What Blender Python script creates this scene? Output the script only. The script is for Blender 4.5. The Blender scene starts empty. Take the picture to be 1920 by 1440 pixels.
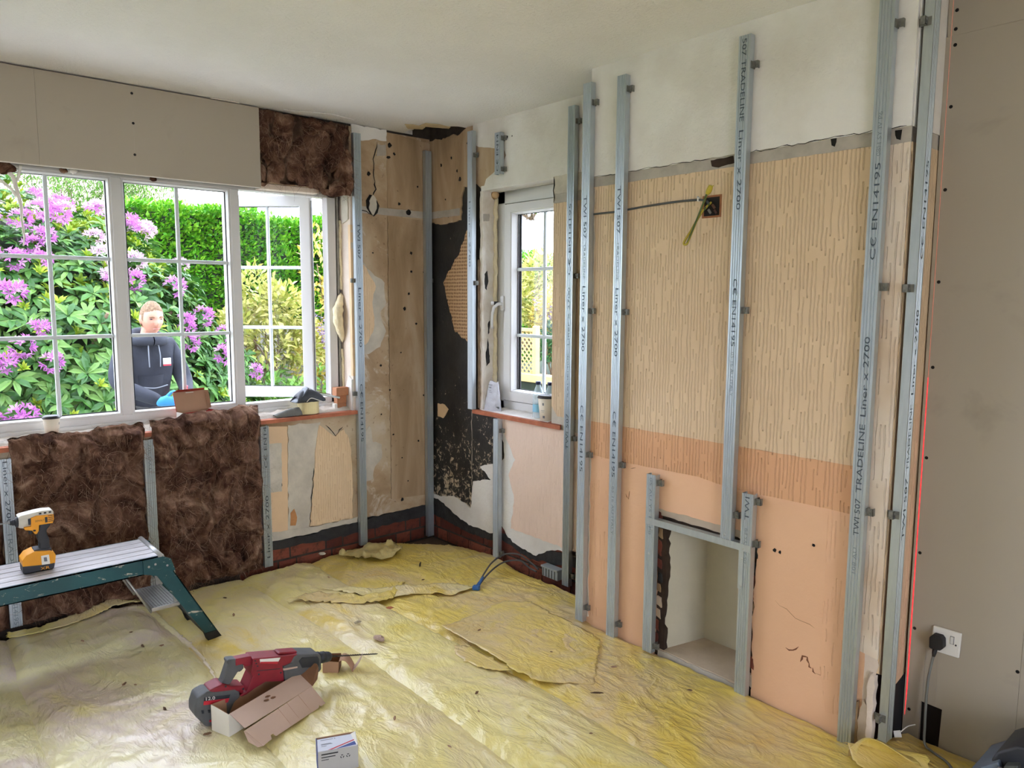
import bpy, bmesh, math, random
from mathutils import Vector, Matrix, noise
from mathutils.geometry import tessellate_polygon

scene = bpy.context.scene
COL = scene.collection
PI = math.pi

# ------------------------------------------------------------------ camera
def make_camera():
    cam = bpy.data.cameras.new('camera')
    cam.sensor_width = 36.0
    cam.lens = 1408.1157 / 1920.0 * 36.0
    cam.clip_start = 0.05
    cam.clip_end = 200
    o = bpy.data.objects.new('camera', cam)
    COL.objects.link(o)
    yaw, pitch, roll = [math.radians(a) for a in (41.04033, 6.56861, -0.30273)]
    f = Vector((math.sin(yaw) * math.cos(pitch), math.cos(yaw) * math.cos(pitch), -math.sin(pitch)))
    r0 = Vector((math.cos(yaw), -math.sin(yaw), 0))
    d0 = f.cross(r0)
    r = math.cos(roll) * r0 + math.sin(roll) * d0
    d = -math.sin(roll) * r0 + math.cos(roll) * d0
    m = Matrix((r, -d, -f)).transposed().to_4x4()
    m.translation = (0, 0, 1.45)
    o.matrix_world = m
    scene.camera = o
make_camera()

# ------------------------------------------------------------------ sky and exposure
SKY = 5.2
world = bpy.data.worlds.new('overcast_sky')
scene.world = world
world.use_nodes = True
_bg = world.node_tree.nodes['Background']
_bg.inputs['Color'].default_value = (0.90, 0.96, 1.16, 1)
_bg.inputs['Strength'].default_value = SKY
scene.view_settings.view_transform = 'Standard'
scene.view_settings.look = 'None'
scene.view_settings.gamma = 1.0
scene.view_settings.use_curve_mapping = False
scene.view_settings.exposure = 0.88
scene.cycles.diffuse_bounces = 5
scene.cycles.max_bounces = 10
scene.cycles.transparent_max_bounces = 14
scene.cycles.glossy_bounces = 3
scene.cycles.sample_clamp_indirect = 8.0

# ------------------------------------------------------------------ colour and material helpers
def lin(v):
    v /= 255.0
    return v / 12.92 if v <= 0.04045 else ((v + 0.055) / 1.055) ** 2.4
def C(r, g, b, k=1.0):
    return (lin(r) * k, lin(g) * k, lin(b) * k, 1.0)

MATS = {}
class NT:
    """small helper around a material node tree"""
    def __init__(self, name):
        self.m = bpy.data.materials.new(name)
        self.m.use_nodes = True
        self.t = self.m.node_tree
        self.b = self.t.nodes['Principled BSDF']
        self.out = self.t.nodes['Material Output']
        self._co = None
    def n(self, kind, **kw):
        nd = self.t.nodes.new(kind)
        for k, v in kw.items():
            if k.startswith('i_'):
                nd.inputs[k[2:].replace('_', ' ')].default_value = v
            else:
                setattr(nd, k, v)
        return nd
    def l(self, a, b):
        self.t.links.new(a, b)
    def co(self):
        if self._co is None:
            self._co = self.n('ShaderNodeTexCoord').outputs['Object']
        return self._co
    def mapped(self, scale):
        mp = self.n('ShaderNodeMapping')
        mp.inputs['Scale'].default_value = scale
        self.l(self.co(), mp.inputs['Vector'])
        return mp.outputs['Vector']
    def noise(self, scale, detail=4, rough=0.55, dist=0.0, vec=None):
        nd = self.n('ShaderNodeTexNoise')
        nd.inputs['Scale'].default_value = scale
        nd.inputs['Detail'].default_value = detail
        nd.inputs['Roughness'].default_value = rough
        nd.inputs['Distortion'].default_value = dist
        self.l(vec if vec is not None else self.co(), nd.inputs['Vector'])
        return nd.outputs['Fac']
    def ramp(self, fac, stops, interp='LINEAR'):
        r = self.n('ShaderNodeValToRGB')
        r.color_ramp.interpolation = interp
        while len(r.color_ramp.elements) < len(stops):
            r.color_ramp.elements.new(0.5)
        for e, (p, c) in zip(r.color_ramp.elements, stops):
            e.position = p
            e.color = c if len(c) == 4 else (*c, 1)
        self.l(fac, r.inputs['Fac'])
        return r.outputs['Color']
    def mix(self, fac, a, b, mode='MIX'):
        mx = self.n('ShaderNodeMix', data_type='RGBA', blend_type=mode)
        for sock, v in ((mx.inputs[0], fac), (mx.inputs[6], a), (mx.inputs[7], b)):
            if hasattr(v, 'is_linked'):
                self.l(v, sock)
            else:
                sock.default_value = v
        return mx.outputs[2]
    def math(self, op, a, b=0.0):
        nd = self.n('ShaderNodeMath', operation=op)
        for s, v in ((nd.inputs[0], a), (nd.inputs[1], b)):
            if hasattr(v, 'is_linked'):
                self.l(v, s)
            else:
                s.default_value = v
        return nd.outputs[0]
    def bump(self, h, strength=0.4, dist=0.01, prev=None):
        b = self.n('ShaderNodeBump')
        b.inputs['Strength'].default_value = strength
        b.inputs['Distance'].default_value = dist
        self.l(h, b.inputs['Height'])
        if prev is not None:
            self.l(prev, b.inputs['Normal'])
        self.l(b.outputs['Normal'], self.b.inputs['Normal'])
        return b.outputs['Normal']
    def color(self, v):
        if hasattr(v, 'is_linked'):
            self.l(v, self.b.inputs['Base Color'])
        else:
            self.b.inputs['Base Color'].default_value = v
    def set(self, **kw):
        for k, v in kw.items():
            self.b.inputs[k.replace('_', ' ')].default_value = v

BLK, WHT = (0, 0, 0, 1), (1, 1, 1, 1)

def simple(name, col, rough=0.6, metal=0.0, var=0.0, vscale=8.0, bump=0.0, bscale=60.0, bdist=0.004, spec=0.5, **kw):
    """one colour with optional mottling and fine relief"""
    t = NT(name)
    t.set(Roughness=rough, Metallic=metal)
    t.b.inputs['Specular IOR Level'].default_value = spec
    if var:
        k0 = tuple(c * (1 - var) for c in col[:3]) + (1,)
        k1 = tuple(min(1, c * (1 + var)) for c in col[:3]) + (1,)
        t.color(t.ramp(t.noise(vscale, 5), [(0.3, k0), (0.7, k1)]))
    else:
        t.color(col)
    if bump:
        t.bump(t.noise(bscale, 3), bump, bdist)
    for k, v in kw.items():
        t.b.inputs[k.replace('_', ' ')].default_value = v
    MATS[name] = t.m
    return t.m
# ------------------------------------------------------------------ materials of the room
def build_room_materials():
    # ceiling: stippled white paint
    t = NT('ceiling_paint'); t.set(Roughness=0.8)
    t.color(t.ramp(t.noise(1.3, 4), [(0.35, C(232, 230, 226)), (0.65, C(240, 239, 236))]))
    n1 = t.noise(75, 3, 0.6)
    t.bump(t.ramp(n1, [(0.45, BLK), (0.68, WHT)]), 0.35, 0.006)
    MATS['ceiling'] = t.m
    # rough white upper wall
    t = NT('rough_white_plaster'); t.set(Roughness=0.85)
    t.color(t.ramp(t.noise(3.2, 5), [(0.3, C(214, 208, 198)), (0.62, C(234, 231, 225))]))
    b1 = t.bump(t.noise(55, 4, 0.65), 0.45, 0.006)
    t.bump(t.noise(9, 3), 0.25, 0.012, b1)
    MATS['white'] = t.m
    # embossed wallpapers: broken vertical ribs
    def embossed(name, c0, c1, freq=72, sz=9, strength=1.0, wide=0.17, keep=0.43):
        t = NT(name); t.set(Roughness=0.75)
        t.color(t.ramp(t.noise(4, 4), [(0.3, c0), (0.7, c1)]))
        xyz = t.n('ShaderNodeSeparateXYZ'); t.l(t.co(), xyz.inputs[0])
        u = t.math('ADD', xyz.outputs['X'], xyz.outputs['Y'])           # along the wall: the other one is constant
        wob = t.math('MULTIPLY', t.noise(1.0, 1.0, vec=t.mapped((24, 24, 13))), 0.8)
        uu = t.math('ADD', t.math('MULTIPLY', u, freq), wob)
        fr = t.math('ABSOLUTE', t.math('SUBTRACT', t.math('FRACT', uu), 0.5))
        line = t.ramp(fr, [(wide * .55, WHT), (wide, BLK)])
        cb = t.n('ShaderNodeCombineXYZ')
        t.l(t.math('MULTIPLY', t.math('FLOOR', uu), 7.31), cb.inputs[0]); t.l(t.math('MULTIPLY', xyz.outputs['Z'], sz), cb.inputs[1])
        brk = t.ramp(t.noise(1.0, 1.0, vec=cb.outputs[0]), [(keep - .02, BLK), (keep + .02, WHT)])
        h = t.math('SUBTRACT', 1.0, t.math('MULTIPLY', line, brk))
        b1 = t.bump(h, strength, 0.007)
        t.bump(t.noise(80, 3), 0.18, 0.003, b1)
        MATS[name] = t.m
    embossed('paper_cream', C(216, 188, 152), C(224, 197, 161))
    embossed('paper_orange', C(212, 160, 118), C(220, 169, 127))
    embossed('paper_peach', C(224, 176, 138), C(230, 184, 146), keep=0.56, strength=0.6)
    embossed('paper_pink', C(232, 206, 186), C(238, 213, 194), freq=85, sz=16, strength=0.5)
    embossed('paper_yellow', C(228, 198, 158), C(234, 206, 168), freq=70, sz=11, strength=0.7)
    embossed('paper_scraped', C(212, 186, 156), C(232, 218, 200), keep=0.50, strength=0.9)
    # smooth peach paint
    t = NT('peach_paint'); t.set(Roughness=0.75)
    c = t.ramp(t.noise(2.2, 5), [(0.3, C(224, 178, 140)), (0.7, C(232, 187, 150))])
    t.color(c)
    b1 = t.bump(t.noise(38, 4, 0.6), 0.30, 0.006)
    MATS['peach'] = t.m
    # plain old peach paint under the sill
    simple('old_peach', C(228, 196, 156), 0.8, var=0.07, vscale=5, bump=0.25, bscale=40)
    # scraped paper residue: whitish streaks over beige
    t = NT('scraped_paper'); t.set(Roughness=0.85)
    v = t.mapped((38, 38, 5))
    t.color(t.ramp(t.noise(1.0, 5, 0.6, 0.5, vec=v), [(0.36, C(190, 160, 122)), (0.5, C(214, 187, 150)), (0.62, C(228, 214, 192))]))
    t.bump(t.noise(1.0, 5, 0.6, 0.5, vec=v), 0.6, 0.008)
    MATS['scraped'] = t.m
    # stripped tan plaster, blotchy
    t = NT('stripped_plaster'); t.set(Roughness=0.85)
    c = t.ramp(t.noise(2.3, 6, 0.62, 0.4), [(0.30, C(150, 124, 92)), (0.45, C(178, 152, 120)), (0.58, C(196, 176, 146)), (0.72, C(208, 194, 170))])
    sp = t.ramp(t.noise(34, 6, 0.7), [(0.60, BLK), (0.72, WHT)])
    c = t.mix(sp, c, C(128, 98, 74))
    c = t.mix(t.ramp(t.noise(5, 6, 0.7, 0.8), [(0.56, BLK), (0.64, WHT)]), c, C(206, 192, 172))
    t.color(c)
    b1 = t.bump(t.noise(45, 5, 0.65), 0.35, 0.005)
    t.bump(t.noise(6, 4), 0.3, 0.015, b1)
    MATS['plaster'] = t.m
    # browner cardboard coloured strip of plaster next to the corner
    t = NT('brown_plaster'); t.set(Roughness=0.85)
    v = t.mapped((7, 7, 1.6))
    c = t.ramp(t.noise(1.0, 6, 0.6, 0.5, vec=v), [(0.3, C(150, 124, 92)), (0.5, C(176, 150, 118)), (0.68, C(194, 172, 144))])
    c = t.mix(t.ramp(t.noise(40, 5, 0.7), [(0.66, BLK), (0.75, WHT)]), c, C(110, 84, 60))
    t.color(c)
    t.bump(t.noise(50, 4), 0.25, 0.004)
    MATS['brown_plaster'] = t.m
    # pale cement
    simple('pale_cement', C(200, 192, 176), 0.9, var=0.14, vscale=12, bump=0.5, bscale=45, bdist=0.006)
    simple('grey_band', C(176, 168, 156), 0.9, var=0.16, vscale=14, bump=0.4, bscale=40)
    simple('reveal_plaster', C(222, 206, 190), 0.85, var=0.12, vscale=7, bump=0.5, bscale=28, bdist=0.008)
    simple('niche_plaster', C(192, 185, 164), 0.85, var=0.09, vscale=4, bump=0.3, bscale=30)
    simple('hearth', C(188, 170, 148), 0.9, var=0.13, vscale=9, bump=0.3, bscale=50)
    # black tar with flecks of old plaster
    t = NT('tar_coat'); t.set(Roughness=0.55)
    base = t.ramp(t.noise(6, 5), [(0.35, C(22, 20, 19)), (0.65, C(44, 41, 38))])
    geo = t.n('ShaderNodeSeparateXYZ'); t.l(t.co(), geo.inputs[0])
    fl = t.noise(26, 6, 0.75, 0.6)
    low = t.n('ShaderNodeMapRange'); t.l(geo.outputs['Z'], low.inputs[0])
    for i, v in ((1, 1.0), (2, 0.25), (3, 0.0), (4, 0.15)):
        low.inputs[i].default_value = v
    fl2 = t.math('ADD', fl, low.outputs[0])
    t.color(t.mix(t.ramp(fl2, [(0.66, BLK), (0.70, WHT)]), base, C(200, 184, 158)))
    t.bump(fl2, 0.6, 0.006)
    MATS['tar'] = t.m
    simple('bitumen', C(40, 40, 41), 0.75, var=0.45, vscale=22, bump=0.9, bscale=30, bdist=0.012)
    simple('dark_void', C(24, 20, 17), 0.95)  # near black, paints the shade in holes and cavities; also colours screws
    simple('dark_brown_void', C(52, 38, 28), 0.95, var=0.4, vscale=16, bump=0.6, bscale=30)
    # brick, each one a little different
    t = NT('brick_red'); t.set(Roughness=0.9)
    oi = t.n('ShaderNodeObjectInfo')
    c = t.ramp(oi.outputs['Random'], [(0.0, C(92, 44, 32)), (0.5, C(120, 60, 44)), (1.0, C(142, 78, 58))])
    c = t.mix(t.ramp(t.noise(30, 6, 0.7), [(0.5, BLK), (0.72, WHT)]), c, C(70, 44, 36))
    t.color(c)
    t.bump(t.noise(60, 5, 0.65), 0.6, 0.006)
    MATS['brick'] = t.m
    # grey plasterboard
    t = NT('plasterboard'); t.set(Roughness=0.8)
    c = t.ramp(t.noise(1.1, 3), [(0.3, C(168, 158, 142)), (0.7, C(174, 165, 149))])
    c = t.mix(t.ramp(t.noise(3.1, 5, 0.6, 0.6), [(0.60, BLK), (0.78, (0.5, 0.5, 0.5, 1))]), c, C(136, 127, 114))
    t.color(c)
    MATS['board'] = t.m
    simple('white_upvc', C(217, 216, 214), 0.35, var=0.02, vscale=3)
    simple('glazing_bar', C(214, 222, 224), 0.4)
    simple('gasket', C(34, 36, 40), 0.6)
    simple('board_edge', C(214, 208, 198), 0.9)
    simple('terracotta', C(176, 104, 74), 0.8, var=0.22, vscale=16, bump=0.5, bscale=40)
    simple('sill_dust', C(206, 196, 184), 0.9, var=0.15, vscale=14, bump=0.7, bscale=22, bdist=0.01)
    # thin window glass: clear with a weak mirror reflection
    t = NT('window_glass')
    tr = t.n('ShaderNodeBsdfTransparent'); tr.inputs[0].default_value = (0.97, 0.985, 0.98, 1)
    gl = t.n('ShaderNodeBsdfGlossy'); gl.inputs['Roughness'].default_value = 0.01
    lw = t.n('ShaderNodeLayerWeight'); lw.inputs['Blend'].default_value = 0.5
    fc = t.math('ADD', t.math('MULTIPLY', t.math('POWER', lw.outputs['Facing'], 5.0), 0.8), 0.014)
    mx = t.n('ShaderNodeMixShader')
    t.l(fc, mx.inputs[0]); t.l(tr.outputs[0], mx.inputs[1]); t.l(gl.outputs[0], mx.inputs[2])
    t.l(mx.outputs[0], t.out.inputs['Surface'])
    MATS['glass'] = t.m
    # galvanised steel
    t = NT('galvanised_steel'); t.set(Roughness=0.38, Metallic=0.75)
    v = t.mapped((90, 90, 14))
    t.color(t.ramp(t.noise(1.0, 4, 0.6, vec=v), [(0.3, C(180, 190, 196)), (0.7, C(192, 201, 206))]))
    t.bump(t.noise(1.0, 4, vec=v), 0.08, 0.002)
    MATS['galv'] = t.m
    simple('steel_clip', C(128, 128, 122), 0.5, metal=0.55, var=0.25, vscale=60)
    simple('ink', C(70, 82, 92), 0.6)
    simple('ink_faint', C(132, 144, 152), 0.6)
    # brown mineral wool
    t = NT('brown_wool'); t.set(Roughness=1.0)
    t.b.inputs['Specular IOR Level'].default_value = 0.05
    c = t.ramp(t.noise(4.2, 7, 0.62, 1.8), [(0.33, C(50, 34, 28)), (0.45, C(90, 63, 51)), (0.55, C(130, 98, 80)), (0.67, C(184, 152, 130))])
    t.color(c)
    b1 = t.bump(t.noise(60, 6, 0.75, 3.0), 0.55, 0.010)
    t.bump(t.noise(13, 4, 0.6, 1.5), 0.6, 0.03, b1)
    MATS['wool'] = t.m
    t = NT('wool_fibre'); t.set(Roughness=0.9)
    oi = t.n('ShaderNodeNewGeometry')
    t.color(t.ramp(oi.outputs['Random Per Island'], [(0.0, C(88, 63, 50)), (0.6, C(126, 95, 77)), (1.0, C(182, 152, 130))]))
    MATS['fibre'] = t.m
    simple('pale_fibre', C(242, 236, 228), 0.9, var=0.15, vscale=20)
    # yellow plastic film over floor insulation
    def film(name, stops, seed):
        t = NT(name); t.set(Roughness=0.34)
        t.b.inputs['Coat Weight'].default_value = 0.3
        t.b.inputs['Coat Roughness'].default_value = 0.18
        mp = t.n('ShaderNodeMapping'); mp.inputs['Location'].default_value = (seed * 3.1, seed * 1.7, 0)
        t.l(t.co(), mp.inputs['Vector']); v = mp.outputs['Vector']
        c = t.ramp(t.noise(1.9, 6, 0.62, 0.7, vec=v), stops)
        c = t.mix(t.ramp(t.noise(55, 4, 0.7), [(0.68, BLK), (0.80, (0.6, 0.6, 0.6, 1))]), c, C(150, 124, 66))
        t.color(c)
        mp2 = t.n('ShaderNodeMapping'); mp2.inputs['Scale'].default_value = (8.5, 3.4, 6); mp2.inputs['Rotation'].default_value = (0, 0, .35); t.l(v, mp2.inputs['Vector'])
        n1 = t.noise(1.0, 4, 0.55, 1.3, vec=mp2.outputs['Vector'])
        r1 = t.math('ABSOLUTE', t.math('SUBTRACT', n1, 0.5))
        r1 = t.ramp(r1, [(0.0, WHT), (0.13, BLK)])
        msk = t.ramp(t.noise(1.6, 2, vec=v), [(.35, (.12, .12, .12, 1)), (.65, WHT)])
        b1 = t.bump(t.math('MULTIPLY', r1, msk), 0.42, 0.012)
        mp3 = t.n('ShaderNodeMapping'); mp3.inputs['Scale'].default_value = (26, 12, 16); mp3.inputs['Rotation'].default_value = (0, 0, -.5); t.l(v, mp3.inputs['Vector'])
        n2 = t.noise(1.0, 3, 0.5, 1.2, vec=mp3.outputs['Vector'])
        r2 = t.math('ABSOLUTE', t.math('SUBTRACT', n2, 0.5))
        r2 = t.ramp(r2, [(0.0, WHT), (0.12, BLK)])
        t.bump(t.math('MULTIPLY', r2, msk), 0.30, 0.005, b1)
        MATS[name] = t.m
    film('film_pale', [(0.30, C(226, 213, 148)), (0.46, C(232, 222, 172)), (0.60, C(224, 206, 190)), (0.74, C(228, 214, 136))], 1)
    film('film_mid', [(0.28, C(224, 201, 92)), (0.46, C(232, 218, 146)), (0.60, C(226, 208, 162)), (0.74, C(224, 194, 78))], 2)
    film('film_gold', [(0.28, C(216, 184, 70)), (0.44, C(222, 198, 102)), (0.58, C(214, 190, 136)), (0.74, C(216, 176, 56))], 3)
build_room_materials()
# ------------------------------------------------------------------ geometry helpers
class MB:
    """collects vertices and faces; built into one mesh object"""
    def __init__(self):
        self.v, self.f = [], []
    def add(self, vs, fs):
        o = len(self.v)
        self.v.extend([tuple(p) for p in vs])
        self.f.extend([tuple(i + o for i in f) for f in fs])
        return self
    def box(self, a, b):
        x0, y0, z0 = [min(p, q) for p, q in zip(a, b)]
        x1, y1, z1 = [max(p, q) for p, q in zip(a, b)]
        return self.add([(x0, y0, z0), (x1, y0, z0), (x1, y1, z0), (x0, y1, z0), (x0, y0, z1), (x1, y0, z1), (x1, y1, z1), (x0, y1, z1)],
                        [(0, 3, 2, 1), (4, 5, 6, 7), (0, 1, 5, 4), (1, 2, 6, 5), (2, 3, 7, 6), (3, 0, 4, 7)])
    def obox(self, c, ax, ay, az, hx, hy, hz):
        """box with its own axes"""
        c, ax, ay, az = [Vector(q) for q in (c, ax, ay, az)]
        vs = [c + ax * (sx * hx) + ay * (sy * hy) + az * (sz * hz) for sz in (-1, 1) for sx, sy in ((-1, -1), (1, -1), (1, 1), (-1, 1))]
        return self.add(vs, [(0, 3, 2, 1), (4, 5, 6, 7), (0, 1, 5, 4), (1, 2, 6, 5), (2, 3, 7, 6), (3, 0, 4, 7)])
    def prism(self, frame, outer, t0, t1, holes=()):
        """polygon (u, z) with holes, extruded from t0 to t1 along the frame's normal"""
        loops = [list(outer)] + [list(h) for h in holes]
        flat = [p for lp in loops for p in lp]
        tris = tessellate_polygon([[Vector((p[0], p[1], 0)) for p in lp] for lp in loops])
        n = len(flat)
        vs = [frame(p[0], p[1], t1) for p in flat] + [frame(p[0], p[1], t0) for p in flat]
        fs = [tuple(t) for t in tris] + [tuple(i + n for i in reversed(t)) for t in tris]
        k = 0
        for lp in loops:
            m = len(lp)
            for i in range(m):
                a, b = k + i, k + (i + 1) % m
                fs.append((a, b, b + n, a + n))
            k += m
        return self.add(vs, fs)
    def tube(self, path, r, n=8, cap=True, taper=None):
        path = [Vector(p) for p in path]
        rings = []
        up = Vector((0.13, 0.21, 0.97)).normalized()
        prev = None
        for i, p in enumerate(path):
            d = (path[min(i + 1, len(path) - 1)] - path[max(i - 1, 0)])
            d = d.normalized() if d.length > 1e-9 else Vector((0, 0, 1))
            if prev is None:
                x = d.cross(up)
                if x.length < 1e-3:
                    x = d.cross(Vector((1, 0, 0)))
                x.normalize()
            else:
                x = (prev - d * prev.dot(d)).normalized()
            prev = x
            y = d.cross(x)
            rr = r if taper is None else r * taper(i / max(1, len(path) - 1))
            rings.append([p + (x * math.cos(2 * PI * k / n) + y * math.sin(2 * PI * k / n)) * rr for k in range(n)])
        vs = [q for ring in rings for q in ring]
        fs = []
        for i in range(len(rings) - 1):
            for k in range(n):
                a, b = i * n + k, i * n + (k + 1) % n
                fs.append((a, b, b + n, a + n))
        if cap:
            fs.append(tuple(reversed(range(n))))
            m = (len(rings) - 1) * n
            fs.append(tuple(range(m, m + n)))
        return self.add(vs, fs)
    def lathe(self, o, axis, prof, n=20, cap=True):
        """profile (distance along axis, radius) turned round an axis"""
        o, axis = Vector(o), Vector(axis).normalized()
        x = axis.orthogonal().normalized()
        y = axis.cross(x)
        vs, fs = [], []
        for h, r in prof:
            for k in range(n):
                a = 2 * PI * k / n
                vs.append(o + axis * h + (x * math.cos(a) + y * math.sin(a)) * r)
        for i in range(len(prof) - 1):
            for k in range(n):
                a, b = i * n + k, i * n + (k + 1) % n
                fs.append((a, b, b + n, a + n))
        if cap:
            fs.append(tuple(reversed(range(n))))
            m = (len(prof) - 1) * n
            fs.append(tuple(range(m, m + n)))
        return self.add(vs, fs)
    def grid(self, nu, nv, fn):
        vs = [fn(i / nu, j / nv) for j in range(nv + 1) for i in range(nu + 1)]
        w = nu + 1
        fs = [(j * w + i, j * w + i + 1, (j + 1) * w + i + 1, (j + 1) * w + i) for j in range(nv) for i in range(nu)]
        return self.add(vs, fs)
    def ellipsoid(self, c, r, nu=16, nv=10, fn=None):
        vs, fs = [], []
        for j in range(nv + 1):
            th = PI * j / nv
            for i in range(nu):
                ph = 2 * PI * i / nu
                d = Vector((math.sin(th) * math.cos(ph), math.sin(th) * math.sin(ph), math.cos(th)))
                k = fn(d) if fn else 1.0
                vs.append((c[0] + d.x * r[0] * k, c[1] + d.y * r[1] * k, c[2] + d.z * r[2] * k))
        for j in range(nv):
            for i in range(nu):
                a, b = j * nu + i, j * nu + (i + 1) % nu
                fs.append((a, b, b + nu, a + nu))
        return self.add(vs, fs)

BASE = {}
def tag(o, label=None, cat=None, group=None, kind=None):
    if label: o['label'] = label
    if cat: o['category'] = cat
    if group: o['group'] = group
    if kind: o['kind'] = kind
    return o
def mesh_of(name, mb, mat, base=(0, 0, 0), smooth=False):
    me = bpy.data.meshes.new(name)
    bx, by, bz = base
    me.from_pydata([(x - bx, y - by, z - bz) for x, y, z in mb.v], [], mb.f)
    bm = bmesh.new(); bm.from_mesh(me)
    bmesh.ops.remove_doubles(bm, verts=bm.verts, dist=1e-6)
    bmesh.ops.recalc_face_normals(bm, faces=bm.faces)
    bm.to_mesh(me); bm.free()
    for m in (mat if isinstance(mat, (list, tuple)) else [mat]):
        me.materials.append(MATS[m] if isinstance(m, str) else m)
    if smooth:
        me.polygons.foreach_set('use_smooth', [True] * len(me.polygons))
    me.update()
    return me
def obj(name, mb, mat, parent=None, smooth=False, bevel=0.0, subsurf=0, seg=2):
    """world-space geometry linked as ONE mesh object (its origin at the parent's origin)"""
    base = BASE.get(parent.name, (0, 0, 0)) if parent else (0, 0, 0)
    o = bpy.data.objects.new(name, mesh_of(name, mb, mat, base, smooth))
    COL.objects.link(o)
    if parent:
        o.parent = parent
    BASE[o.name] = base
    if bevel:
        b = o.modifiers.new('bevel', 'BEVEL'); b.width = bevel; b.segments = seg; b.limit_method = 'ANGLE'; b.angle_limit = math.radians(35)
        o.data.polygons.foreach_set('use_smooth', [True] * len(o.data.polygons))
        w = o.modifiers.new('wn', 'WEIGHTED_NORMAL'); w.keep_sharp = True
    if subsurf:
        s = o.modifiers.new('subsurf', 'SUBSURF'); s.levels = subsurf; s.render_levels = subsurf
    return o
def single(name, mb, mat, label, cat, base, group=None, **kw):
    """a thing that is one mesh, with its origin at its base"""
    o = bpy.data.objects.new(name, mesh_of(name, mb, mat, base, kw.get('smooth', False)))
    COL.objects.link(o); o.location = base
    BASE[o.name] = tuple(base)
    if kw.get('bevel'):
        b = o.modifiers.new('bevel', 'BEVEL'); b.width = kw['bevel']; b.segments = 2; b.limit_method = 'ANGLE'; b.angle_limit = math.radians(35)
    if kw.get('subsurf'):
        s = o.modifiers.new('subsurf', 'SUBSURF'); s.levels = kw['subsurf']; s.render_levels = kw['subsurf']
    return tag(o, label, cat, group)
def thing(name, label, cat, base, group=None):
    o = bpy.data.objects.new(name, None)
    COL.objects.link(o); o.location = base
    o.empty_display_size = 0.05
    BASE[o.name] = tuple(base)
    return tag(o, label, cat, group)
def inst(name, me, parent, loc, rot=(0, 0, 0), scl=(1, 1, 1)):
    """a shared mesh placed as a part; loc is in world space"""
    o = bpy.data.objects.new(name, me)
    COL.objects.link(o)
    b = BASE.get(parent.name, (0, 0, 0)) if parent else (0, 0, 0)
    o.location = (loc[0] - b[0], loc[1] - b[1], loc[2] - b[2])
    o.rotation_euler = rot; o.scale = scl
    if parent: o.parent = parent
    return o
def struct(name, mb, mat, parent=None, **kw):
    o = obj(name, mb, mat, parent, **kw)
    if parent is None: o['kind'] = 'structure'
    return o

def rag(pts, amp=0.012, step=0.03, seed=0, smooth_edges=()):
    """polygon with torn, uneven edges; edges listed in smooth_edges stay straight"""
    out = []
    n = len(pts)
    for i in range(n):
        a, b = pts[i], pts[(i + 1) % n]
        if i in smooth_edges:
            out.append(a); continue
        dx, dy = b[0] - a[0], b[1] - a[1]
        L = math.hypot(dx, dy)
        k = max(1, int(L / step))
        nx, ny = -dy / (L + 1e-9), dx / (L + 1e-9)
        for j in range(k):
            s = j / k
            x, y = a[0] + dx * s, a[1] + dy * s
            w = noise.noise(Vector((x * 23 + seed * 7.3, y * 23, seed))) + 0.5 * noise.noise(Vector((x * 71, y * 71 + seed, 3.1 * seed)))
            fall = min(1.0, 4 * s * L / step, 4 * (1 - s) * L / step) if k > 1 else 0.4
            out.append((x + nx * w * amp * fall, y + ny * w * amp * fall))
    return out

# wall frames: (along the wall, height, distance proud of the wall face) -> world
YB, XA, XB, YR, XR = 3.82, 2.66, 2.40, 0.958, 2.60
def BK(u, z, t): return (u, YB - t, z)
def AL(u, z, t): return (XA - t, u, z)
def BR(u, z, t): return (XB - t, u, z)
def RT(u, z, t): return (u, YR - t, z)
def RW(u, z, t): return (XR - t, u, z)
def FL(u, v, t): return (u, v, t)
RIGHT = {BK: 1, AL: -1, BR: -1, RT: 1, RW: -1}

def rect(u0, u1, z0, z1): return [(u0, z0), (u1, z0), (u1, z1), (u0, z1)]

def smooth_path(pts, n=6):
    pts = [Vector(p) for p in pts]
    out = []
    for i in range(len(pts) - 1):
        p0, p1, p2, p3 = pts[max(0, i - 1)], pts[i], pts[i + 1], pts[min(len(pts) - 1, i + 2)]
        for k in range(n):
            t = k / n
            out.append(.5 * ((2 * p1) + (-p0 + p2) * t + (2 * p0 - 5 * p1 + 4 * p2 - p3) * t * t + (-p0 + 3 * p1 - 3 * p2 + p3) * t ** 3))
    out.append(pts[-1])
    return out
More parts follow.
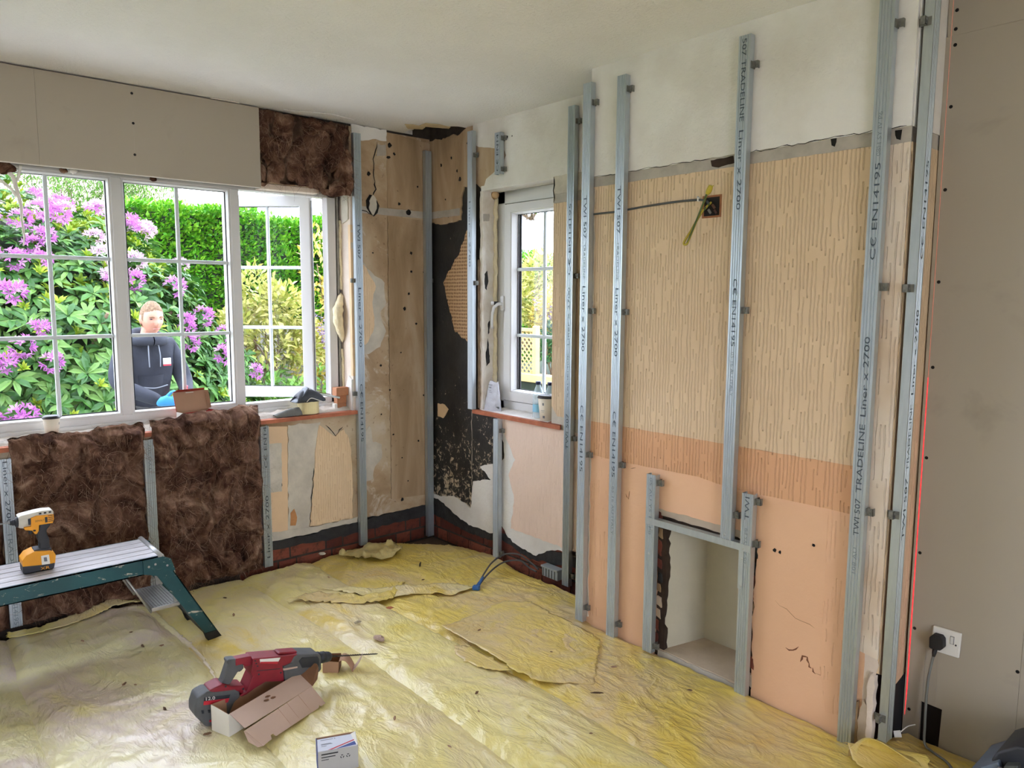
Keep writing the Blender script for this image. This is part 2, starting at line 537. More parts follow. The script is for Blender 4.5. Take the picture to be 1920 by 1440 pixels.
# ------------------------------------------------------------------ the room shell
def dark_spot(name, frame, u, z, r, t, parent, seed, mat='dark_void', sq=1.0):  # flat near-black patch painting the shade in a hole
    rnd = random.Random(seed)
    n = 9
    pts = [(u + math.cos(2 * PI * i / n) * r * rnd.uniform(0.6, 1.25), z + sq * math.sin(2 * PI * i / n) * r * rnd.uniform(0.6, 1.25)) for i in range(n)]
    return struct(name, MB().prism(frame, pts, t - 0.0015, t + 0.0006), mat, parent)
def crack(frame, pts, w, t, parent, seed, mat='dark_void'):
    """thin broken line following the points"""
    rnd = random.Random(seed)
    fine = []
    for (a, b) in zip(pts[:-1], pts[1:]):
        k = max(2, int(math.hypot(b[0] - a[0], b[1] - a[1]) / 0.02))
        for j in range(k):
            s = j / k
            fine.append((a[0] + (b[0] - a[0]) * s + rnd.uniform(-.004, .004), a[1] + (b[1] - a[1]) * s + rnd.uniform(-.004, .004)))
    fine.append(pts[-1])
    L, R = [], []
    for i, p in enumerate(fine):
        q0, q1 = fine[max(0, i - 1)], fine[min(len(fine) - 1, i + 1)]
        dx, dy = q1[0] - q0[0], q1[1] - q0[1]
        l = math.hypot(dx, dy) + 1e-9
        k = w * rnd.uniform(0.35, 1.0) * (0.3 if i in (0, len(fine) - 1) else 1)
        L.append((p[0] - dy / l * k, p[1] + dx / l * k)); R.append((p[0] + dy / l * k, p[1] - dx / l * k))
    m = MB()
    for i in range(len(fine) - 1):
        vs = [frame(*L[i], t), frame(*L[i + 1], t), frame(*R[i + 1], t), frame(*R[i], t)]
        m.add(vs, [(0, 1, 2, 3)])
    return struct('crack', m, mat, parent)

def brick_meshes():
    out = {}
    for nm, w in (('stretcher', 0.206), ('header', 0.096), ('closer', 0.046)):
        for v in range(2):
            rnd = random.Random(len(nm) * 7 + v * 13)
            m = MB()
            # front face split in a 4 x 3 grid with chipped edges, body behind
            nu, nz = 4, 3
            def fn(a, b):
                e = min(a, 1 - a, b, 1 - b)
                return ((a - .5) * w, (0.004 if e < 0.01 else 0.0) + rnd.uniform(-.002, .002), (b - .5) * 0.063)
            m.grid(nu, nz, fn)
            m.box((-w / 2 + .001, 0.004, -.031), (w / 2 - .001, 0.05, .031))
            out[nm, v] = mesh_of('brick', m, 'brick')
    return out
BRICKS = brick_meshes()
def lay_bricks(parent, place, rotz, u0, u1, courses, seed):
    rnd = random.Random(seed)
    for ci, z in enumerate(courses):
        u = u0 - (0.07 if ci % 2 else 0.0)
        while u < u1:
            nm, w = rnd.choice([('stretcher', .216), ('stretcher', .216), ('header', .106)])
            if u + w > u1 + .02:
                nm, w = ('header', .106) if u + .1 < u1 + .03 else ('closer', .056)
            c = u + w / 2
            p = place(c, z, rnd.uniform(-.002, .003))
            inst('brick', BRICKS[nm, rnd.randint(0, 1)], parent, p, (0, 0, rotz))
            u += w

# ---- floor under everything
floor = struct('floor', MB().box((-1.9, -2.6, -0.22), (2.95, 4.06, -0.07)), simple('screed', C(92, 78, 66), 0.95, var=0.3, vscale=9, bump=0.5, bscale=30))

# ---- ceiling with the broken corner
def build_ceiling():
    hole = rag([(2.60, 3.85), (2.475, 3.81), (2.47, 3.70), (2.455, 3.62), (2.50, 3.55), (2.58, 3.515), (2.62, 3.48), (2.685, 3.47), (2.69, 3.85)], 0.012, 0.02, 4)
    m = MB().prism(FL, [(-1.80, -2.45), (2.70, -2.45), (2.70, 3.86), (-1.80, 3.86)], 2.40, 2.425, [hole])
    ce = struct('ceiling', m, 'ceiling')
    v = MB().box((-1.95, -2.65, 2.60), (3.0, 4.10, 2.66))
    struct('void_lid', v, 'dark_brown_void', ce)  # dark lid added over the void to keep the broken corner black
    # joist seen through the hole, and torn paper hanging round it
    struct('joist', MB().box((2.30, 3.63, 2.427), (2.95, 3.67, 2.60)), 'dark_brown_void', ce)
    for k, pts in enumerate(([(2.43, 3.70), (2.36, 3.625), (2.40, 3.60), (2.48, 3.60), (2.50, 3.66)], [(2.44, 3.60), (2.43, 3.527), (2.50, 3.50), (2.585, 3.506), (2.60, 3.54), (2.50, 3.58)])):
        m = MB().prism(FL, rag(pts, .006, .012, k), 2.3945, 2.3985)
        struct('torn_paper', m, simple('torn_paper_%d' % k, C(206, 186, 146), .8, var=.1), ce)
    # loose flake along the window wall edge
    m = MB().prism(FL, rag([(1.36, 3.785), (1.44, 3.76), (1.50, 3.785)], .004, .01, 9), 2.394, 2.3985)
    struct('torn_paper', m, 'board_edge', ce)
    m = MB().prism(FL, rag([(1.72, 3.76), (1.95, 3.68), (2.10, 3.72), (2.12, 3.80), (1.75, 3.80)], .006, .02, 19), 2.395, 2.3985)
    struct('torn_paper', m, 'ceiling', ce)
    return ce
ceiling = build_ceiling()

# ---- window wall
WX0, WX1, WZ0, WZ1 = -1.40, 2.13, 0.79, 2.03
def build_wall_back():
    w = struct('wall_back', MB().prism(BK, rect(-1.9, 2.675, -.2, 2.62), -0.27, -0.015, [rect(WX0, WX1, WZ0, WZ1)]), simple('mortar', C(64, 56, 50), .95, var=.35, vscale=20, bump=.6, bscale=40))
    # old plaster skin with ragged lower edge
    low = [(2.66, .158), (2.56, .15), (2.29, .152), (2.19, .158), (2.10, .17), (1.89, .163), (1.72, .172), (1.60, .18), (0.5, .17), (-1.75, .17)]
    low = rag(low + [(-1.75, .3)], .010, .02, 2)
    low = low[:low.index((-1.75, .17)) + 1] if (-1.75, .17) in low else low
    out = [(2.66, 2.385), (2.66, .20)] + low + [(-1.75, .17), (-1.75, 2.385)]
    struct('plaster_layer', MB().prism(BK, out, -0.016, 0.0, [rect(WX0, WX1, WZ0, WZ1)]), 'plaster', w)
    P = lambda nm, pts, t, mat, seed=1, amp=.008, step=.02, t0=-.002: struct(nm, MB().prism(BK, rag(pts, amp, step, seed), t0, t), mat, w)
    P('plaster_patch', [(2.362, .235), (2.66, .22), (2.66, 1.905), (2.36, 1.915)], .004, 'brown_plaster', 3, .003)
    P('plaster_patch', [(2.362, 1.962), (2.66, 1.962), (2.66, 2.36), (2.50, 2.375), (2.362, 2.385)], .004, 'brown_plaster', 4, .004)
    P('paint_patch', [(2.135, 2.33), (2.20, 2.315), (2.27, 2.335), (2.36, 2.335), (2.36, 2.398), (2.135, 2.398)], .005, 'white', 5, .008)
    P('cement_patch', [(2.295, 2.245), (2.355, 2.255), (2.355, 2.315), (2.30, 2.31)], .003, 'grey_band', 6)
    P('picture_rail_scar', [(2.14, 1.920), (2.66, 1.918), (2.66, 1.958), (2.14, 1.958)], .003, 'grey_band', 7, .002)
    P('cement_patch', [(2.15, 1.68), (2.21, 1.63), (2.27, 1.57), (2.335, 1.53), (2.345, 1.42), (2.30, 1.36), (2.34, 1.25), (2.30, 1.16), (2.22, 1.12), (2.15, 1.13)], .003, 'pale_cement', 8, .015)
    P('wallpaper', [(2.15, 1.66), (2.199, 1.63), (2.24, 1.565), (2.275, 1.51), (2.25, 1.42), (2.262, 1.33), (2.25, 1.245), (2.20, 1.175), (2.15, 1.18)], .006, 'paper_yellow', 9, .008)
    P('cement_patch', [(2.15, .62), (2.22, .70), (2.24, .60), (2.30, .58), (2.30, .50), (2.25, .45), (2.24, .38), (2.15, .36)], .003, 'pale_cement', 38, .012)
    P('wallpaper', [(2.15, .58), (2.185, .57), (2.195, .45), (2.15, .43)], .005, 'paper_yellow', 39, .006)
    # under the sill
    P('paint_patch', [(1.56, .178), (1.70, .173), (1.715, .752), (1.56, .765)], .004, 'old_peach', 10, .003)
    P('cement_patch', [(1.598, .405), (1.672, .40), (1.678, .665), (1.605, .67)], .006, 'pale_cement', 11, .004)
    P('cement_patch', [(1.702, .172), (1.825, .17), (1.845, .30), (1.862, .456), (1.875, .60), (1.91, .755), (1.72, .757)], .003, 'pale_cement', 12, .010)
    P('wallpaper', [(1.828, .168), (2.096, .168), (2.10, .40), (2.095, .58), (2.075, .66), (2.05, .70), (1.99, .665), (1.93, .715), (1.90, .74), (1.873, .60), (1.862, .456), (1.842, .30)], .006, 'paper_yellow', 13, .007)
    P('paint_patch', [(1.715, .20), (1.745, .195), (1.755, .24), (1.74, .29), (1.718, .27)], .005, simple('rust_stain', C(190, 134, 84), .85, var=.2, vscale=30), 14, .004)
    P('cement_patch', [(1.60, .135), (1.89, .13), (2.13, .128), (2.13, .172), (1.86, .17), (1.60, .182)], .006, 'pale_cement', 15, .006)
    # bitumen band and brick courses at the foot
    band = rag([(1.50, .085), (1.80, .082), (1.92, .07), (2.13, .078), (2.40, .085), (2.66, .085), (2.66, .158), (2.40, .152), (2.13, .14), (1.90, .14), (1.86, .125), (1.60, .132), (1.50, .14)], .008, .018, 16)
    struct('bitumen_band', MB().prism(BK, band, -.016, .009), 'bitumen', w)
    lay_bricks(w, lambda c, z, d: (c, YB + .006 + d, z), 0, 1.50, 2.655, (.049, -.026), 3)
    # holes and knocks, painted as flat dark spots
    for k, (u, z, r) in enumerate([(1.665, .638, .016), (1.660, .431, .016), (2.439, .221, .012), (2.371, 2.246, .012), (2.378, 2.315, .015), (2.501, 1.945, .018), (2.44, 1.99, .010), (2.52, 1.60, .008),
                                   (2.50, 1.47, .009), (2.47, 1.38, .011), (2.55, 1.29, .008), (2.30, 1.05, .007), (2.44, 1.12, .005), (2.60, .85, .006), (2.52, 1.71, .010), (2.41, 2.27, .008), (2.24, 2.14, .012),
                                   (2.56, .57, .008), (2.44, .48, .005), (2.38, .63, .006), (2.62, .28, .009), (2.30, .76, .005), (2.57, 2.10, .006), (2.26, 1.70, .006), (2.36, .90, .006), (2.48, .33, .005), (2.61, 1.60, .007)]):
        dark_spot('knock_hole', BK, u, z, r, .0045, w, 100 + k)
    dark_spot('broken_hole', BK, 2.262, 1.968, .036, .0045, w, 153, sq=1.6)
    struct('broken_plaster', MB().prism(BK, rag([(2.238, 1.94), (2.262, 1.91), (2.285, 1.95), (2.285, 2.0), (2.262, 2.025), (2.24, 1.99)], .006, .012, 4), 0, .011), 'pale_cement', w)
    crack(BK, [(2.30, 2.32), (2.272, 2.228), (2.270, 2.15), (2.282, 2.06), (2.262, 2.015)], .005, .0058, w, 1)
    crack(BK, [(2.262, 1.915), (2.20, 1.935), (2.15, 1.93)], .004, .0058, w, 2)
    crack(BK, [(1.94, .735), (1.975, .70), (2.0, .668), (2.02, .70), (2.045, .715)], .003, .0075, w, 3)
    crack(BK, [(2.36, .24), (2.358, 1.91)], .0012, .0052, w, 4, 'dark_brown_void')
    crack(BK, [(1.86, .5), (1.84, .3), (1.828, .18)], .003, .0075, w, 5)
    # right-hand reveal of the window opening, patched plaster
    def JR(u, z, t): return (2.13 - t, u, z)
    struct('reveal', MB().prism(JR, rag([(3.815, .80), (3.99, .80), (3.99, 2.03), (3.815, 2.03)], .004, .03, 21), -.012, .012), 'reveal_plaster', w)
    struct('reveal_patch', MB().prism(JR, rag([(3.83, 1.88), (3.90, 1.86), (3.91, 2.02), (3.83, 2.02)], .008, .02, 22), .0, .020), 'pale_cement', w)
    struct('reveal_patch', MB().prism(JR, rag([(3.818, .80), (3.90, .80), (3.89, .93), (3.85, 1.0), (3.818, .98)], .008, .02, 23), .0, .022), 'white', w)
    struct('reveal_paint', MB().prism(JR, rag([(3.813, 1.0), (3.835, 1.0), (3.838, 1.85), (3.813, 1.85)], .003, .03, 24), .0, .0145), 'old_peach', w)
    # new plasterboard over the window
    for k, (a, b) in enumerate([(-1.75, -0.57), (-0.569, 0.633), (0.6337, 1.600)]):
        p = struct('plasterboard_panel', MB().prism(BK, rect(a, b, 1.998, 2.392), .018, .031), 'board', w)
        struct('cut_edge', MB().prism(BK, rect(a, b, 1.9965, 1.9995), .0175, .0315), 'board_edge', p)
        for z in (2.358, 2.227, 2.088):
            if k == 2:
                struct('screw', MB().lathe(BK(1.0105, z, .0305), (0, -1, 0), [(0, .006), (.001, .006), (.0012, .003)], 10), 'dark_void', p)
        if k == 2:
            struct('pencil_line', MB().prism(BK, [(1.0085, 2.0), (1.0095, 2.0), (1.0135, 2.37), (1.0125, 2.37)], .0305, .0313), 'grey_band', p)
    return w
wall_back = build_wall_back()

# ---- alcove wall with the small window
AZ0, AZ1, AY0, AY1 = 0.79, 2.04, 2.745, 3.32
def build_wall_alcove():
    w = struct('wall_alcove', MB().prism(AL, rect(.98, 4.09, -.2, 2.62), -.24, -.016, [rect(AY0, AY1, AZ0, AZ1)]), 'mortar')
    tar = [(3.05, .17), (3.82, .17), (3.82, 2.10), (3.32, 2.10), (3.32, .792), (3.05, .792)]
    struct('tar_coat', MB().prism(AL, tar, -.017, -.009), 'tar', w)
    P = lambda nm, pts, t, mat, seed=1, amp=.010, step=.02, t0=-.016, sm=(): struct(nm, MB().prism(AL, rag(pts, amp, step, seed, sm), t0, t), mat, w)
    # upper part
    P('plaster_layer', [(3.82, 1.90), (3.80, 1.895), (3.718, 1.878), (3.514, 1.89), (3.513, 1.957), (3.483, 2.076), (3.369, 2.081), (3.32, 2.043), (2.20, 2.043), (2.20, 2.398), (3.45, 2.398), (3.52, 2.37), (3.82, 2.375)], 0, 'brown_plaster', 31, .012, sm=(7, 8, 9))
    P('paint_layer', [(2.20, 2.046), (3.30, 2.046), (3.294, 2.056), (3.276, 2.093), (3.223, 2.115), (3.136, 2.158), (3.107, 2.198), (3.128, 2.233), (3.223, 2.251), (3.34, 2.273), (3.392, 2.291), (3.392, 2.40), (2.2, 2.40)], .005, 'white', 32, .008, t0=-.002, sm=(0, 11, 12))
    P('picture_rail_scar', [(3.52, 1.918), (3.82, 1.918), (3.82, 1.958), (3.52, 1.958)], .003, 'grey_band', 33, .003, t0=-.002)
    P('picture_rail_scar', [(2.2, 1.918), (2.745, 1.918), (2.745, 2.048), (2.2, 2.048)], .004, 'grey_band', 34, .003, sm=(1,))
    P('picture_rail_scar', [(2.2, 1.962), (2.74, 1.960), (2.74, 2.046), (2.2, 2.046)], .007, 'pale_cement', 35, .003, t0=0)
    # right of the window
    P('plaster_layer', [(2.2, .12), (2.65, .15), (2.70, .79), (2.745, .80), (2.745, 1.92), (2.2, 1.92)], 0, 'pale_cement', 36, .006, sm=(3,))
    P('wallpaper', [(2.2, .86), (2.70, .85), (2.742, .90), (2.743, 1.915), (2.2, 1.915)], .004, 'paper_cream', 37, .004, t0=-.002, sm=(2,))
    # below the sill
    P('plaster_layer', [(2.2, .12), (2.666, .152), (2.75, .129), (2.852, .073), (3.004, .093), (3.083, .118), (3.15, .175), (3.223, .107), (3.42, .107), (3.54, .129), (3.733, .191), (3.82, .20), (3.82, .222), (3.725, .218), (3.60, .25), (3.422, .21), (3.40, .378), (3.236, .417), (3.334, .477), (3.143, .541), (3.12, .56), (3.125, .65), (3.18, .786), (2.2, .786)], 0, 'white', 38, .010, sm=(22,))
    P('wallpaper', [(3.155, .774), (3.098, .676), (3.02, .571), (3.075, .475), (3.028, .351), (3.055, .177), (2.671, .175), (2.2, .175), (2.2, .786), (3.14, .786)], .005, 'paper_pink', 39, .009, t0=-.002)
    struct('bitumen_band', MB().prism(AL, rag([(3.82, .09), (3.60, .07), (3.42, .055), (3.25, .06), (3.17, .09), (3.05, .075), (2.90, .04), (2.78, .06), (2.62, .07), (2.62, .15), (2.76, .125), (2.85, .09), (3.0, .11), (3.09, .13), (3.22, .12), (3.42, .115), (3.56, .14), (3.73, .20), (3.82, .21)], .010, .018, 40), -.017, -.003), 'bitumen', w)
    # surviving scrap of patterned paper on the tar
    t = NT('dotted_paper'); t.set(Roughness=.8)
    sx = t.n('ShaderNodeSeparateXYZ'); t.l(t.co(), sx.inputs[0])
    cb = t.n('ShaderNodeCombineXYZ'); t.l(sx.outputs['Y'], cb.inputs[0]); t.l(t.math('MULTIPLY', sx.outputs['Z'], .8), cb.inputs[1])
    vo = t.n('ShaderNodeTexVoronoi'); vo.voronoi_dimensions = '2D'; vo.inputs['Scale'].default_value = 62; vo.inputs['Randomness'].default_value = 0.12
    t.l(cb.outputs[0], vo.inputs['Vector'])
    t.color(t.ramp(vo.outputs['Distance'], [(0.25, C(132, 94, 62)), (0.42, C(210, 174, 132))])); MATS['dots'] = t.m
    P('wallpaper', [(3.478, 1.803), (3.545, 1.686), (3.64, 1.603), (3.69, 1.537), (3.649, 1.431), (3.60, 1.30), (3.585, 1.258), (3.50, 1.21), (3.44, 1.187), (3.385, 1.16), (3.385, 1.86), (3.44, 1.86)], -.004, 'dots', 41, .012, t0=-.012, step=.015)
    P('paper_scrap', [(3.755, .80), (3.69, .80), (3.65, .775), (3.68, .735), (3.70, .715), (3.755, .72)], -.002, 'old_peach', 42, .006)
    for k, (u, z, r) in enumerate([(3.60, 2.25, .008), (3.52, 2.12, .014), (3.545, 2.17, .008), (3.63, 1.93, .014), (3.66, 2.02, .006), (3.45, 2.31, .006), (3.70, 2.22, .010), (3.10, 2.29, .008), (3.06, 2.29, .004)]):
        dark_spot('knock_hole', AL, u, z, r, .0005 if u > 3.4 else .0052, w, 200 + k)
    crack(AL, [(3.422, .79), (3.42, .50), (3.418, .22)], .003, -.0075, w, 8, 'pale_cement')
    crack(AL, [(2.74, 2.045), (2.738, 1.92)], .006, .0075, w, 9)
    # bricks at the foot, some above where the plaster is gone
    lay_bricks(w, lambda c, z, d: (XA + .006 + d, c, z), -PI / 2, 2.56, 3.815, (.049, -.026), 11)
    for c, z, nm in ((3.17, .124, 'header'), (3.30, .124, 'header'), (2.70, .124, 'header'), (3.75, .124, 'stretcher')):
        inst('brick', BRICKS[nm, 0], w, (XA + .012, c, z), (0, 0, -PI / 2))
    # left reveal of the small window: white flaking plaster with bare dark patches
    def JL(u, z, t): return (u, AY1 - t, z)
    t = NT('flaking_reveal'); t.set(Roughness=.85)
    c = t.ramp(t.noise(7, 5, .6, .5), [(.35, C(214, 202, 184)), (.65, C(232, 226, 216))])
    t.color(c)
    t.bump(t.noise(30, 4), .5, .006); MATS['flaking'] = t.m
    rv = P2 = struct('reveal', MB().prism(JL, rag([(2.665, .80), (2.765, .80), (2.765, 2.035), (2.665, 2.035)], .006, .02, 51), -.02, .006), 'flaking', w)
    for k, pts in enumerate(([(2.676, 1.58), (2.695, 1.60), (2.704, 1.54), (2.692, 1.49), (2.680, 1.50)], [(2.70, 1.30), (2.715, 1.32), (2.712, 1.25), (2.702, 1.24)], [(2.685, 1.14), (2.70, 1.22), (2.708, 1.18), (2.715, 1.08), (2.69, 1.06)], [(2.667, 1.91), (2.71, 1.915), (2.71, 1.875), (2.667, 1.87)])):
        struct('bare_patch', MB().prism(JL, rag(pts, .006, .012, 60 + k), .0, .0068), 'bitumen' if k < 3 else 'grey_band', rv)
    # old conduit and dark chase between the liner and the reveal
    struct('chase_edge', MB().prism(AL, rag([(3.335, .82), (3.35, .82), (3.352, 1.66), (3.338, 1.66)], .004, .03, 53), -.01, .004), simple('chase', C(150, 128, 108), .9, var=.3, vscale=22, bump=.6, bscale=30), w)
    # soffit over the small window
    def SO(u, v, t): return (u, v, AZ1 - t)
    struct('soffit', MB().prism(SO, rect(2.656, 2.77, AY0, AY1), -.02, .006), 'white', w)
    return w
wall_alcove = build_wall_alcove()

# ---- chimney breast
def build_breast():
    FH = rect(1.395, 1.860, -.05, .592)
    w = struct('wall_chimney_breast', MB().prism(BR, rect(YR + .006, 2.25, -.2, 2.40), -.255, -.012, [FH]), 'mortar')
    P = lambda nm, pts, t, mat, seed=1, amp=.006, step=.025, t0=-.0125, sm=(), holes=(): struct(nm, MB().prism(BR, rag(pts, amp, step, seed, sm), t0, t, holes), mat, w)
    fh = rag([(1.402, -.02), (1.853, -.02), (1.850, .30), (1.855, .58), (1.40, .582), (1.407, .3)], .007, .015, 3, (0,))
    P('painted_plaster', [(1.0, -.08), (2.236, -.08), (2.236, .915), (1.0, .915)], 0, 'peach', 61, .003, holes=[fh], sm=(0, 2))
    P('plaster_layer', [(YR, .30), (1.0, .30), (1.0, .90), (2.25, .90), (2.25, 2.40), (YR, 2.40)], -.003, 'pale_cement', 62, .0, sm=(0, 1, 2, 3, 4, 5))
    P('edge_plaster', [(2.236, -.08), (2.25, -.08), (2.25, .90), (2.236, .90)], -.003, 'pale_cement', 162, .0, sm=(0, 1, 2, 3))
    P('wallpaper', [(1.025, .9145), (2.236, .9145), (2.236, 1.916), (1.025, 1.918)], .004, 'paper_cream', 63, .002, t0=-.004)
    P('wallpaper', [(1.025, .755), (1.15, .757), (1.50, .752), (1.66, .77), (2.06, .762), (2.236, .765), (2.236, .9145), (1.025, .9145)], .004, 'paper_orange', 64, .003, t0=-.004)
    P('wallpaper', [(2.068, .045), (2.20, .03), (2.236, .03), (2.236, .768), (2.066, .765)], .002, 'paper_peach', 65, .004, t0=-.004)
    P('wallpaper', [(1.072, .06), (1.118, .05), (1.146, .20), (1.144, .76), (1.06, .76)], .002, 'paper_peach', 66, .004, t0=-.004)
    P('scraped_strip', [(YR, .30), (1.027, .31), (1.06, .33), (1.058, .758), (1.027, .80), (1.027, 1.914), (YR, 1.916)], .0035, 'paper_scraped', 67, .003, t0=-.004, sm=(6,))
    P('broken_plaster', [(YR + .012, -.08), (1.05, -.08), (1.055, .33), (1.01, .31), (YR + .004, .305)], -.001, 'reveal_plaster', 68, .008)
    P('broken_plaster', [(YR + .004, -.08), (1.02, -.08), (1.012, .05), (.995, .15), (YR + .012, .13)], .010, 'hearth', 69, .012, .015)
    P('broken_plaster', [(YR + .002, .02), (YR + .016, .02), (YR + .020, .12), (YR + .026, .20), (YR + .012, .25), (YR + .002, .24)], .0115, 'reveal_plaster', 70, .008, .015)
    P('broken_plaster', [(1.0, -.07), (1.035, -.07), (1.03, .12), (1.008, .14)], .014, simple('old_timber', C(150, 122, 88), .85, var=.2, vscale=18, bump=.6, bscale=20), 73, .006, .015)
    P('picture_rail_scar', [(YR, 1.916), (2.25, 1.914), (2.25, 1.958), (YR, 1.963)], .001, 'grey_band', 71, .004, t0=-.004, sm=(3, 1))
    P('paint_layer', [(YR, 1.961), (2.25, 1.956), (2.25, 2.40), (YR, 2.40)], .008, 'white', 72, .0035, .02, t0=-.004, sm=(1, 2, 3))
    for k, (pts, m) in enumerate((([(1.655, 1.952), (1.56, 1.956), (1.555, 1.93), (1.62, 1.922), (1.65, 1.93)], 'dark_brown_void'), ([(1.205, 1.962), (1.185, 1.962), (1.19, 1.935), (1.20, 1.94)], 'dark_void'), ([(1.006, 1.955), (.985, 1.955), (.988, 1.925), (1.0, 1.93)], 'dark_void'), ([(1.505, 1.955), (1.495, 1.957), (1.50, 1.92), (1.51, 1.92)], 'dark_void'))):
        struct('broken_hole', MB().prism(BR, rag(pts, .005, .012, 80 + k), 0, .0016), m, w)  # flat dark patches paint the shade in the broken spots
    crack(BR, [(2.24, 1.957), (1.9, 1.958), (1.655, 1.957)], .0016, .0086, w, 21)
    crack(BR, [(1.49, 1.957), (1.21, 1.961), (.97, 1.963)], .0016, .0086, w, 22)
    # stains and gouges in the peach plaster
    crack(BR, [(1.27, .22), (1.245, .225), (1.225, .245)], .004, .0006, w, 23, 'rust_dark')
    crack(BR, [(1.215, .19), (1.212, .215), (1.195, .217), (1.185, .195), (1.175, .185)], .004, .0006, w, 24, 'rust_dark')
    crack(BR, [(1.172, .185), (1.16, .17)], .004, .0006, w, 25, 'rust_dark')
    crack(BR, [(1.16, .175), (1.08, .165)], .0012, .0006, w, 26, 'rust_dark')
    crack(BR, [(1.32, .38), (1.24, .345), (1.17, .33)], .0008, .0006, w, 27, 'rust_dark')
    crack(BR, [(2.0, .745), (1.97, .75)], .002, .0006, w, 28, 'rust_dark')
    crack(BR, [(2.02, .63), (2.005, .61), (2.0, .645)], .003, .0006, w, 29, 'rust_dark')
    for k, (u, z, r) in enumerate([(1.332, .565, .008), (1.312, .562, .006), (2.16, .52, .005), (1.19, .62, .006)]):
        dark_spot('knock_hole', BR, u, z, r, .0002 if k != 3 else .004, w, 300 + k)
    # left corner where paper was torn away
    P('torn_edge', [(2.222, .02), (2.249, .02), (2.249, 1.91), (2.224, 1.91)], .0055, 'pale_cement', 88, .008, .03, t0=-.004)
    # back box for the wall light
    bx = MB().prism(BR, rect(1.600, 1.682, 1.745, 1.826), -.001, .0052, [rect(1.608, 1.674, 1.752, 1.819)])
    struct('back_box_rim', bx, simple('box_rim', C(150, 96, 60), .8, var=.2, vscale=40), w)
    struct('painted_box_hole', MB().prism(BR, rect(1.606, 1.676, 1.750, 1.821), .0035, .0046), 'dark_void', w)  # dark plate paints the shade inside the back box
    for k, (u, z) in enumerate(((1.655, 1.80), (1.632, 1.785), (1.648, 1.768), (1.622, 1.765))):
        struct('terminal', MB().obox(BR(u, z, .007), (0, .6, .8), (0, -.8, .6), (1, 0, 0), .009, .004, .003), simple('terminal_%d' % k, (C(60, 60, 64), C(104, 70, 50), C(120, 116, 110), C(70, 40, 30))[k], .5), w)
    # fireplace niche: splayed cheeks, back, hearth
    n = struct('fireplace_niche', MB().add([(2.418, 1.812, -.01), (2.60, 1.745, .03), (2.60, 1.745, .60), (2.418, 1.812, .60)], [(0, 1, 2, 3)])
               .add([(2.60, 1.745, .03), (2.60, 1.475, .03), (2.60, 1.475, .60), (2.60, 1.745, .60)], [(0, 1, 2, 3)])
               .add([(2.60, 1.475, .03), (2.418, 1.43, -.01), (2.418, 1.43, .60), (2.60, 1.475, .60)], [(0, 1, 2, 3)])
               .add([(2.418, 1.812, .60), (2.60, 1.745, .60), (2.60, 1.475, .60), (2.418, 1.43, .60)], [(0, 1, 2, 3)]), 'niche_plaster', w)
    struct('hearth', MB().add([(2.405, 1.83, .012), (2.61, 1.76, .03), (2.61, 1.46, .03), (2.405, 1.42, .012), (2.405, 1.83, -.08), (2.405, 1.42, -.08)], [(0, 1, 2, 3), (0, 3, 5, 4)]), 'hearth', w)
    struct('hearth_edge', MB().prism(BR, rag([(1.83, -.06), (1.43, -.06), (1.43, .006), (1.83, .010)], .008, .02, 6), -.02, .001), 'grey_band', w)
    for k, (u0, u1) in enumerate(((1.808, 1.866), (1.39, 1.432))):
        struct('broken_edge', MB().prism(BR, rag(rect(u0, u1, -.02, .60), .005, .02, 90 + k), -.04, -.008), 'dark_brown_void', w)
        rnd = random.Random(40 + k)
        z = .02
        while z < .54:
            h = rnd.uniform(.03, .09)
            uc = (u0 + u1) / 2 + rnd.uniform(-.008, .008)
            hw = rnd.uniform(.007, .015)
            struct('rubble', MB().prism(BR, rag([(uc - hw, z), (uc + hw, z + .01), (uc + hw * .8, z + h), (uc - hw * .7, z + h * .9)], .006, .012, 400 + k * 30 + int(z * 100)), -.02, rnd.uniform(-.006, .002)), rnd.choice(['brick', 'brick', 'old_timber', 'bitumen', 'hearth']), w)
            z += h + rnd.uniform(.004, .02)
    struct('broken_edge', MB().prism(BR, rag([(1.40, .555), (1.853, .56), (1.853, .592), (1.40, .592)], .006, .02, 93), -.04, -.007), 'dark_brown_void', w)
    struct('broken_edge', MB().prism(BR, rag([(1.44, .572), (1.85, .578), (1.85, .604), (1.44, .60)], .006, .02, 94), -.012, .0015), 'hearth', w)
    # the side of the breast that faces into the room
    P3 = lambda nm, pts, t, mat, seed=1, amp=.004, t0=-.02: struct(nm, MB().prism(RT, rag(pts, amp, .03, seed), t0, t), mat, w)
    P3('paint_layer', [(XB + .004, 1.962), (2.66, 1.962), (2.66, 2.40), (XB + .004, 2.40)], .004, 'white', 95, .002)
    P3('picture_rail_scar', [(XB + .006, 1.916), (2.66, 1.916), (2.66, 1.963), (XB + .006, 1.963)], .0, 'grey_band', 96, .002)
    P3('wallpaper', [(XB + .004, .25), (2.47, .22), (2.52, .16), (2.66, .19), (2.66, 1.916), (XB + .004, 1.916)], .003, 'paper_cream', 97, .003)
    P3('dark_foot', [(XB + .006, -.08), (2.66, -.08), (2.66, .25), (XB + .006, .30)], -.004, 'dark_void', 98, .003)  # foot of the side face, coloured near black
    return w
MATS['rust_dark'] = simple('rust_dark', C(120, 74, 48), .85)
MATS['old_timber'] = simple('old_timber', C(150, 122, 88), .85, var=.2, vscale=18, bump=.6, bscale=20)
wall_breast = build_breast()

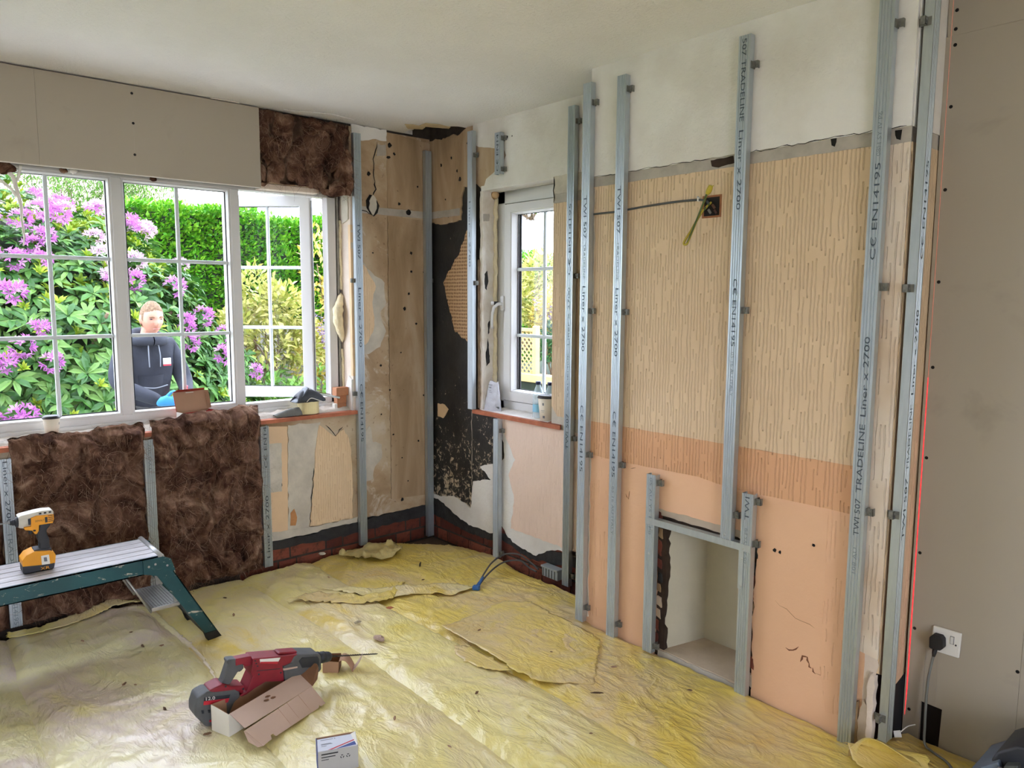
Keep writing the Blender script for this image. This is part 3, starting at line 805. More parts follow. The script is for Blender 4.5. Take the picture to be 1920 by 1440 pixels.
# ---- boarded wall right of the breast
def build_wall_right():
    w = struct('wall_right', MB().box((2.618, -2.6, -.2), (2.67, YR - .004, 2.62)), 'dark_void')
    e = YR - .010
    A = [(.62, -.06), (.830, -.06), (.826, .112), (.893, .114), (.891, -.06), (e - .004, -.06), (e + .006, 2.2541), (.62, 2.2541)]
    for k, pts in enumerate((A, rect(-.58, .6192, -.06, 2.254), rect(-2.6, -.583, -.06, 2.254), [(-.58, 2.2546), (e + .002, 2.2546), (e + .006, 2.40), (-.58, 2.40)], rect(-2.6, -.583, 2.2546, 2.40))):
        p = struct('plasterboard_panel', MB().prism(RW, pts, -.0135, 0), 'board', w)
        if k == 0:
            for z in (2.226, 2.043, 1.792, 1.506, 1.234, .938, .618, .357, .07):
                struct('screw', MB().lathe(RW(.9265, z, -.0005), (-1, 0, 0), [(0, .0055), (.0012, .0055), (.0014, .003)], 10), 'dark_void', p)
            for z in (.322, .90, 1.5):
                struct('screw', MB().lathe(RW(.627, z, -.0005), (-1, 0, 0), [(0, .0055), (.0012, .0055), (.0014, .003)], 10), 'dark_void', p)
            for u in (.885, .846):
                struct('pencil_line', MB().prism(RW, [(u, .114), (u + .001, .114), (u + .004, .30), (u + .003, .30)], -.001, .0006), 'grey_band', p)
        if k == 3:
            for z in (2.328, 2.273):
                struct('screw', MB().lathe(RW(.928, z, -.0005), (-1, 0, 0), [(0, .0055), (.0012, .0055), (.0014, .003)], 10), 'dark_void', p)
    return w
wall_right = build_wall_right()

# ---- the sides of the room behind the photographer
wall_left = struct('wall_left', MB().box((-1.95, -2.6, -.2), (-1.75, 4.06, 2.62)), 'white')
def YREAR(u, z, t): return (u, -2.4 + t, z)
wall_rear = struct('wall_rear', MB().prism(YREAR, rect(-1.9, 2.95, -.2, 2.62), -.2, 0, [rect(-.9, .7, -.05, 2.1)]), 'white')  # opening is added, sized for the sky light it lets in

# ---- sills
def build_sills():
    m = MB().prism(lambda u, v, t: (u, v, t), rag([(WX0, 3.79), (WX1 + .008, 3.79), (WX1 + .008, 3.83), (WX1 - .002, 3.83), (WX1 - .002, 3.955), (WX0, 3.955)], .0025, .03, 7), .782, .802)
    s = struct('trim_1', m, 'terracotta')
    # crust of old mortar between the sill and the frame
    rnd = random.Random(5)
    def fn(a, b):
        x = WX0 + a * (WX1 - WX0); y = 3.835 + b * .10
        e = min(1, 5 * b) * (1 if a < .999 else 0)
        return (x, y, .800 + e * (.012 + .012 * noise.noise(Vector((x * 9, y * 30, 2))) + .010 * noise.noise(Vector((x * 31, y * 60, 5))) + b * .018))
    struct('mortar_crust', MB().grid(190, 8, fn), 'sill_dust', s, smooth=True)
    m = MB().prism(lambda u, v, t: (u, v, t), rag([(2.632, 2.655), (2.80, 2.76), (2.80, 3.31), (2.632, 3.372)], .002, .03, 8), .788, .810)
    s2 = struct('trim_2', m, 'terracotta')
    def fn2(a, b):
        y = 2.77 + a * .55; x = 2.655 + b * .11
        return (x, y, .8095 + min(1, 6 * b) * (.004 + .005 * noise.noise(Vector((x * 60, y * 30, 2))) + (.010 if b > .55 else 0) * (1 + noise.noise(Vector((y * 25, 3, 3))))))
    struct('mortar_crust', MB().grid(50, 10, fn2), simple('sill_white', C(236, 230, 224), .85, var=.06, vscale=20, bump=.5, bscale=40), s2, smooth=True)
build_sills()

# ---- windows
def bar(frame, m, u0, u1, z0, z1, t0, t1):
    m.prism(frame, rect(u0, u1, z0, z1), t0, t1)
def pane_unit(frame, parent, u0, u1, z0, z1, gt, ubars, zbars, bead=True, lvl=True):
    """glass, glazing beads and bars for one light; gt = depth of the glass in the frame's t"""
    g = struct('pane', MB().prism(frame, rect(u0 - .004, u1 + .004, z0 - .004, z1 + .004), gt - .002, gt + .002), 'glass', parent)
    for s in (-1, 1):
        pass
    m = MB()
    for a, b, c, d in ((u0 - .004, u0 + .004, z0, z1), (u1 - .004, u1 + .004, z0, z1), (u0, u1, z0 - .004, z0 + .004), (u0, u1, z1 - .004, z1 + .004)):
        m.prism(frame, rect(a, b, c, d), gt + .002, gt + .005)
    struct('gasket', m, 'gasket', parent)
    for u in ubars:
        struct('glazing_bar', MB().prism(frame, rect(u - .009, u + .009, z0, z1), gt - .008, gt + .010), 'glazing_bar', parent, bevel=.005)
    for z in zbars:
        struct('glazing_bar', MB().prism(frame, rect(u0, u1, z - .009, z + .009), gt - .007, gt + .011), 'glazing_bar', parent, bevel=.005)

def sloped_frame(frame, m, u0, u1, z0, z1, w, tf, tb):
    """mitred bead: face at tf around (u0..u1) narrowing by w to tb"""
    o = [(u0, z0), (u1, z0), (u1, z1), (u0, z1)]
    i = [(u0 + w, z0 + w), (u1 - w, z0 + w), (u1 - w, z1 - w), (u0 + w, z1 - w)]
    i2 = [(u0 + w * .55, z0 + w * .55), (u1 - w * .55, z0 + w * .55), (u1 - w * .55, z1 - w * .55), (u0 + w * .55, z1 - w * .55)]
    vs = [frame(*p, tf) for p in o] + [frame(*p, tf) for p in i2] + [frame(*p, tb) for p in i] + [frame(*p, tb - .03) for p in i] + [frame(*p, tb - .03) for p in o]
    fs = []
    for k in range(4):
        n = (k + 1) % 4
        for a in range(4):
            fs.append((a * 4 + k, a * 4 + n, a * 4 + 4 + n, a * 4 + 4 + k))
        fs.append((16 + k, 16 + n, n, k))
    m.add(vs, fs)

def build_window_1():
    # t measured from the wall face: frame face is 0.11 behind it
    F = lambda u, z, t: (u, 3.93 - t, z)
    w = thing('window_1', None, None, (0.4, 3.93, .845)); w['kind'] = 'structure'
    xs = [-1.37, -.785, -.22, .345, .395 + .03, .958, 1.515, 2.061]
    m = MB()
    for a, b, c, d in ((-1.40, 2.087, .843, .878), (-1.40, 2.087, 1.998, 2.034), (2.037, 2.087, .843, 2.034), (-1.40, -1.36, .843, 2.034)):
        m.prism(F, rect(a, b, c, d), -.065, 0)
    struct('outer_frame', m, 'white_upvc', w, bevel=.004)
    struct('sill_rail', MB().prism(F, rect(-1.40, 2.09, .815, .845), -.06, .012), 'white_upvc', w, bevel=.004)
    for u in (-.765, -.19, .395, .958, 1.515):
        struct('mullion', MB().prism(F, rect(u - .023, u + .023, .876, 2.0), -.065, .002), 'white_upvc', w, bevel=.004)
    for (a, b) in ((-1.36, -.788), (-.742, -.213), (-.167, .372), (.418, .935), (.981, 1.492)):
        m = MB(); sloped_frame(F, m, a, b, .878, 1.998, .016, -.004, -.028)
        struct('glazing_bead', m, 'white_upvc', w)
        u0, u1, z0, z1 = a + .016, b - .016, .894, 1.984
        dz = (z1 - z0) / 3
        pane_unit(F, w, u0, u1, z0, z1, -.032, [(u0 + u1) / 2], [z0 + dz, z0 + 2 * dz])
    # the open casement, hinged on the right and pushed outwards
    near, far = Vector((1.958, 3.985, 0)), Vector((1.593, 4.330, 0))
    d = (far - near).normalized(); nr = Vector((d.y, -d.x, 0))
    if nr.y > 0: nr = -nr
    S = lambda u, z, t: tuple(near + d * u + nr * t + Vector((0, 0, z)))
    L = (far - near).length
    sash = struct('opening_sash', MB().prism(S, rect(0, L, .872, 2.012), -.055, 0, [rect(.06, L - .06, .932, 1.952)]), 'white_upvc', w, bevel=.004)
    u0, u1, z0, z1 = .06, L - .06, .932, 1.952
    dz = (z1 - z0) / 3
    pane_unit(S, sash, u0, u1, z0, z1, -.030, [(u0 + u1) / 2], [z0 + dz, z0 + 2 * dz])
    # steel locking edge of the casement (the near stile's edge)
    struct('locking_strip', MB().prism(lambda a, z, t: tuple(near + nr * (-a) - d * t + Vector((0, 0, z))), rect(.016, .034, .90, 1.985), 0, .003), 'steel_clip', sash)
    struct('stay_arm', MB().obox((1.90, 4.01, .862), (.9, .43, 0), (-.43, .9, 0), (0, 0, 1), .14, .008, .003), 'steel_clip', w)
    # dark gap and sealant round the frame on the right
    struct('sealant_gap', MB().prism(lambda u, z, t: (u, 3.945 - t, z), rag([(2.085, .80), (2.128, .80), (2.128, 2.03), (2.085, 2.03)], .003, .03, 5), -.02, 0), 'bitumen', w)
    struct('metal_angle', MB().prism(F, rect(2.092, 2.104, .82, 2.03), -.02, .004), simple('angle_bead', C(150, 148, 140), .6, metal=.3, var=.2, vscale=30), w)
    # timber packer above the last light
    struct('head_batten', MB().prism(lambda u, z, t: (u, 3.86 - t, z), rag([(1.62, 2.002), (1.945, 2.006), (1.945, 2.03), (1.62, 2.028)], .002, .03, 6), -.05, .02), 'reveal_plaster', w)
    return w
build_window_1()

def build_window_2():
    F = lambda u, z, t: (2.760 - t, u, z)
    w = thing('window_2', None, None, (2.78, 2.95, .83)); w['kind'] = 'structure'
    m = MB()
    for a, b, c, d in ((2.58, 3.312, .815, .868), (2.58, 3.312, 1.965, 2.035), (3.235, 3.312, .815, 2.035), (2.58, 2.65, .815, 2.035)):
        m.prism(F, rect(a, b, c, d), -.07, 0)
    struct('outer_frame', m, 'white_upvc', w, bevel=.004)
    sash = struct('opening_sash', MB().prism(F, rect(2.655, 3.232, .872, 1.961), -.05, .014, [rect(2.72, 3.172, .925, 1.915)]), 'white_upvc', w, bevel=.005)
    m = MB(); sloped_frame(F, m, 2.715, 3.177, .920, 1.920, .016, .010, -.014)
    struct('glazing_bead', m, 'white_upvc', sash)
    struct('gap', MB().prism(F, rect(3.2315, 3.2365, .868, 1.965), -.02, .001), 'gasket', w)
    pane_unit(F, sash, 2.731, 3.161, .936, 1.904, -.034, [2.945], [1.24, 1.604])
    struct('side_spacer', MB().prism(F, rect(3.138, 3.158, .936, 1.904), -.040, -.035), 'gasket', sash)
    # handle with keyed knob
    h = struct('handle_plate', MB().prism(F, rect(3.222, 3.250, 1.375, 1.46), .012, .024), 'white_upvc', sash, bevel=.006)
    struct('handle_lever', MB().tube([F(3.236, 1.415, .02), F(3.245, 1.412, .045), F(3.262, 1.395, .058), F(3.274, 1.36, .060), F(3.280, 1.31, .058), F(3.281, 1.275, .056)], .0085, 8, taper=lambda s: 1.15 - .35 * s), 'white_upvc', sash, smooth=True)
    struct('lock_barrel', MB().lathe(F(3.258, 1.418, .035), (-1, .55, 0), [(0, .010), (.022, .010), (.024, .004)], 12), 'gasket', sash, smooth=True)
    struct('lock_button', MB().lathe(Vector(F(3.258, 1.418, .035)) + Vector((-1, .55, 0)).normalized() * .022, (-1, .55, 0), [(0, .011), (.012, .011), (.015, .007)], 12), 'white_upvc', sash, smooth=True)
    # expanding foam along the left of the frame
    rnd = random.Random(8)
    m = MB()
    pts = [(2.752 + rnd.uniform(-.004, .004), 3.308 + rnd.uniform(-.004, .004), .82 + .022 * i) for i in range(55)]
    m.tube(pts, .015, 8, taper=lambda s: .75 + .55 * abs(noise.noise(Vector((s * 31, 1, 2)))))
    struct('expanding_foam', m, simple('foam_cream', C(226, 214, 180), .9, var=.08, vscale=25, bump=.7, bscale=60, bdist=.008), w, smooth=True)
    struct('foam_lump', MB().ellipsoid((2.742, 3.302, 2.018), (.024, .020, .022), 12, 8, lambda d: 1 + .35 * noise.noise(d * 3)), simple('foam_tan', C(206, 176, 132), .9, var=.12, vscale=30), w, smooth=True)
    return w
build_window_2()
# ------------------------------------------------------------------ metal wall liners
def text_mesh(txt):
    cu = bpy.data.curves.new('t', 'FONT'); cu.body = txt; cu.resolution_u = 2
    ob = bpy.data.objects.new('t', cu); COL.objects.link(ob)
    dg = bpy.context.evaluated_depsgraph_get()
    me = bpy.data.meshes.new_from_object(ob.evaluated_get(dg))
    vs = [(v.co.x, v.co.y) for v in me.vertices]
    fs = [tuple(p.vertices) for p in me.polygons]
    bpy.data.objects.remove(ob); bpy.data.curves.remove(cu); bpy.data.meshes.remove(me)
    x0, x1 = min(v[0] for v in vs), max(v[0] for v in vs)
    y0, y1 = min(v[1] for v in vs), max(v[1] for v in vs)
    return [((x - x0) / (x1 - x0), (y - y0) / max(1e-6, y1 - y0)) for x, y in vs], fs
_TX = {}
def text_on(fn, txt):
    """flat lettering; fn maps (0..1 along, 0..1 up the letter) to world"""
    if txt not in _TX: _TX[txt] = text_mesh(txt)
    vs, fs = _TX[txt]
    return MB().add([fn(a, b) for a, b in vs], fs)

W2, DEP, OFF = .0225, .027, .013
def liner_profile():
    th = .0012
    f = OFF + DEP
    g = .0026
    outer = [(-W2 + .005, OFF), (-W2, OFF), (-W2, f)]
    for c in (-.0135, -.0048, .0048, .0135):
        outer += [(c - .0027, f), (c - .0012, f - g), (c + .0012, f - g), (c + .0027, f)]
    outer += [(W2, f), (W2, OFF), (W2 - .005, OFF)]
    inner = [(W2 - .005, OFF + th), (W2 - th, OFF + th), (W2 - th, f - th - g), (-W2 + th, f - th - g), (-W2 + th, OFF + th), (-W2 + .005, OFF + th)]
    return outer + inner
def clip_mesh():
    """fixing clip: ear bent out sideways from the liner, with a strap running back to the wall; local x sideways, y out of wall, z up"""
    m = MB()
    m.box((-.0015, -.002, -.012), (.001, .034, .012))
    m.box((0, .020, -.012), (.019, .0235, .012))
    m.box((.0165, .010, -.012), (.019, .0235, .012))
    for z in (-.005, .005):
        m.lathe((.009, .0235, z), (0, 1, 0), [(0, .0035), (.002, .0035), (.0025, .002)], 8)
    return mesh_of('fixing_clip', m, 'steel_clip')
CLIP = clip_mesh()
def screw_mesh():
    return mesh_of('screw', MB().lathe((0, 0, 0), (0, 1, 0), [(0, .0048), (.0016, .0045), (.0026, .0028), (.0027, .0)], 10), simple('screw_steel', C(196, 200, 200), .3, metal=.9), smooth=True)
SCREW = screw_mesh()

def liner(frame, uc, z0, z1, label, clips=(), texts=(), clip_sides=(1,), vertical=True, screws=()):
    """one channel standing off the wall; texts: (string, z_low, z_high, 'up'/'down', height, faint)"""
    r = RIGHT[frame]
    base = frame(uc, z0, OFF) if vertical else frame(uc, z0, OFF)
    root = thing('wall_liner', label, 'metal stud', base, 'galvanised liners fixed to the stripped walls')
    prof = liner_profile()
    n = len(prof)
    m = MB()
    vs = [frame(uc + s, z0, t) for s, t in prof] + [frame(uc + s, z1, t) for s, t in prof]
    fs = [(i, (i + 1) % n, n + (i + 1) % n, n + i) for i in range(n)]
    tr = tessellate_polygon([[Vector((s, t, 0)) for s, t in prof]])
    fs += [tuple(t) for t in tr] + [tuple(i + n for i in t) for t in tr]
    m.add(vs, fs)
    obj('channel', m, 'galv', root)
    # orientation of clips: local x -> along the wall, y -> out of the wall
    ex = Vector(frame(1, 0, 0)) - Vector(frame(0, 0, 0)); ey = Vector(frame(0, 0, 1)) - Vector(frame(0, 0, 0))
    for z in clips:
        for side in clip_sides:
            sx = side * r
            M = Matrix((ex * sx, ey, Vector((0, 0, 1)))).transposed()
            o = inst('fixing_clip', CLIP, root, frame(uc + sx * (W2 + .001), z, 0))
            o.matrix_local = Matrix.Translation(o.location) @ M.to_4x4()
    for (u, z) in screws:
        M = Matrix((ex, ey, Vector((0, 0, 1)))).transposed()
        o = inst('screw', SCREW, root, frame(u, z, OFF + DEP))
        o.matrix_local = Matrix.Translation(o.location) @ M.to_4x4()
    for (s, a, b, dr, h, faint) in texts:
        t = OFF + DEP + .0004
        if dr == 'down':
            fn = lambda x, y: frame(uc + r * (y - .5) * h, b - x * (b - a), t)
        else:
            fn = lambda x, y: frame(uc - r * (y - .5) * h, a + x * (b - a), t)
        tag(obj('printed_text', text_on(fn, s), 'ink_faint' if faint else 'ink', root), kind='stuff')
    return root

H, HS = .0175, .012
def build_liners():
    # window wall
    liner(BK, 2.150, .004, 2.345, 'tall galvanised liner on the window wall just right of the open casement', (1.54, .9, 2.2), [('Liner x 2700', 1.165, 1.50, 'down', H, 0), ('TWI 507', 1.66, 1.86, 'down', H, 0), ('C\u20ac EN14195', .62, .955, 'down', H, 0)], clip_sides=(-1,))
    liner(BK, 2.624, -.04, 2.31, 'dim galvanised liner standing in the brown wall corner', (1.55,), [])
    liner(BK, 1.573, .010, .772, 'short liner under the sill at the right edge of the brown insulation', (), [('Liner x 2700', .06, .40, 'up', H, 0), ('C\u20ac EN14', .55, .77, 'up', H, 0)])
    liner(BK, 1.005, .010, .770, 'short pale liner showing between the two brown insulation batts', (), [('TWI 507', .62, .75, 'up', HS, 1)])
    liner(BK, .432, .010, .755, 'short liner at the left picture edge behind the impact driver', (), [('Liner x 2700', .47, .745, 'down', H, 0), ('EN14195', .02, .15, 'down', H, 1), ('TRADE', .28, .44, 'down', H, 1)])
    # alcove wall
    liner(AL, 3.376, .812, 2.36, 'galvanised liner from ceiling to sill left of the small window', (2.23, 1.53), [('Liner x 2700', 1.62, 1.98, 'down', H, 1)])
    liner(AL, 3.138, 2.10, 2.315, 'stub of liner fixed high above the small window', (2.285, 2.125), [('C\u20ac EN14', 2.115, 2.305, 'up', H, 0)])
    liner(AL, 3.145, -.005, .783, 'liner stub under the small sill in front of black tar', (.72, .02), [])
    liner(AL, 2.592, -.005, 2.352, 'tall liner beside the small window, leftmost of the close pair', (2.28, 1.555, .757, .05), [('TWI 507', .70, .88, 'up', H, 0), ('TRADELINE', .93, 1.18, 'up', HS, 1), ('Liner x 2700', 1.22, 1.50, 'up', H, 1), ('C\u20ac EN14195', 1.56, 1.90, 'up', H, 0)])
    # chimney breast
    liner(BR, 2.245, .004, 2.338, 'tall liner on the left corner of the chimney breast', (2.257, 1.395, .767, .07), [('TWI 507', 1.70, 1.88, 'down', H, 0), ('Liner x 2700', 1.22, 1.50, 'down', H, 0), ('C\u20ac EN14195', .69, .985, 'down', H, 0), ('TRADELINE', 1.53, 1.68, 'down', HS, 1)])
    liner(BR, 2.058, -.004, 2.330, 'tall liner crossed by the grey cable on the chimney breast', (2.275, 1.393, .754, .056), [('TWI 507', 1.71, 1.90, 'down', H, 0), ('Liner x 2700', 1.21, 1.49, 'down', H, 0), ('C\u20ac EN14195', .70, .98, 'down', H, 0), ('TRADELINE', 1.52, 1.68, 'down', HS, 1), ('05 16 AU ITALY', .45, .66, 'down', HS, 1)])
    liner(BR, 1.508, .562, 2.346, 'long liner ending on the crossbar above the fireplace opening', (2.246, 1.409, .663), [('507 TRADELINE', 2.06, 2.335, 'down', H, 0), ('Liner x 2700', 1.76, 2.03, 'down', H, 0), ('C\u20ac EN14195', 1.28, 1.52, 'down', H, 0), ('05 16 AU ITALY', 1.10, 1.26, 'down', HS, 1)], screws=[(1.512, .585)])
    liner(BR, 1.034, -.02, 2.395, 'tall liner near the right edge of the chimney breast', (2.259, 1.488, .780), [('108 AU', .575, .66, 'up', HS, 1), ('TWI 507', .70, .82, 'up', H, 0), ('TRADELINE', .84, 1.06, 'up', H, 0), ('Liner x 2700', 1.085, 1.335, 'up', H, 0), ('C\u20ac EN14195', 1.57, 1.86, 'up', H, 0), ('08H SY IV P6', 1.88, 2.01, 'up', HS, 1)])
    liner(BR, 1.858, .002, .747, 'short upright liner on the left of the fireplace opening', (.715, .03), [('05 AU YS 16 P8', .50, .735, 'down', HS, 1)], screws=[(1.853, .561), (1.846, .525), (1.858, .42)])
    liner(BR, 1.424, -.004, .757, 'short upright liner on the right of the fireplace opening', (.730, .575), [('TWI', .66, .745, 'up', H, 0), ('05 AU YS P8', .50, .63, 'up', HS, 1)], screws=[(1.432, .552), (1.436, .515), (1.436, .412)])
    # crossbar over the opening, lying on its side
    def CB(u, z, t): return BR(z, u, t + .002)
    base = BR(1.64, .556, OFF)
    root = thing('crossbar_liner', 'horizontal liner bridging the top of the fireplace opening', 'metal stud', base, 'galvanised liners fixed to the stripped walls')
    m = MB()
    m.prism(BR, [(1.880, .543), (1.880, .569), (1.402, .569), (1.402, .543)], OFF + DEP + .0002, OFF + DEP + .0022)
    m.prism(BR, [(1.832, .569), (1.832, .567), (1.449, .567), (1.449, .569)], OFF, OFF + DEP + .001)
    m.prism(BR, [(1.832, .545), (1.832, .543), (1.449, .543), (1.449, .545)], OFF, OFF + DEP + .001)
    obj('channel', m, 'galv', root)
    m = MB().prism(BR, [(1.449, .543), (1.43, .543), (1.43, .40), (1.449, .40)], OFF + DEP + .0002, OFF + DEP + .0018)
    obj('folded_tab', m, 'galv', root)
    # the liner on the side of the breast
    liner(RT, 2.427, .03, 2.395, 'darker liner on the side face of the chimney breast next to the plasterboard', (2.252, 1.484, .782, .108), [('TWI 507', .70, .90, 'up', H, 0), ('TRADELINE', .92, 1.13, 'up', H, 1), ('Liner x 2700', 1.16, 1.42, 'up', H, 0), ('C\u20ac EN14195', 1.57, 1.86, 'up', H, 0)], clip_sides=(-1,))
build_liners()
# ------------------------------------------------------------------ plastic-wrapped insulation over the floor
def ridge(x, y, s, seed):
    n = noise.noise(Vector((x * s, y * s, seed))) + .5 * noise.noise(Vector((x * s * 2.1, y * s * 2.1, seed + 4)))
    return max(0.0, 1 - abs(n) * 5)
SEAMS = [-1.75, -.60, -.12, .378, .938, 1.452, 1.820, 2.66]
def seam_x(k, y):
    x = SEAMS[k]
    if k == 0 or k == len(SEAMS) - 1: return x
    return x + .022 * math.sin(y * 2.1 + k * 1.7) + .008 * noise.noise(Vector((y * 6, k * 3.3, 0))) + (.02 * (2.6 - y) if k == 5 else 0)
def far_y(x):
    """where the sheet stops short of the window wall (further out at the corner)"""
    pts = [(-1.75, 3.765), (.37, 3.76), (.63, 3.725), (.82, 3.765), (1.49, 3.765), (1.96, 3.785), (2.19, 3.79), (2.32, 3.71), (2.45, 3.57), (2.59, 3.43), (2.66, 3.10)]
    for (a, b), (c, d) in zip(pts[:-1], pts[1:]):
        if a <= x <= c:
            return b + (d - b) * (x - a) / (c - a) + .010 * noise.noise(Vector((x * 17, 3, 1)))
    return 3.7
def limit_x(y):
    """right-hand limit of the sheet: breast face, alcove, boarded wall"""
    if y > 3.15: return 2.63
    if y > 2.30: return 2.63 - .05 * max(0, min(1, (3.2 - y) / .3))
    if y > 2.20: return 2.56 - (2.30 - y) * 1.75
    if y > .99: return 2.392
    if y > .93: return 2.392 + (.99 - y) * 3.2
    return 2.592
def film_height(x, y, a, pil):
    h = pil * (1 - (2 * a - 1) ** 6) * .020 - .018
    h += .007 * noise.noise(Vector((x * 2.2, y * 2.2, 1.5)))
    wx = x + .05 * noise.noise(Vector((x * 4, y * 4, 9))); wy = y + .05 * noise.noise(Vector((x * 4, y * 4, 12)))
    h += .0050 * ridge(wx, wy * .45, 7.0, 2.0) + .0032 * ridge(wx * .9, wy * .5, 15.0, 7.0)
    return h
def build_floor_sheets():
    names = ['strip of yellow-wrapped floor insulation furthest left, out towards the room', 'strip of yellow-wrapped floor insulation left of the bench',
             'pale yellow insulation strip under the left end of the bench', 'pale yellow insulation strip between the bench and the red drill',
             'yellow insulation strip that the red drill and boxes lie on', 'narrow yellow insulation strip through the middle of the floor',
             'golden yellow insulation strip along the foot of the chimney breast']
    mats = ['film_pale', 'film_pale', 'film_pale', 'film_pale', 'film_mid', 'film_mid', 'film_gold']
    out = []
    for k in range(len(SEAMS) - 1):
        y0 = -2.35
        near = k >= 2
        nu = 16 if not near else int((SEAMS[k + 1] - SEAMS[k]) / .0115)
        nv = 300 if not near else 470
        def fn(a, b):
            yy = y0 + (3.79 - y0) * (b if not near else b ** .80)
            x0, x1 = seam_x(k, yy), seam_x(k + 1, yy)
            x1 = min(x1, limit_x(yy)); x0 = min(x0, x1 - .001)
            x = x0 + (x1 - x0) * a
            fy = far_y(x)
            y = min(yy, fy)
            hz = film_height(x, y, a, 1.0)
            edge = max(0, 1 - max(0, (fy - y)) / .03)
            lim = max(0, 1 - (limit_x(y) - x) / .05) if k == 6 else 0
            return (x, y, hz - .035 * edge * edge + .012 * lim * (.5 + .5 * noise.noise(Vector((y * 9, 1, 1)))))
        m = MB().grid(nu, nv, fn)
        # the two long edges turn down into the joints
        o = single('insulation_strip', m, mats[k], names[k], 'floor insulation', ((SEAMS[k] + SEAMS[k + 1]) / 2, 1.0, -.04), 'yellow-wrapped insulation strips laid over the floor', smooth=True)
        out.append(o)
    return out
build_floor_sheets()

def film_piece(name, label, pts, lift, mat, seed, res=.012, thick=None):
    """loose flap of film: polygon on the floor lifted and crumpled by lift(u, v, x, y)"""
    xs = [p[0] for p in pts]; ys = [p[1] for p in pts]
    x0, x1, y0, y1 = min(xs), max(xs), min(ys), max(ys)
    nu, nv = max(3, int((x1 - x0) / res)), max(3, int((y1 - y0) / res))
    def inside(x, y):
        c = False
        for (ax, ay), (bx, by) in zip(pts, pts[1:] + pts[:1]):
            if (ay > y) != (by > y) and x < (bx - ax) * (y - ay) / (by - ay) + ax: c = not c
        return c
    m = MB(); idx = {}
    for j in range(nv + 1):
        for i in range(nu + 1):
            x, y = x0 + (x1 - x0) * i / nu, y0 + (y1 - y0) * j / nv
            if inside(x + .004 * noise.noise(Vector((x * 50, y * 50, seed))), y + .004 * noise.noise(Vector((x * 50, y * 50, seed + 5)))):
                idx[i, j] = len(m.v); m.v.append((x, y, lift(x, y)))
    for j in range(nv):
        for i in range(nu):
            q = [idx.get(k) for k in ((i, j), (i + 1, j), (i + 1, j + 1), (i, j + 1))]
            if None not in q: m.f.append(tuple(q))
            elif sum(v is not None for v in q) == 3: m.f.append(tuple(v for v in q if v is not None))
    o = single(name, m, mat, label, 'plastic sheet', (sum(xs) / len(xs), sum(ys) / len(ys), 0), smooth=True)
    s = o.modifiers.new('thick', 'SOLIDIFY'); s.thickness = .0012
    return o
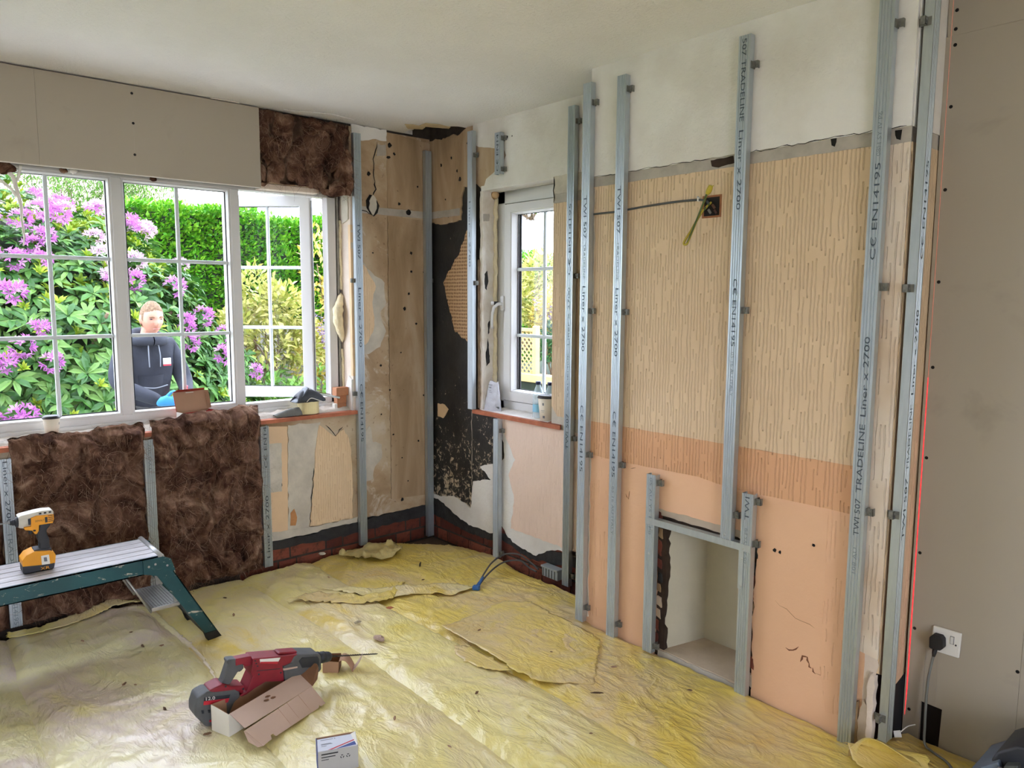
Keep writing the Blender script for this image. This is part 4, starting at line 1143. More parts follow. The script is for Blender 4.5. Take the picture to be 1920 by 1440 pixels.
def build_flaps():
    N = lambda x, y, s, k: noise.noise(Vector((x * s, y * s, k)))
    film_piece('loose_film', 'torn yellow film flap lying across the strips in mid floor', [(1.44, 3.31), (1.533, 3.19), (1.692, 3.03), (1.839, 2.975), (1.90, 3.03), (2.02, 3.13), (1.98, 3.15), (1.87, 3.06), (1.75, 3.12), (1.60, 3.30)],
               lambda x, y: .012 + .012 * max(0, N(x, y, 9, 1)) + .010 * ridge(x, y, 11, 3), 'film_gold', 1)
    film_piece('loose_film', 'long yellow film fold behind the torn flap in mid floor', [(1.62, 3.365), (1.75, 3.12), (1.87, 2.99), (1.995, 2.935), (2.09, 2.83), (2.25, 2.825), (2.20, 2.95), (2.02, 3.06), (1.85, 3.16)],
               lambda x, y: .009 + .012 * max(0, N(x, y, 10, 5)) + .008 * ridge(x, y, 9, 8), 'film_mid', 2)
    film_piece('loose_film', 'golden film flap with a V-shaped torn corner by the middle strip', [(1.835, 2.585), (2.034, 2.60), (2.238, 2.63), (2.34, 2.535), (2.30, 2.05), (1.99, 1.80), (1.83, 1.965), (1.832, 2.22)],
               lambda x, y: .008 + .013 * max(0, 1 - (x - 1.83) / .07) * (.55 + .45 * N(x, y, 14, 2)) + .006 * N(x, y, 5, 4) + .004 * ridge(x, y, 12, 2), 'film_gold', 3)
    film_piece('loose_film', 'folded-under golden film corner beside the V-shaped tear', [(1.78, 2.424), (1.742, 2.35), (1.732, 2.278), (1.741, 2.205), (1.777, 2.12), (1.83, 2.068), (1.845, 2.20), (1.835, 2.36)],
               lambda x, y: .006 + .018 * max(0, 1 - (y - 2.06) / .12) * (.6 + .4 * N(x, y, 20, 2)) + .004 * N(x, y, 9, 6), 'film_gold', 4)
    film_piece('loose_film', 'crumpled offcut of yellow film at the foot of the window wall liner', [(1.93, 3.70), (2.02, 3.745), (2.10, 3.72), (2.17, 3.78), (2.30, 3.66), (2.24, 3.50), (2.12, 3.47), (2.03, 3.49), (1.99, 3.60)],
               lambda x, y: .014 + .030 * max(0, N(x, y, 11, 9)) + .028 * ridge(x, y, 9, 21) * (1 if N(x, y, 5, 5) > -.1 else .2), simple('film_dusty', C(196, 178, 118), .4, var=.2, vscale=14), 5, .010)
    film_piece('loose_film', 'curled strip of yellow film along the foot of the brown insulation', [(.38, 3.66), (.49, 3.635), (.634, 3.645), (.80, 3.72), (.93, 3.70), (.95, 3.74), (.82, 3.79), (.64, 3.73), (.50, 3.70), (.38, 3.72)],
               lambda x, y: .010 + .012 * (.5 + .5 * N(x, y, 8, 3)) + .02 * max(0, (y - 3.69) / .08), 'film_mid', 6, .008)
    film_piece('loose_film', 'twisted ridge of film lifting along the joint under the bench', [(.885, 3.66), (.915, 3.64), (.935, 3.48), (.945, 3.25), (.955, 3.11), (.955, 2.99), (.93, 2.73), (.915, 2.73), (.935, 2.99), (.925, 3.11), (.915, 3.25), (.905, 3.48)],
               lambda x, y: .014 + .012 * (.5 + .5 * N(0, y, 5, 3)), 'film_pale', 7, .006)
    film_piece('loose_film', 'torn curled piece of yellow film at the right foot of the chimney breast', [(2.30, 1.01), (2.45, .975), (2.50, .90), (2.44, .80), (2.30, .74), (2.20, .84), (2.25, .95)],
               lambda x, y: .010 + .055 * max(0, 1 - abs((x - 2.36) + .8 * (y - .90) + .03 * N(x, y, 6, 2)) / .07) * (.5 + .5 * N(x, y, 4, 12)) + .012 * max(0, N(x, y, 9, 3)), 'film_gold', 8, .009)
build_flaps()
def build_curl():
    # stiff corner of film standing up and curling over at the foot of the breast
    def fn(a, b):
        x, y = 2.285 + .14 * a, .985 - .15 * a
        h = .105 * (1 - (1.6 * a - .62) ** 2 * .9) * b
        ang = 1.4 * b * b
        n = .03 * math.sin(a * 7) * b
        return (x - .055 * math.sin(ang) * b + n, y - .05 * math.sin(ang) * b + n, .004 + max(0, h) * math.cos(ang * .45))
    o = single('loose_film', MB().grid(22, 12, fn), 'film_gold', 'upright curled corner of yellow film by the right edge of the chimney breast', 'plastic sheet', (2.35, .91, 0), smooth=True)
    o.modifiers.new('thick', 'SOLIDIFY').thickness = .0012
build_curl()
# ------------------------------------------------------------------ brown insulation batts
def batt(name, label, frame, u0, u1, z0, ztop, thick, seed, back=0.0, nu=100, nv=110, fibres=1500, zbot=None, edge=.05):
    rnd = random.Random(seed)
    V = Vector
    def fold(u, z):
        w = .22 * noise.noise(V((u * 3, z * 2, seed))) + .10 * noise.noise(V((u * 8, z * 6, seed + 3)))
        a = noise.noise(V((u * 7 + w * 5, z * 5 + w * 4, seed + 1)))
        b = noise.noise(V((u * 15 + w * 8, z * 8 + w * 6, seed + 2)))
        c = noise.noise(V((u * 44, z * 30, seed + 5)))
        r2 = 1 - abs(noise.noise(V((u * 11 - w * 9, z * 6 + w * 7, seed + 15)))) * 6
        r = 1 - abs(noise.noise(V((u * 5 + w * 6, z * 3.5 - w * 4, seed + 9)))) * 5
        return .046 * a + .018 * b + .005 * c - .050 * max(0, r) - .024 * max(0, r2)
    def surf(a, b):
        jag = .010 * noise.noise(V((b * 13, seed, 1)))
        u = u0 + (u1 - u0) * a + (jag if a < .5 else -jag) * (1 if (a < .03 or a > .97) else 0)
        zt = ztop(u) + .010 * noise.noise(V((u * 25, seed, 4)))
        zb = (zbot(u) if zbot else z0) + .010 * noise.noise(V((u * 22, seed, 8)))
        if b < .9:
            s = b / .9
            z = zb + (zt - zb) * s
            ea = min(1, min(a, 1 - a) * (u1 - u0) / edge); ea = ea * (2 - ea)
            eb = min(1, (1 - s) * (zt - zb) / .05 + .35); e2 = min(1, s * (zt - zb) / .05 + .25)
            t = back + .008 + thick * ea * min(eb, e2) + fold(u, z) * (.35 + .65 * ea)
        else:
            s = (b - .9) / .1
            z = zt + .006 * math.sin(s * PI) + .006 * noise.noise(V((u * 40, s * 4, seed)))
            t0 = back + .008 + thick * .35 * min(1, min(a, 1 - a) * (u1 - u0) / edge) + fold(u, zt) * .5
            t = t0 + (back - .012 - t0) * s
        return u, z, max(back + .004 if not (zbot is None and .72 < z < .83) else .034, t)
    root = thing(name, label, 'insulation', frame((u0 + u1) / 2, z0, back), 'brown mineral wool batts on the window wall')
    m = MB().grid(nu, nv, lambda a, b: frame(*surf(a, b)))
    obj('wool', m, 'wool', root, smooth=True)
    f = MB()
    for k in range(fibres):
        a, b = rnd.random(), rnd.random() ** .9
        u, z, t = surf(a, b)
        L = rnd.uniform(.02, .10); ang = rnd.gauss(-PI / 2, .8) if rnd.random() < .7 else rnd.uniform(0, 2 * PI)
        if b > .8: ang = rnd.gauss(-PI / 2, .5); L *= .6
        wdt = rnd.uniform(.0004, .0012) * .6; cv = rnd.gauss(0, .6)
        pts = []
        lift = rnd.uniform(.002, .010)
        n = 5
        for i in range(n + 1):
            s = i / n
            an = ang + cv * s
            uu = u + math.cos(an) * L * s; zz = z + math.sin(an) * L * s
            pts.append((uu, zz, t + lift * math.sin(s * PI) + .002 + .004 * s))
            nx, ny = -math.sin(an), math.cos(an)
        vs = []
        for i, (uu, zz, tt) in enumerate(pts):
            an = ang + cv * i / n
            k2 = wdt * (1 - .6 * i / n)
            vs.append(frame(uu - math.sin(an) * k2, zz + math.cos(an) * k2, tt)); vs.append(frame(uu + math.sin(an) * k2, zz - math.cos(an) * k2, tt))
        f.add(vs, [(2 * i, 2 * i + 1, 2 * i + 3, 2 * i + 2) for i in range(n)])
    tag(obj('fibres', f, 'fibre', root), kind='stuff')
    return root
def lerp_pts(pts):
    def g(u):
        if u <= pts[0][0]: return pts[0][1]
        for (a, b), (c, d) in zip(pts[:-1], pts[1:]):
            if a <= u <= c: return b + (d - b) * (u - a) / (c - a)
        return pts[-1][1]
    return g
batt('insulation_batt', 'sagging brown insulation batt under the window behind the impact driver', BK, .452, .990, 0, lerp_pts([(.45, .828), (.56, .842), (.76, .826), (.80, .846), (.98, .842)]), .085, 3, back=.004, nu=120, nv=140, fibres=2600)
batt('insulation_batt', 'brown insulation batt under the window beside the bare sill', BK, 1.022, 1.552, 0, lerp_pts([(1.02, .846), (1.10, .852), (1.27, .876), (1.40, .866), (1.45, .888), (1.55, .874)]), .090, 7, back=.004, nu=120, nv=140, fibres=2600)
batt('insulation_batt', 'sliver of brown insulation batt at the left picture edge', BK, -.16, .408, 0, lerp_pts([(-.16, .80), (.40, .745)]), .05, 13, back=.004, nu=40, nv=60, fibres=300)
batt('insulation_batt', 'brown insulation batt stuffed above the casement, under the ceiling', BK, 1.604, 2.122, 2.01, lerp_pts([(1.6, 2.388), (2.12, 2.380)]), .045, 21, back=-.004, nu=110, nv=90, fibres=1500,
     zbot=lerp_pts([(1.60, 2.018), (1.63, 2.010), (1.66, 2.035), (1.90, 2.028), (1.95, 2.002), (2.00, 1.992), (2.12, 2.004)]), edge=.03)

# pale wisp of fibre hanging from the plasterboard over the left light
def build_wisp():
    root = thing('hanging_fibre_wisp', 'pale strand of insulation fibre hanging over the left window pane', 'fibre strand', (.47, 3.87, 1.68))
    rnd = random.Random(3)
    def strand(p, w, n=10):
        pts = []
        for (a, b) in zip(p[:-1], p[1:]):
            for i in range(6):
                s = i / 6
                pts.append((a[0] + (b[0] - a[0]) * s + .002 * noise.noise(Vector((a[2] * 30 + i, 1, 1))), 3.87 + rnd.uniform(-.002, .002), a[2] + (b[2] - a[2]) * s))
        pts.append((p[-1][0], 3.87, p[-1][2]))
        return pts
    P = lambda x, z: (x, 3.87, z)
    obj('strand', MB().tube(strand([P(.50, 2.0), P(.545, 1.95), P(.555, 1.90), P(.568, 1.83), P(.566, 1.77), P(.572, 1.70), P(.566, 1.66)], 1), .007, 6, taper=lambda s: 1.5 - 1.1 * s), 'pale_fibre', root, smooth=True)
    obj('strand', MB().tube(strand([P(.46, 1.97), P(.50, 1.93), P(.535, 1.90), P(.552, 1.87)], 1), .006, 6), 'pale_fibre', root, smooth=True)
    obj('strand', MB().tube(strand([P(.575, 2.0), P(.565, 1.95), P(.548, 1.92)], 1), .006, 6), 'pale_fibre', root, smooth=True)
    def tuft(u, v):
        d = Vector((math.sin(v * PI) * math.cos(u * 2 * PI), math.sin(v * PI) * math.sin(u * 2 * PI), math.cos(v * PI)))
        k = 1 + .5 * noise.noise(d * 2.6)
        return (.505 + d.x * .045 * k, 3.86 + d.y * .02 * k, 1.985 + d.z * .028 * k)
    obj('tuft', MB().grid(20, 12, tuft), 'wool', root, smooth=True)
    # crumbs of wool caught along the head of the frame
    for k, x in enumerate((.74, .78, 1.115)):
        obj('tuft', MB().ellipsoid((x, 3.895, 2.003), (.016, .012, .012), 10, 7, lambda d: 1 + .5 * noise.noise(d * 3 + Vector((k, 0, 0)))), 'wool' if k != 1 else 'pale_fibre', root, smooth=True)
build_wisp()
# blob of cured foam on the right reveal
def build_foam():
    m = MB()
    pts = [(2.106, 3.915, 1.19), (2.102, 3.91, 1.22), (2.088, 3.905, 1.265), (2.078, 3.905, 1.32), (2.078, 3.905, 1.37), (2.090, 3.91, 1.41), (2.102, 3.915, 1.45), (2.106, 3.92, 1.47)]
    m.tube([tuple(q) for q in smooth_path(pts, 5)], .029, 12, taper=lambda s: max(.15, math.sin(s * PI) ** .8) * (1 + .45 * noise.noise(Vector((s * 11, 2, 2)))))
    single('foam_blob', m, simple('foam_yellow', C(236, 222, 184), .9, var=.10, vscale=22, bump=.9, bscale=40, bdist=.012), 'cream lump of cured expanding foam bulging from the right window reveal', 'foam', (2.10, 3.92, 1.18), smooth=True)
    m = MB()
    rnd = random.Random(4)
    m.tube([(2.112 + rnd.uniform(-.003, .003), 3.925 + rnd.uniform(-.003, .003), 1.49 + .03 * i) for i in range(14)], .010, 7, taper=lambda s: .7 + .6 * abs(noise.noise(Vector((s * 22, 2, 2)))))
    single('foam_bead', m, MATS['foam_yellow'], 'thin bead of foam squeezed out above the cream foam lump', 'foam', (2.11, 3.92, 1.49), smooth=True)
    m = MB()
    m.tube([(2.112 + rnd.uniform(-.003, .003), 3.925 + rnd.uniform(-.003, .003), .82 + .03 * i) for i in range(12)], .011, 7, taper=lambda s: .7 + .6 * abs(noise.noise(Vector((s * 22, 5, 2)))))
    single('foam_bead', m, MATS['foam_yellow'], 'thin bead of foam squeezed out below the cream foam lump', 'foam', (2.11, 3.92, .82), smooth=True)
build_foam()
# ------------------------------------------------------------------ bench and power tools
def object_materials():
    t = NT('teal_paint'); t.set(Roughness=.45)
    base = t.ramp(t.noise(5, 4), [(.3, C(14, 66, 74)), (.7, C(26, 88, 96))])
    v = t.mapped((14, 14, 34))
    sc = t.ramp(t.noise(1.0, 7, .75, 1.0, vec=v), [(.595, BLK), (.635, WHT)])
    c = t.mix(sc, base, C(196, 190, 176))
    t.color(c); MATS['teal'] = t.m
    t = NT('deck_alu'); t.set(Roughness=.42, Metallic=.25)
    v = t.mapped((9, 70, 70))
    c = t.ramp(t.noise(1.0, 5, .6, .5, vec=v), [(.3, C(176, 172, 174)), (.7, C(214, 210, 212))])
    t.color(c); MATS['deck'] = t.m
    simple('rubber', C(30, 30, 32), .7)
    simple('dull_alu', C(178, 178, 176), .4, metal=.7, var=.12, vscale=30)
    simple('dull_dark', C(84, 88, 86), .5, metal=.5, var=.2, vscale=30)
    simple('tool_yellow', C(236, 160, 22), .45, var=.05, vscale=20)
    simple('tool_black', C(40, 43, 50), .55, var=.15, vscale=30)
    simple('tool_silver', C(206, 202, 190), .4, var=.06, vscale=20)
    simple('tool_red', C(136, 28, 44), .5, var=.18, vscale=18)
    simple('tool_grey', C(84, 86, 88), .6, var=.15, vscale=22)
    simple('steel', C(170, 172, 176), .3, metal=.9)
    simple('drill_bit', C(70, 66, 64), .35, metal=.8)
    simple('label_white', C(232, 230, 224), .5)
    simple('label_red', C(190, 36, 54), .5)
    simple('label_blue', C(40, 66, 140), .5)
    simple('label_grey', C(120, 122, 128), .6)
    simple('card_brown', C(172, 134, 106), .85, var=.06, vscale=12)
    simple('card_pink', C(196, 170, 154), .8, var=.04, vscale=9)
    simple('card_white', C(226, 222, 212), .6, var=.05, vscale=9)
    simple('card_dark', C(120, 84, 58), .9, var=.1, vscale=12)
object_materials()

def build_bench():
    r = thing('work_platform', 'teal folding work platform with grooved aluminium deck, left foreground', 'step bench', (.26, 3.28, 0))
    x0, x1, yn, yf, zt = -.36, .865, 3.140, 3.425, .408
    sw = (yf - yn - .012) / 5
    for i in range(5):
        a = yn + .006 + i * sw
        obj('deck_slat', MB().box((x0, a + .0032, zt - .014), (x1 - .012, a + sw - .0032, zt)), 'deck', r, bevel=.0015)
    obj('deck_tray', MB().box((x0, yn + .004, zt - .020), (x1 - .012, yf - .004, zt - .012)), 'rubber', r)
    for y in (yn, yf):
        s = 1 if y == yn else -1
        obj('side_rail', MB().box((x0 - .01, y, zt - .066), (x1, y + s * .004, zt - .001)).box((x0 - .01, y, zt - .006), (x1, y + s * .020, zt - .001)).box((x0 - .01, y, zt - .066), (x1, y + s * .02, zt - .062)), 'teal', r)
    for xe, sx in ((x1, 1), (x0, -1)):
        obj('end_cap', MB().tube([(xe - sx * .006, yn - .004, zt - .004), (xe - sx * .006, yf + .004, zt - .004)], .012, 10), 'dull_alu', r, smooth=True)
        # hinge plates and splayed legs
        for y, sy in ((yn, -1), (yf, 1)):
            obj('hinge_plate', MB().prism(lambda u, z, t: (u, y + sy * t, z), [(xe - sx * .075, zt - .062), (xe - sx * .075, zt - .008), (xe, zt - .004), (xe + sx * .030, zt - .020), (xe + sx * .045, zt - .070), (xe - sx * .01, zt - .085)], .0, .006), 'teal', r)
            for (du, dz) in ((-.055, -.035), (-.03, -.03), (.015, -.045)):
                obj('rivet', MB().lathe((xe + sx * du, y + sy * .006, zt + dz), (0, sy, 0), [(0, .005), (.002, .0045), (.003, .002)], 10), 'dull_alu', r, smooth=True)
            a, b = (xe - sx * .02, zt - .03), (xe + sx * .190, .012)
            dx, dz = b[0] - a[0], b[1] - a[1]; l = math.hypot(dx, dz)
            px, pz = -dz / l * .031 * sx, dx / l * .031 * sx
            leg = obj('leg', MB().prism(lambda u, z, t: (u, y + sy * t, z), [(a[0] - px, a[1] - pz), (b[0] - px * .9, b[1]), (b[0] + px * .9, b[1]), (a[0] + px, a[1] + pz)], -.006, .004)
                      .prism(lambda u, z, t: (u, y + sy * t, z), [(a[0] + px * .86, a[1] + pz * .86), (b[0] + px * .76, b[1]), (b[0] + px * .9, b[1]), (a[0] + px, a[1] + pz)], -.020, .004), 'teal', r)
            obj('rubber_foot', MB().prism(lambda u, z, t: (u, y + sy * t, z), [(b[0] - px * .95 - .014 * sx, .034), (b[0] - px, -.004), (b[0] + px * 1.25, -.004), (b[0] + px * .95 - .014 * sx, .034)], -.024, .008), 'rubber', leg)
        # step between the legs with grooves, and its stays
        xs0, xs1 = xe - sx * .048, xe + sx * .062
        st = obj('step', MB().box((xs0, yn + .012, .176), (xs1, yf - .012, .192)), 'dull_alu', r, bevel=.003)
        for i in range(9):
            xx = xs0 + (xs1 - xs0) * (.1 + .1 * i)
            obj('tread_rib', MB().box((xx - .0022, yn + .02, .192), (xx + .0022, yf - .02, .1945)), 'dull_alu', st)
        for y in (yn + .02, yf - .02):
            obj('stay_rod', MB().tube([(xe - sx * .14, y, zt - .06), (xs0, y, .172)], .0045, 8), 'dull_alu', r, smooth=True)
            obj('step_hanger', MB().prism(lambda u, z, t: (u, y + t, z), [(xs1 - sx * .02, .18), (xs1 + sx * .005, .19), (xe + sx * .05, zt - .08), (xe + sx * .025, zt - .08)], -.003, .003), 'dull_alu', r)
            obj('lower_strut', MB().tube([(xs1, y, .176), (xe + sx * .165, y, .02)], .005, 8), 'dull_dark', r, smooth=True)
        obj('foot_bar', MB().tube([(xe + sx * .165, yn + .02, .02), (xe + sx * .165, yf - .02, .02)], .006, 8), 'dull_dark', r, smooth=True)
    return r
build_bench()

DRIVER = {
    'base': [(.4023, .4110), (.5026, .4110), (.5069, .4325), (.5024, .4406), (.4098, .4458), (.4019, .4407)],
    'battery_yellow': [(.4019, .4419), (.4014, .4639), (.4156, .4815), (.441, .4908), (.4582, .4882), (.493, .4828), (.5044, .4767), (.5106, .4624), (.5069, .4325), (.4862, .4326), (.4551, .4352), (.4132, .4404)],
    'collar': [(.4392, .4761), (.4431, .4938), (.4585, .4939), (.4992, .4885), (.5024, .476), (.4942, .4708), (.4572, .4709)],
    'handle': [(.4638, .5868), (.5067, .5877), (.5, .5727), (.4884, .5587), (.4904, .5419), (.4962, .522), (.4961, .5033), (.4991, .4862), (.5024, .476), (.4675, .4814), (.4613, .4921), (.4625, .5128), (.4571, .5372), (.4526, .559), (.4625, .5639)],
    'body': [(.4389, .6194), (.4564, .6252), (.5125, .6204), (.5135, .6027), (.5087, .5873), (.4639, .588), (.4617, .5664), (.4542, .5541), (.4468, .5579), (.4418, .5705), (.4175, .5777), (.4152, .5873), (.437, .5876)],
    'cap': [(.3998, .628), (.4075, .6322), (.4591, .6385), (.4785, .6396), (.5075, .637), (.5141, .6306), (.5134, .6191), (.4564, .6248), (.4389, .6194), (.4161, .6192), (.4012, .6209)],
}
def flatpoly(name, Y, pts, t0, t1, mat, parent, bevel=.004, seg=2):
    return obj(name, MB().prism(lambda u, z, t: (u, Y + t, z), pts, t0, t1), mat, parent, bevel=bevel, seg=seg)
def build_driver():
    Y = 3.275
    r = thing('impact_driver', 'yellow and black cordless impact driver standing on the teal platform', 'power tool', (.455, Y, .409))
    D = DRIVER
    flatpoly('handle', Y, D['handle'], -.017, .017, 'tool_black', r, .009, 3)
    flatpoly('motor_housing', Y, D['body'], -.031, .031, 'tool_yellow', r, .009, 3)
    flatpoly('housing_cap', Y, D['cap'], -.026, .026, 'tool_silver', r, .008, 3)
    for k in range(3):
        obj('cap_vent', MB().box((.466 + k * .016, Y - .0275, .6275), (.474 + k * .016, Y - .020, .6335)), 'tool_black', r)
    nose = obj('gear_nose', MB().lathe((.438, Y, .604), (-1, .0, .03), [(0, .028), (.018, .027), (.032, .024), (.040, .017)], 20), 'tool_silver', r, smooth=True)
    obj('nose_window', MB().box((.4300, Y - .0305, .5940), (.4405, Y - .018, .6170)), 'tool_black', r, bevel=.002)
    obj('nose_bumper', MB().lathe((.4015, Y, .605), (-1, 0, .03), [(0, .020), (.006, .020), (.010, .014)], 16), 'tool_black', r, smooth=True)
    obj('collet', MB().lathe((.394, Y, .606), (-1, 0, .03), [(0, .012), (.010, .0115), (.014, .009), (.018, .009)], 14), 'tool_black', r, smooth=True)
    obj('driver_bit', MB().lathe((.378, Y, .607), (-1, 0, .03), [(0, .0038), (.012, .0038), (.013, .0028), (.028, .0028), (.029, .0036), (.040, .0036), (.045, .001)], 6), 'steel', r)
    flatpoly('trigger', Y, [(.4295, .5718), (.4427, .5703), (.4460, .5537), (.4320, .5523), (.4335, .562)], -.009, .009, 'tool_black', r, .003)
    flatpoly('direction_switch', Y, [(.443, .574), (.452, .573), (.452, .567), (.444, .567)], -.034, .034, 'tool_black', r, .002)
    flatpoly('foot_collar', Y, D['collar'], -.028, .028, 'tool_black', r, .008, 3)
    flatpoly('battery_shell', Y, D['battery_yellow'], -.037, .037, 'tool_yellow', r, .008, 3)
    flatpoly('battery_pack', Y, D['base'], -.0365, .0365, 'tool_black', r, .006, 3)
    flatpoly('rating_label', Y, [(.462, .470), (.488, .4695), (.490, .4330), (.463, .4345)], -.0378, -.0365, 'label_white', r, .001)
    flatpoly('label_mark', Y, [(.470, .462), (.480, .4615), (.4815, .445), (.471, .446)], -.0384, -.0378, 'label_grey', r, 0)
    for k in range(4):
        obj('cooling_slot', MB().box((.494, Y - .0316, .5955 + k * .007), (.510, Y - .028, .5980 + k * .007)), 'tool_black', r)
    obj('grille', MB().box((.4835, Y - .0316, .594), (.4920, Y - .028, .615)), 'tool_black', r)
    fn = lambda a, b: (.4522 + a * .0290, Y - .0314, .6015 + b * .0072 - a * .0005)
    tag(obj('brand_print', text_on(fn, 'DEWALT'), 'tool_black', r), kind='stuff')
    fn = lambda a, b: (.458 + a * .030, Y - .0369, .4150 + b * .011)
    tag(obj('battery_print', text_on(fn, 'XR'), 'tool_yellow', r), kind='stuff')
    return r
build_driver()

def build_sds():
    Y = 2.455
    r = thing('hammer_drill', 'red and grey cordless hammer drill lying with its nose on an open carton', 'power tool', (.95, Y, .02))
    F = lambda nm, pts, a, b, mat, bv=.006: flatpoly(nm, Y, pts, a, b, mat, r, bv, 3)
    F('motor_housing', [(.8927, .0863), (.9161, .094), (.9412, .142), (.9338, .1526), (.9407, .1827), (.9435, .2052), (1.0553, .1788), (1.1095, .168), (1.1092, .1564), (1.0793, .1451), (1.055, .1423), (1.0594, .0824), (.9876, .1056), (.9474, .0951), (.9157, .082), (.9002, .0815)], -.034, .034, 'tool_red', .010)
    F('handle_bar', [(.8850, .2155), (.9476, .208), (.9483, .1734), (.9191, .1778), (.9118, .1883), (.8850, .1899)], -.018, .018, 'tool_red', .006)
    F('grip', [(.8305, .1384), (.8422, .1521), (.8629, .2045), (.8590, .2150), (.8630, .2210), (.8898, .2155), (.9156, .187), (.9169, .1705), (.8956, .1656), (.8677, .1313)], -.017, .017, 'tool_grey', .008)
    F('trigger', [(.905, .180), (.921, .177), (.914, .163), (.902, .160), (.898, .166)], -.009, .009, 'tool_black', .003)
    F('battery_foot', [(.7882, .1358), (.7976, .1422), (.8345, .1490), (.8639, .1306), (.9120, .1167), (.9062, .0835), (.8857, .1030), (.8189, .1200)], -.034, .034, 'tool_red', .008)
    F('gear_case', [(1.0793, .1451), (1.0925, .166), (1.1096, .1689), (1.1913, .1435), (1.1999, .1313), (1.1985, .0799), (1.1805, .0687), (1.141, .0651), (1.1155, .0781), (1.094, .0728), (1.0545, .0865), (1.05, .1423)], -.038, .038, 'tool_grey', .012)
    F('case_panel', [(1.1088, .1438), (1.1219, .1543), (1.1824, .1391), (1.1887, .1263), (1.1879, .0964), (1.1208, .1145)], -.0405, -.037, 'tool_black', .002)
    F('accent', [(1.050, .128), (1.104, .120), (1.104, .126), (1.050, .135)], -.0392, -.033, 'card_pink', .001)
    ax = Vector((1.2555 - 1.1994, 0, .1024 - .1150)).normalized()
    ck = obj('chuck', MB().lathe((1.197, Y, .1135), ax, [(0, .0225), (.006, .0225), (.008, .019), (.014, .019), (.016, .0215), (.030, .0215), (.032, .018), (.036, .018), (.038, .020), (.050, .0185), (.058, .014), (.062, .008)], 20), 'tool_black', r, smooth=True)
    b0, b1 = Vector((1.255, Y, .1005)), Vector((1.4581, Y, .0456))
    d = (b1 - b0).normalized(); u = d.cross(Vector((0, 1, 0))).normalized(); v = Vector((0, 1, 0))
    m = MB().tube([b0, b0 + (b1 - b0) * .12], .0038, 8)
    m.tube([b0 + (b1 - b0) * .1, b1], .0020, 6)
    for s in (0, PI):
        n = 90
        vs = []
        for i in range(n + 1):
            p = b0 + (b1 - b0) * (.12 + .86 * i / n); a = i * .62 + s
            for off in (-.35, .35):
                e = u * math.cos(a + off) + v * math.sin(a + off)
                vs.append(p + e * .0036)
        m.add(vs, [(2 * i, 2 * i + 1, 2 * i + 3, 2 * i + 2) for i in range(n)])
    obj('drill_bit', m, 'drill_bit', r)
    F('name_plate', [(.9668, .196), (1.0429, .1777), (1.0299, .1581), (.9683, .1810)], -.0352, -.033, 'label_white', .001)
    F('name_plate_stripe', [(.9690, .186), (1.034, .166), (1.0299, .1581), (.9683, .1810)], -.0358, -.0350, 'label_red', .0)
    # seams, vents and trim that break up the housing
    F('seam', [(1.0490, .1450), (1.0530, .1450), (1.0580, .0830), (1.0530, .0830)], -.0346, -.030, 'tool_black', 0)
    F('top_ridge', [(1.040, .1850), (1.046, .1900), (1.112, .1740), (1.112, .1660)], -.020, .020, 'tool_red', .003)
    for k in range(3):
        F('vent_slot', [(.9475 + .004 * k, .198 - .011 * k), (.9535 + .004 * k, .197 - .011 * k), (.9535 + .004 * k, .193 - .011 * k), (.9475 + .004 * k, .194 - .011 * k)], -.0348, -.030, 'tool_black', 0)
    F('housing_groove', [(.955, .158), (1.040, .138), (1.040, .1355), (.955, .1555)], -.0346, -.030, 'tool_black', 0)
    F('lower_guard', [(1.072, .092), (1.115, .084), (1.112, .076), (1.094, .0715), (1.070, .080)], -.0392, -.030, 'tool_black', .002)
    F('mode_dial', [(1.150 + .012 * math.cos(q * PI / 5), .092 + .012 * math.sin(q * PI / 5)) for q in range(10)], -.0412, -.036, 'tool_black', .002)
    # screws of the case
    for (x, z) in ((1.042, .121), (1.066, .086), (.962, .142), (1.150, .083), (.905, .108), (.846, .138)):
        obj('case_screw', MB().lathe((x, Y - (.038 if x > 1.05 else .034), z), (0, -1, 0), [(0, .0035), (.001, .0035), (.0012, .002)], 8), 'tool_black', r)
    b = obj('battery', MB().prism(lambda u, z, t: (u, Y + t, z), [(.7539, .1326), (.7863, .1400), (.8783, .1190), (.8931, .1020), (.8963, .0809), (.8749, .0700), (.846, .0150), (.7787, .0150), (.741, .0700), (.7427, .1018)], -.036, .036), 'tool_grey', r, bevel=.009, seg=3)
    flatpoly('battery_label', Y, [(.7733, .1255), (.8600, .1050), (.8500, .0800), (.7688, .1000)], -.0372, -.0355, 'tool_black', b, .001)
    flatpoly('battery_stripe', Y, [(.7710, .1130), (.8560, .0935), (.8500, .0800), (.7688, .1000)], -.0376, -.0371, 'label_red', b, 0)
    fn = lambda a, c: (.778 + a * .030 , Y - .0380, .1135 + c * .0115 - a * .0070)
    tag(obj('battery_print', text_on(fn, '12.0'), 'label_white', b), kind='stuff')
    flatpoly('battery_lower_stripe', Y, [(.786, .040), (.836, .030), (.833, .024), (.786, .033)], -.0372, -.0355, 'label_red', b, 0)
    for k in range(4):
        flatpoly('battery_rib', Y, [(.762 + .021 * k, .083 - .0045 * k), (.770 + .021 * k, .081 - .0045 * k), (.770 + .021 * k, .070 - .0045 * k), (.763 + .021 * k, .072 - .0045 * k)], -.0372, -.035, 'tool_black', b, 0)
    r.location = (r.location.x + .014, r.location.y + .045, r.location.z - .010)
    return r
build_sds()
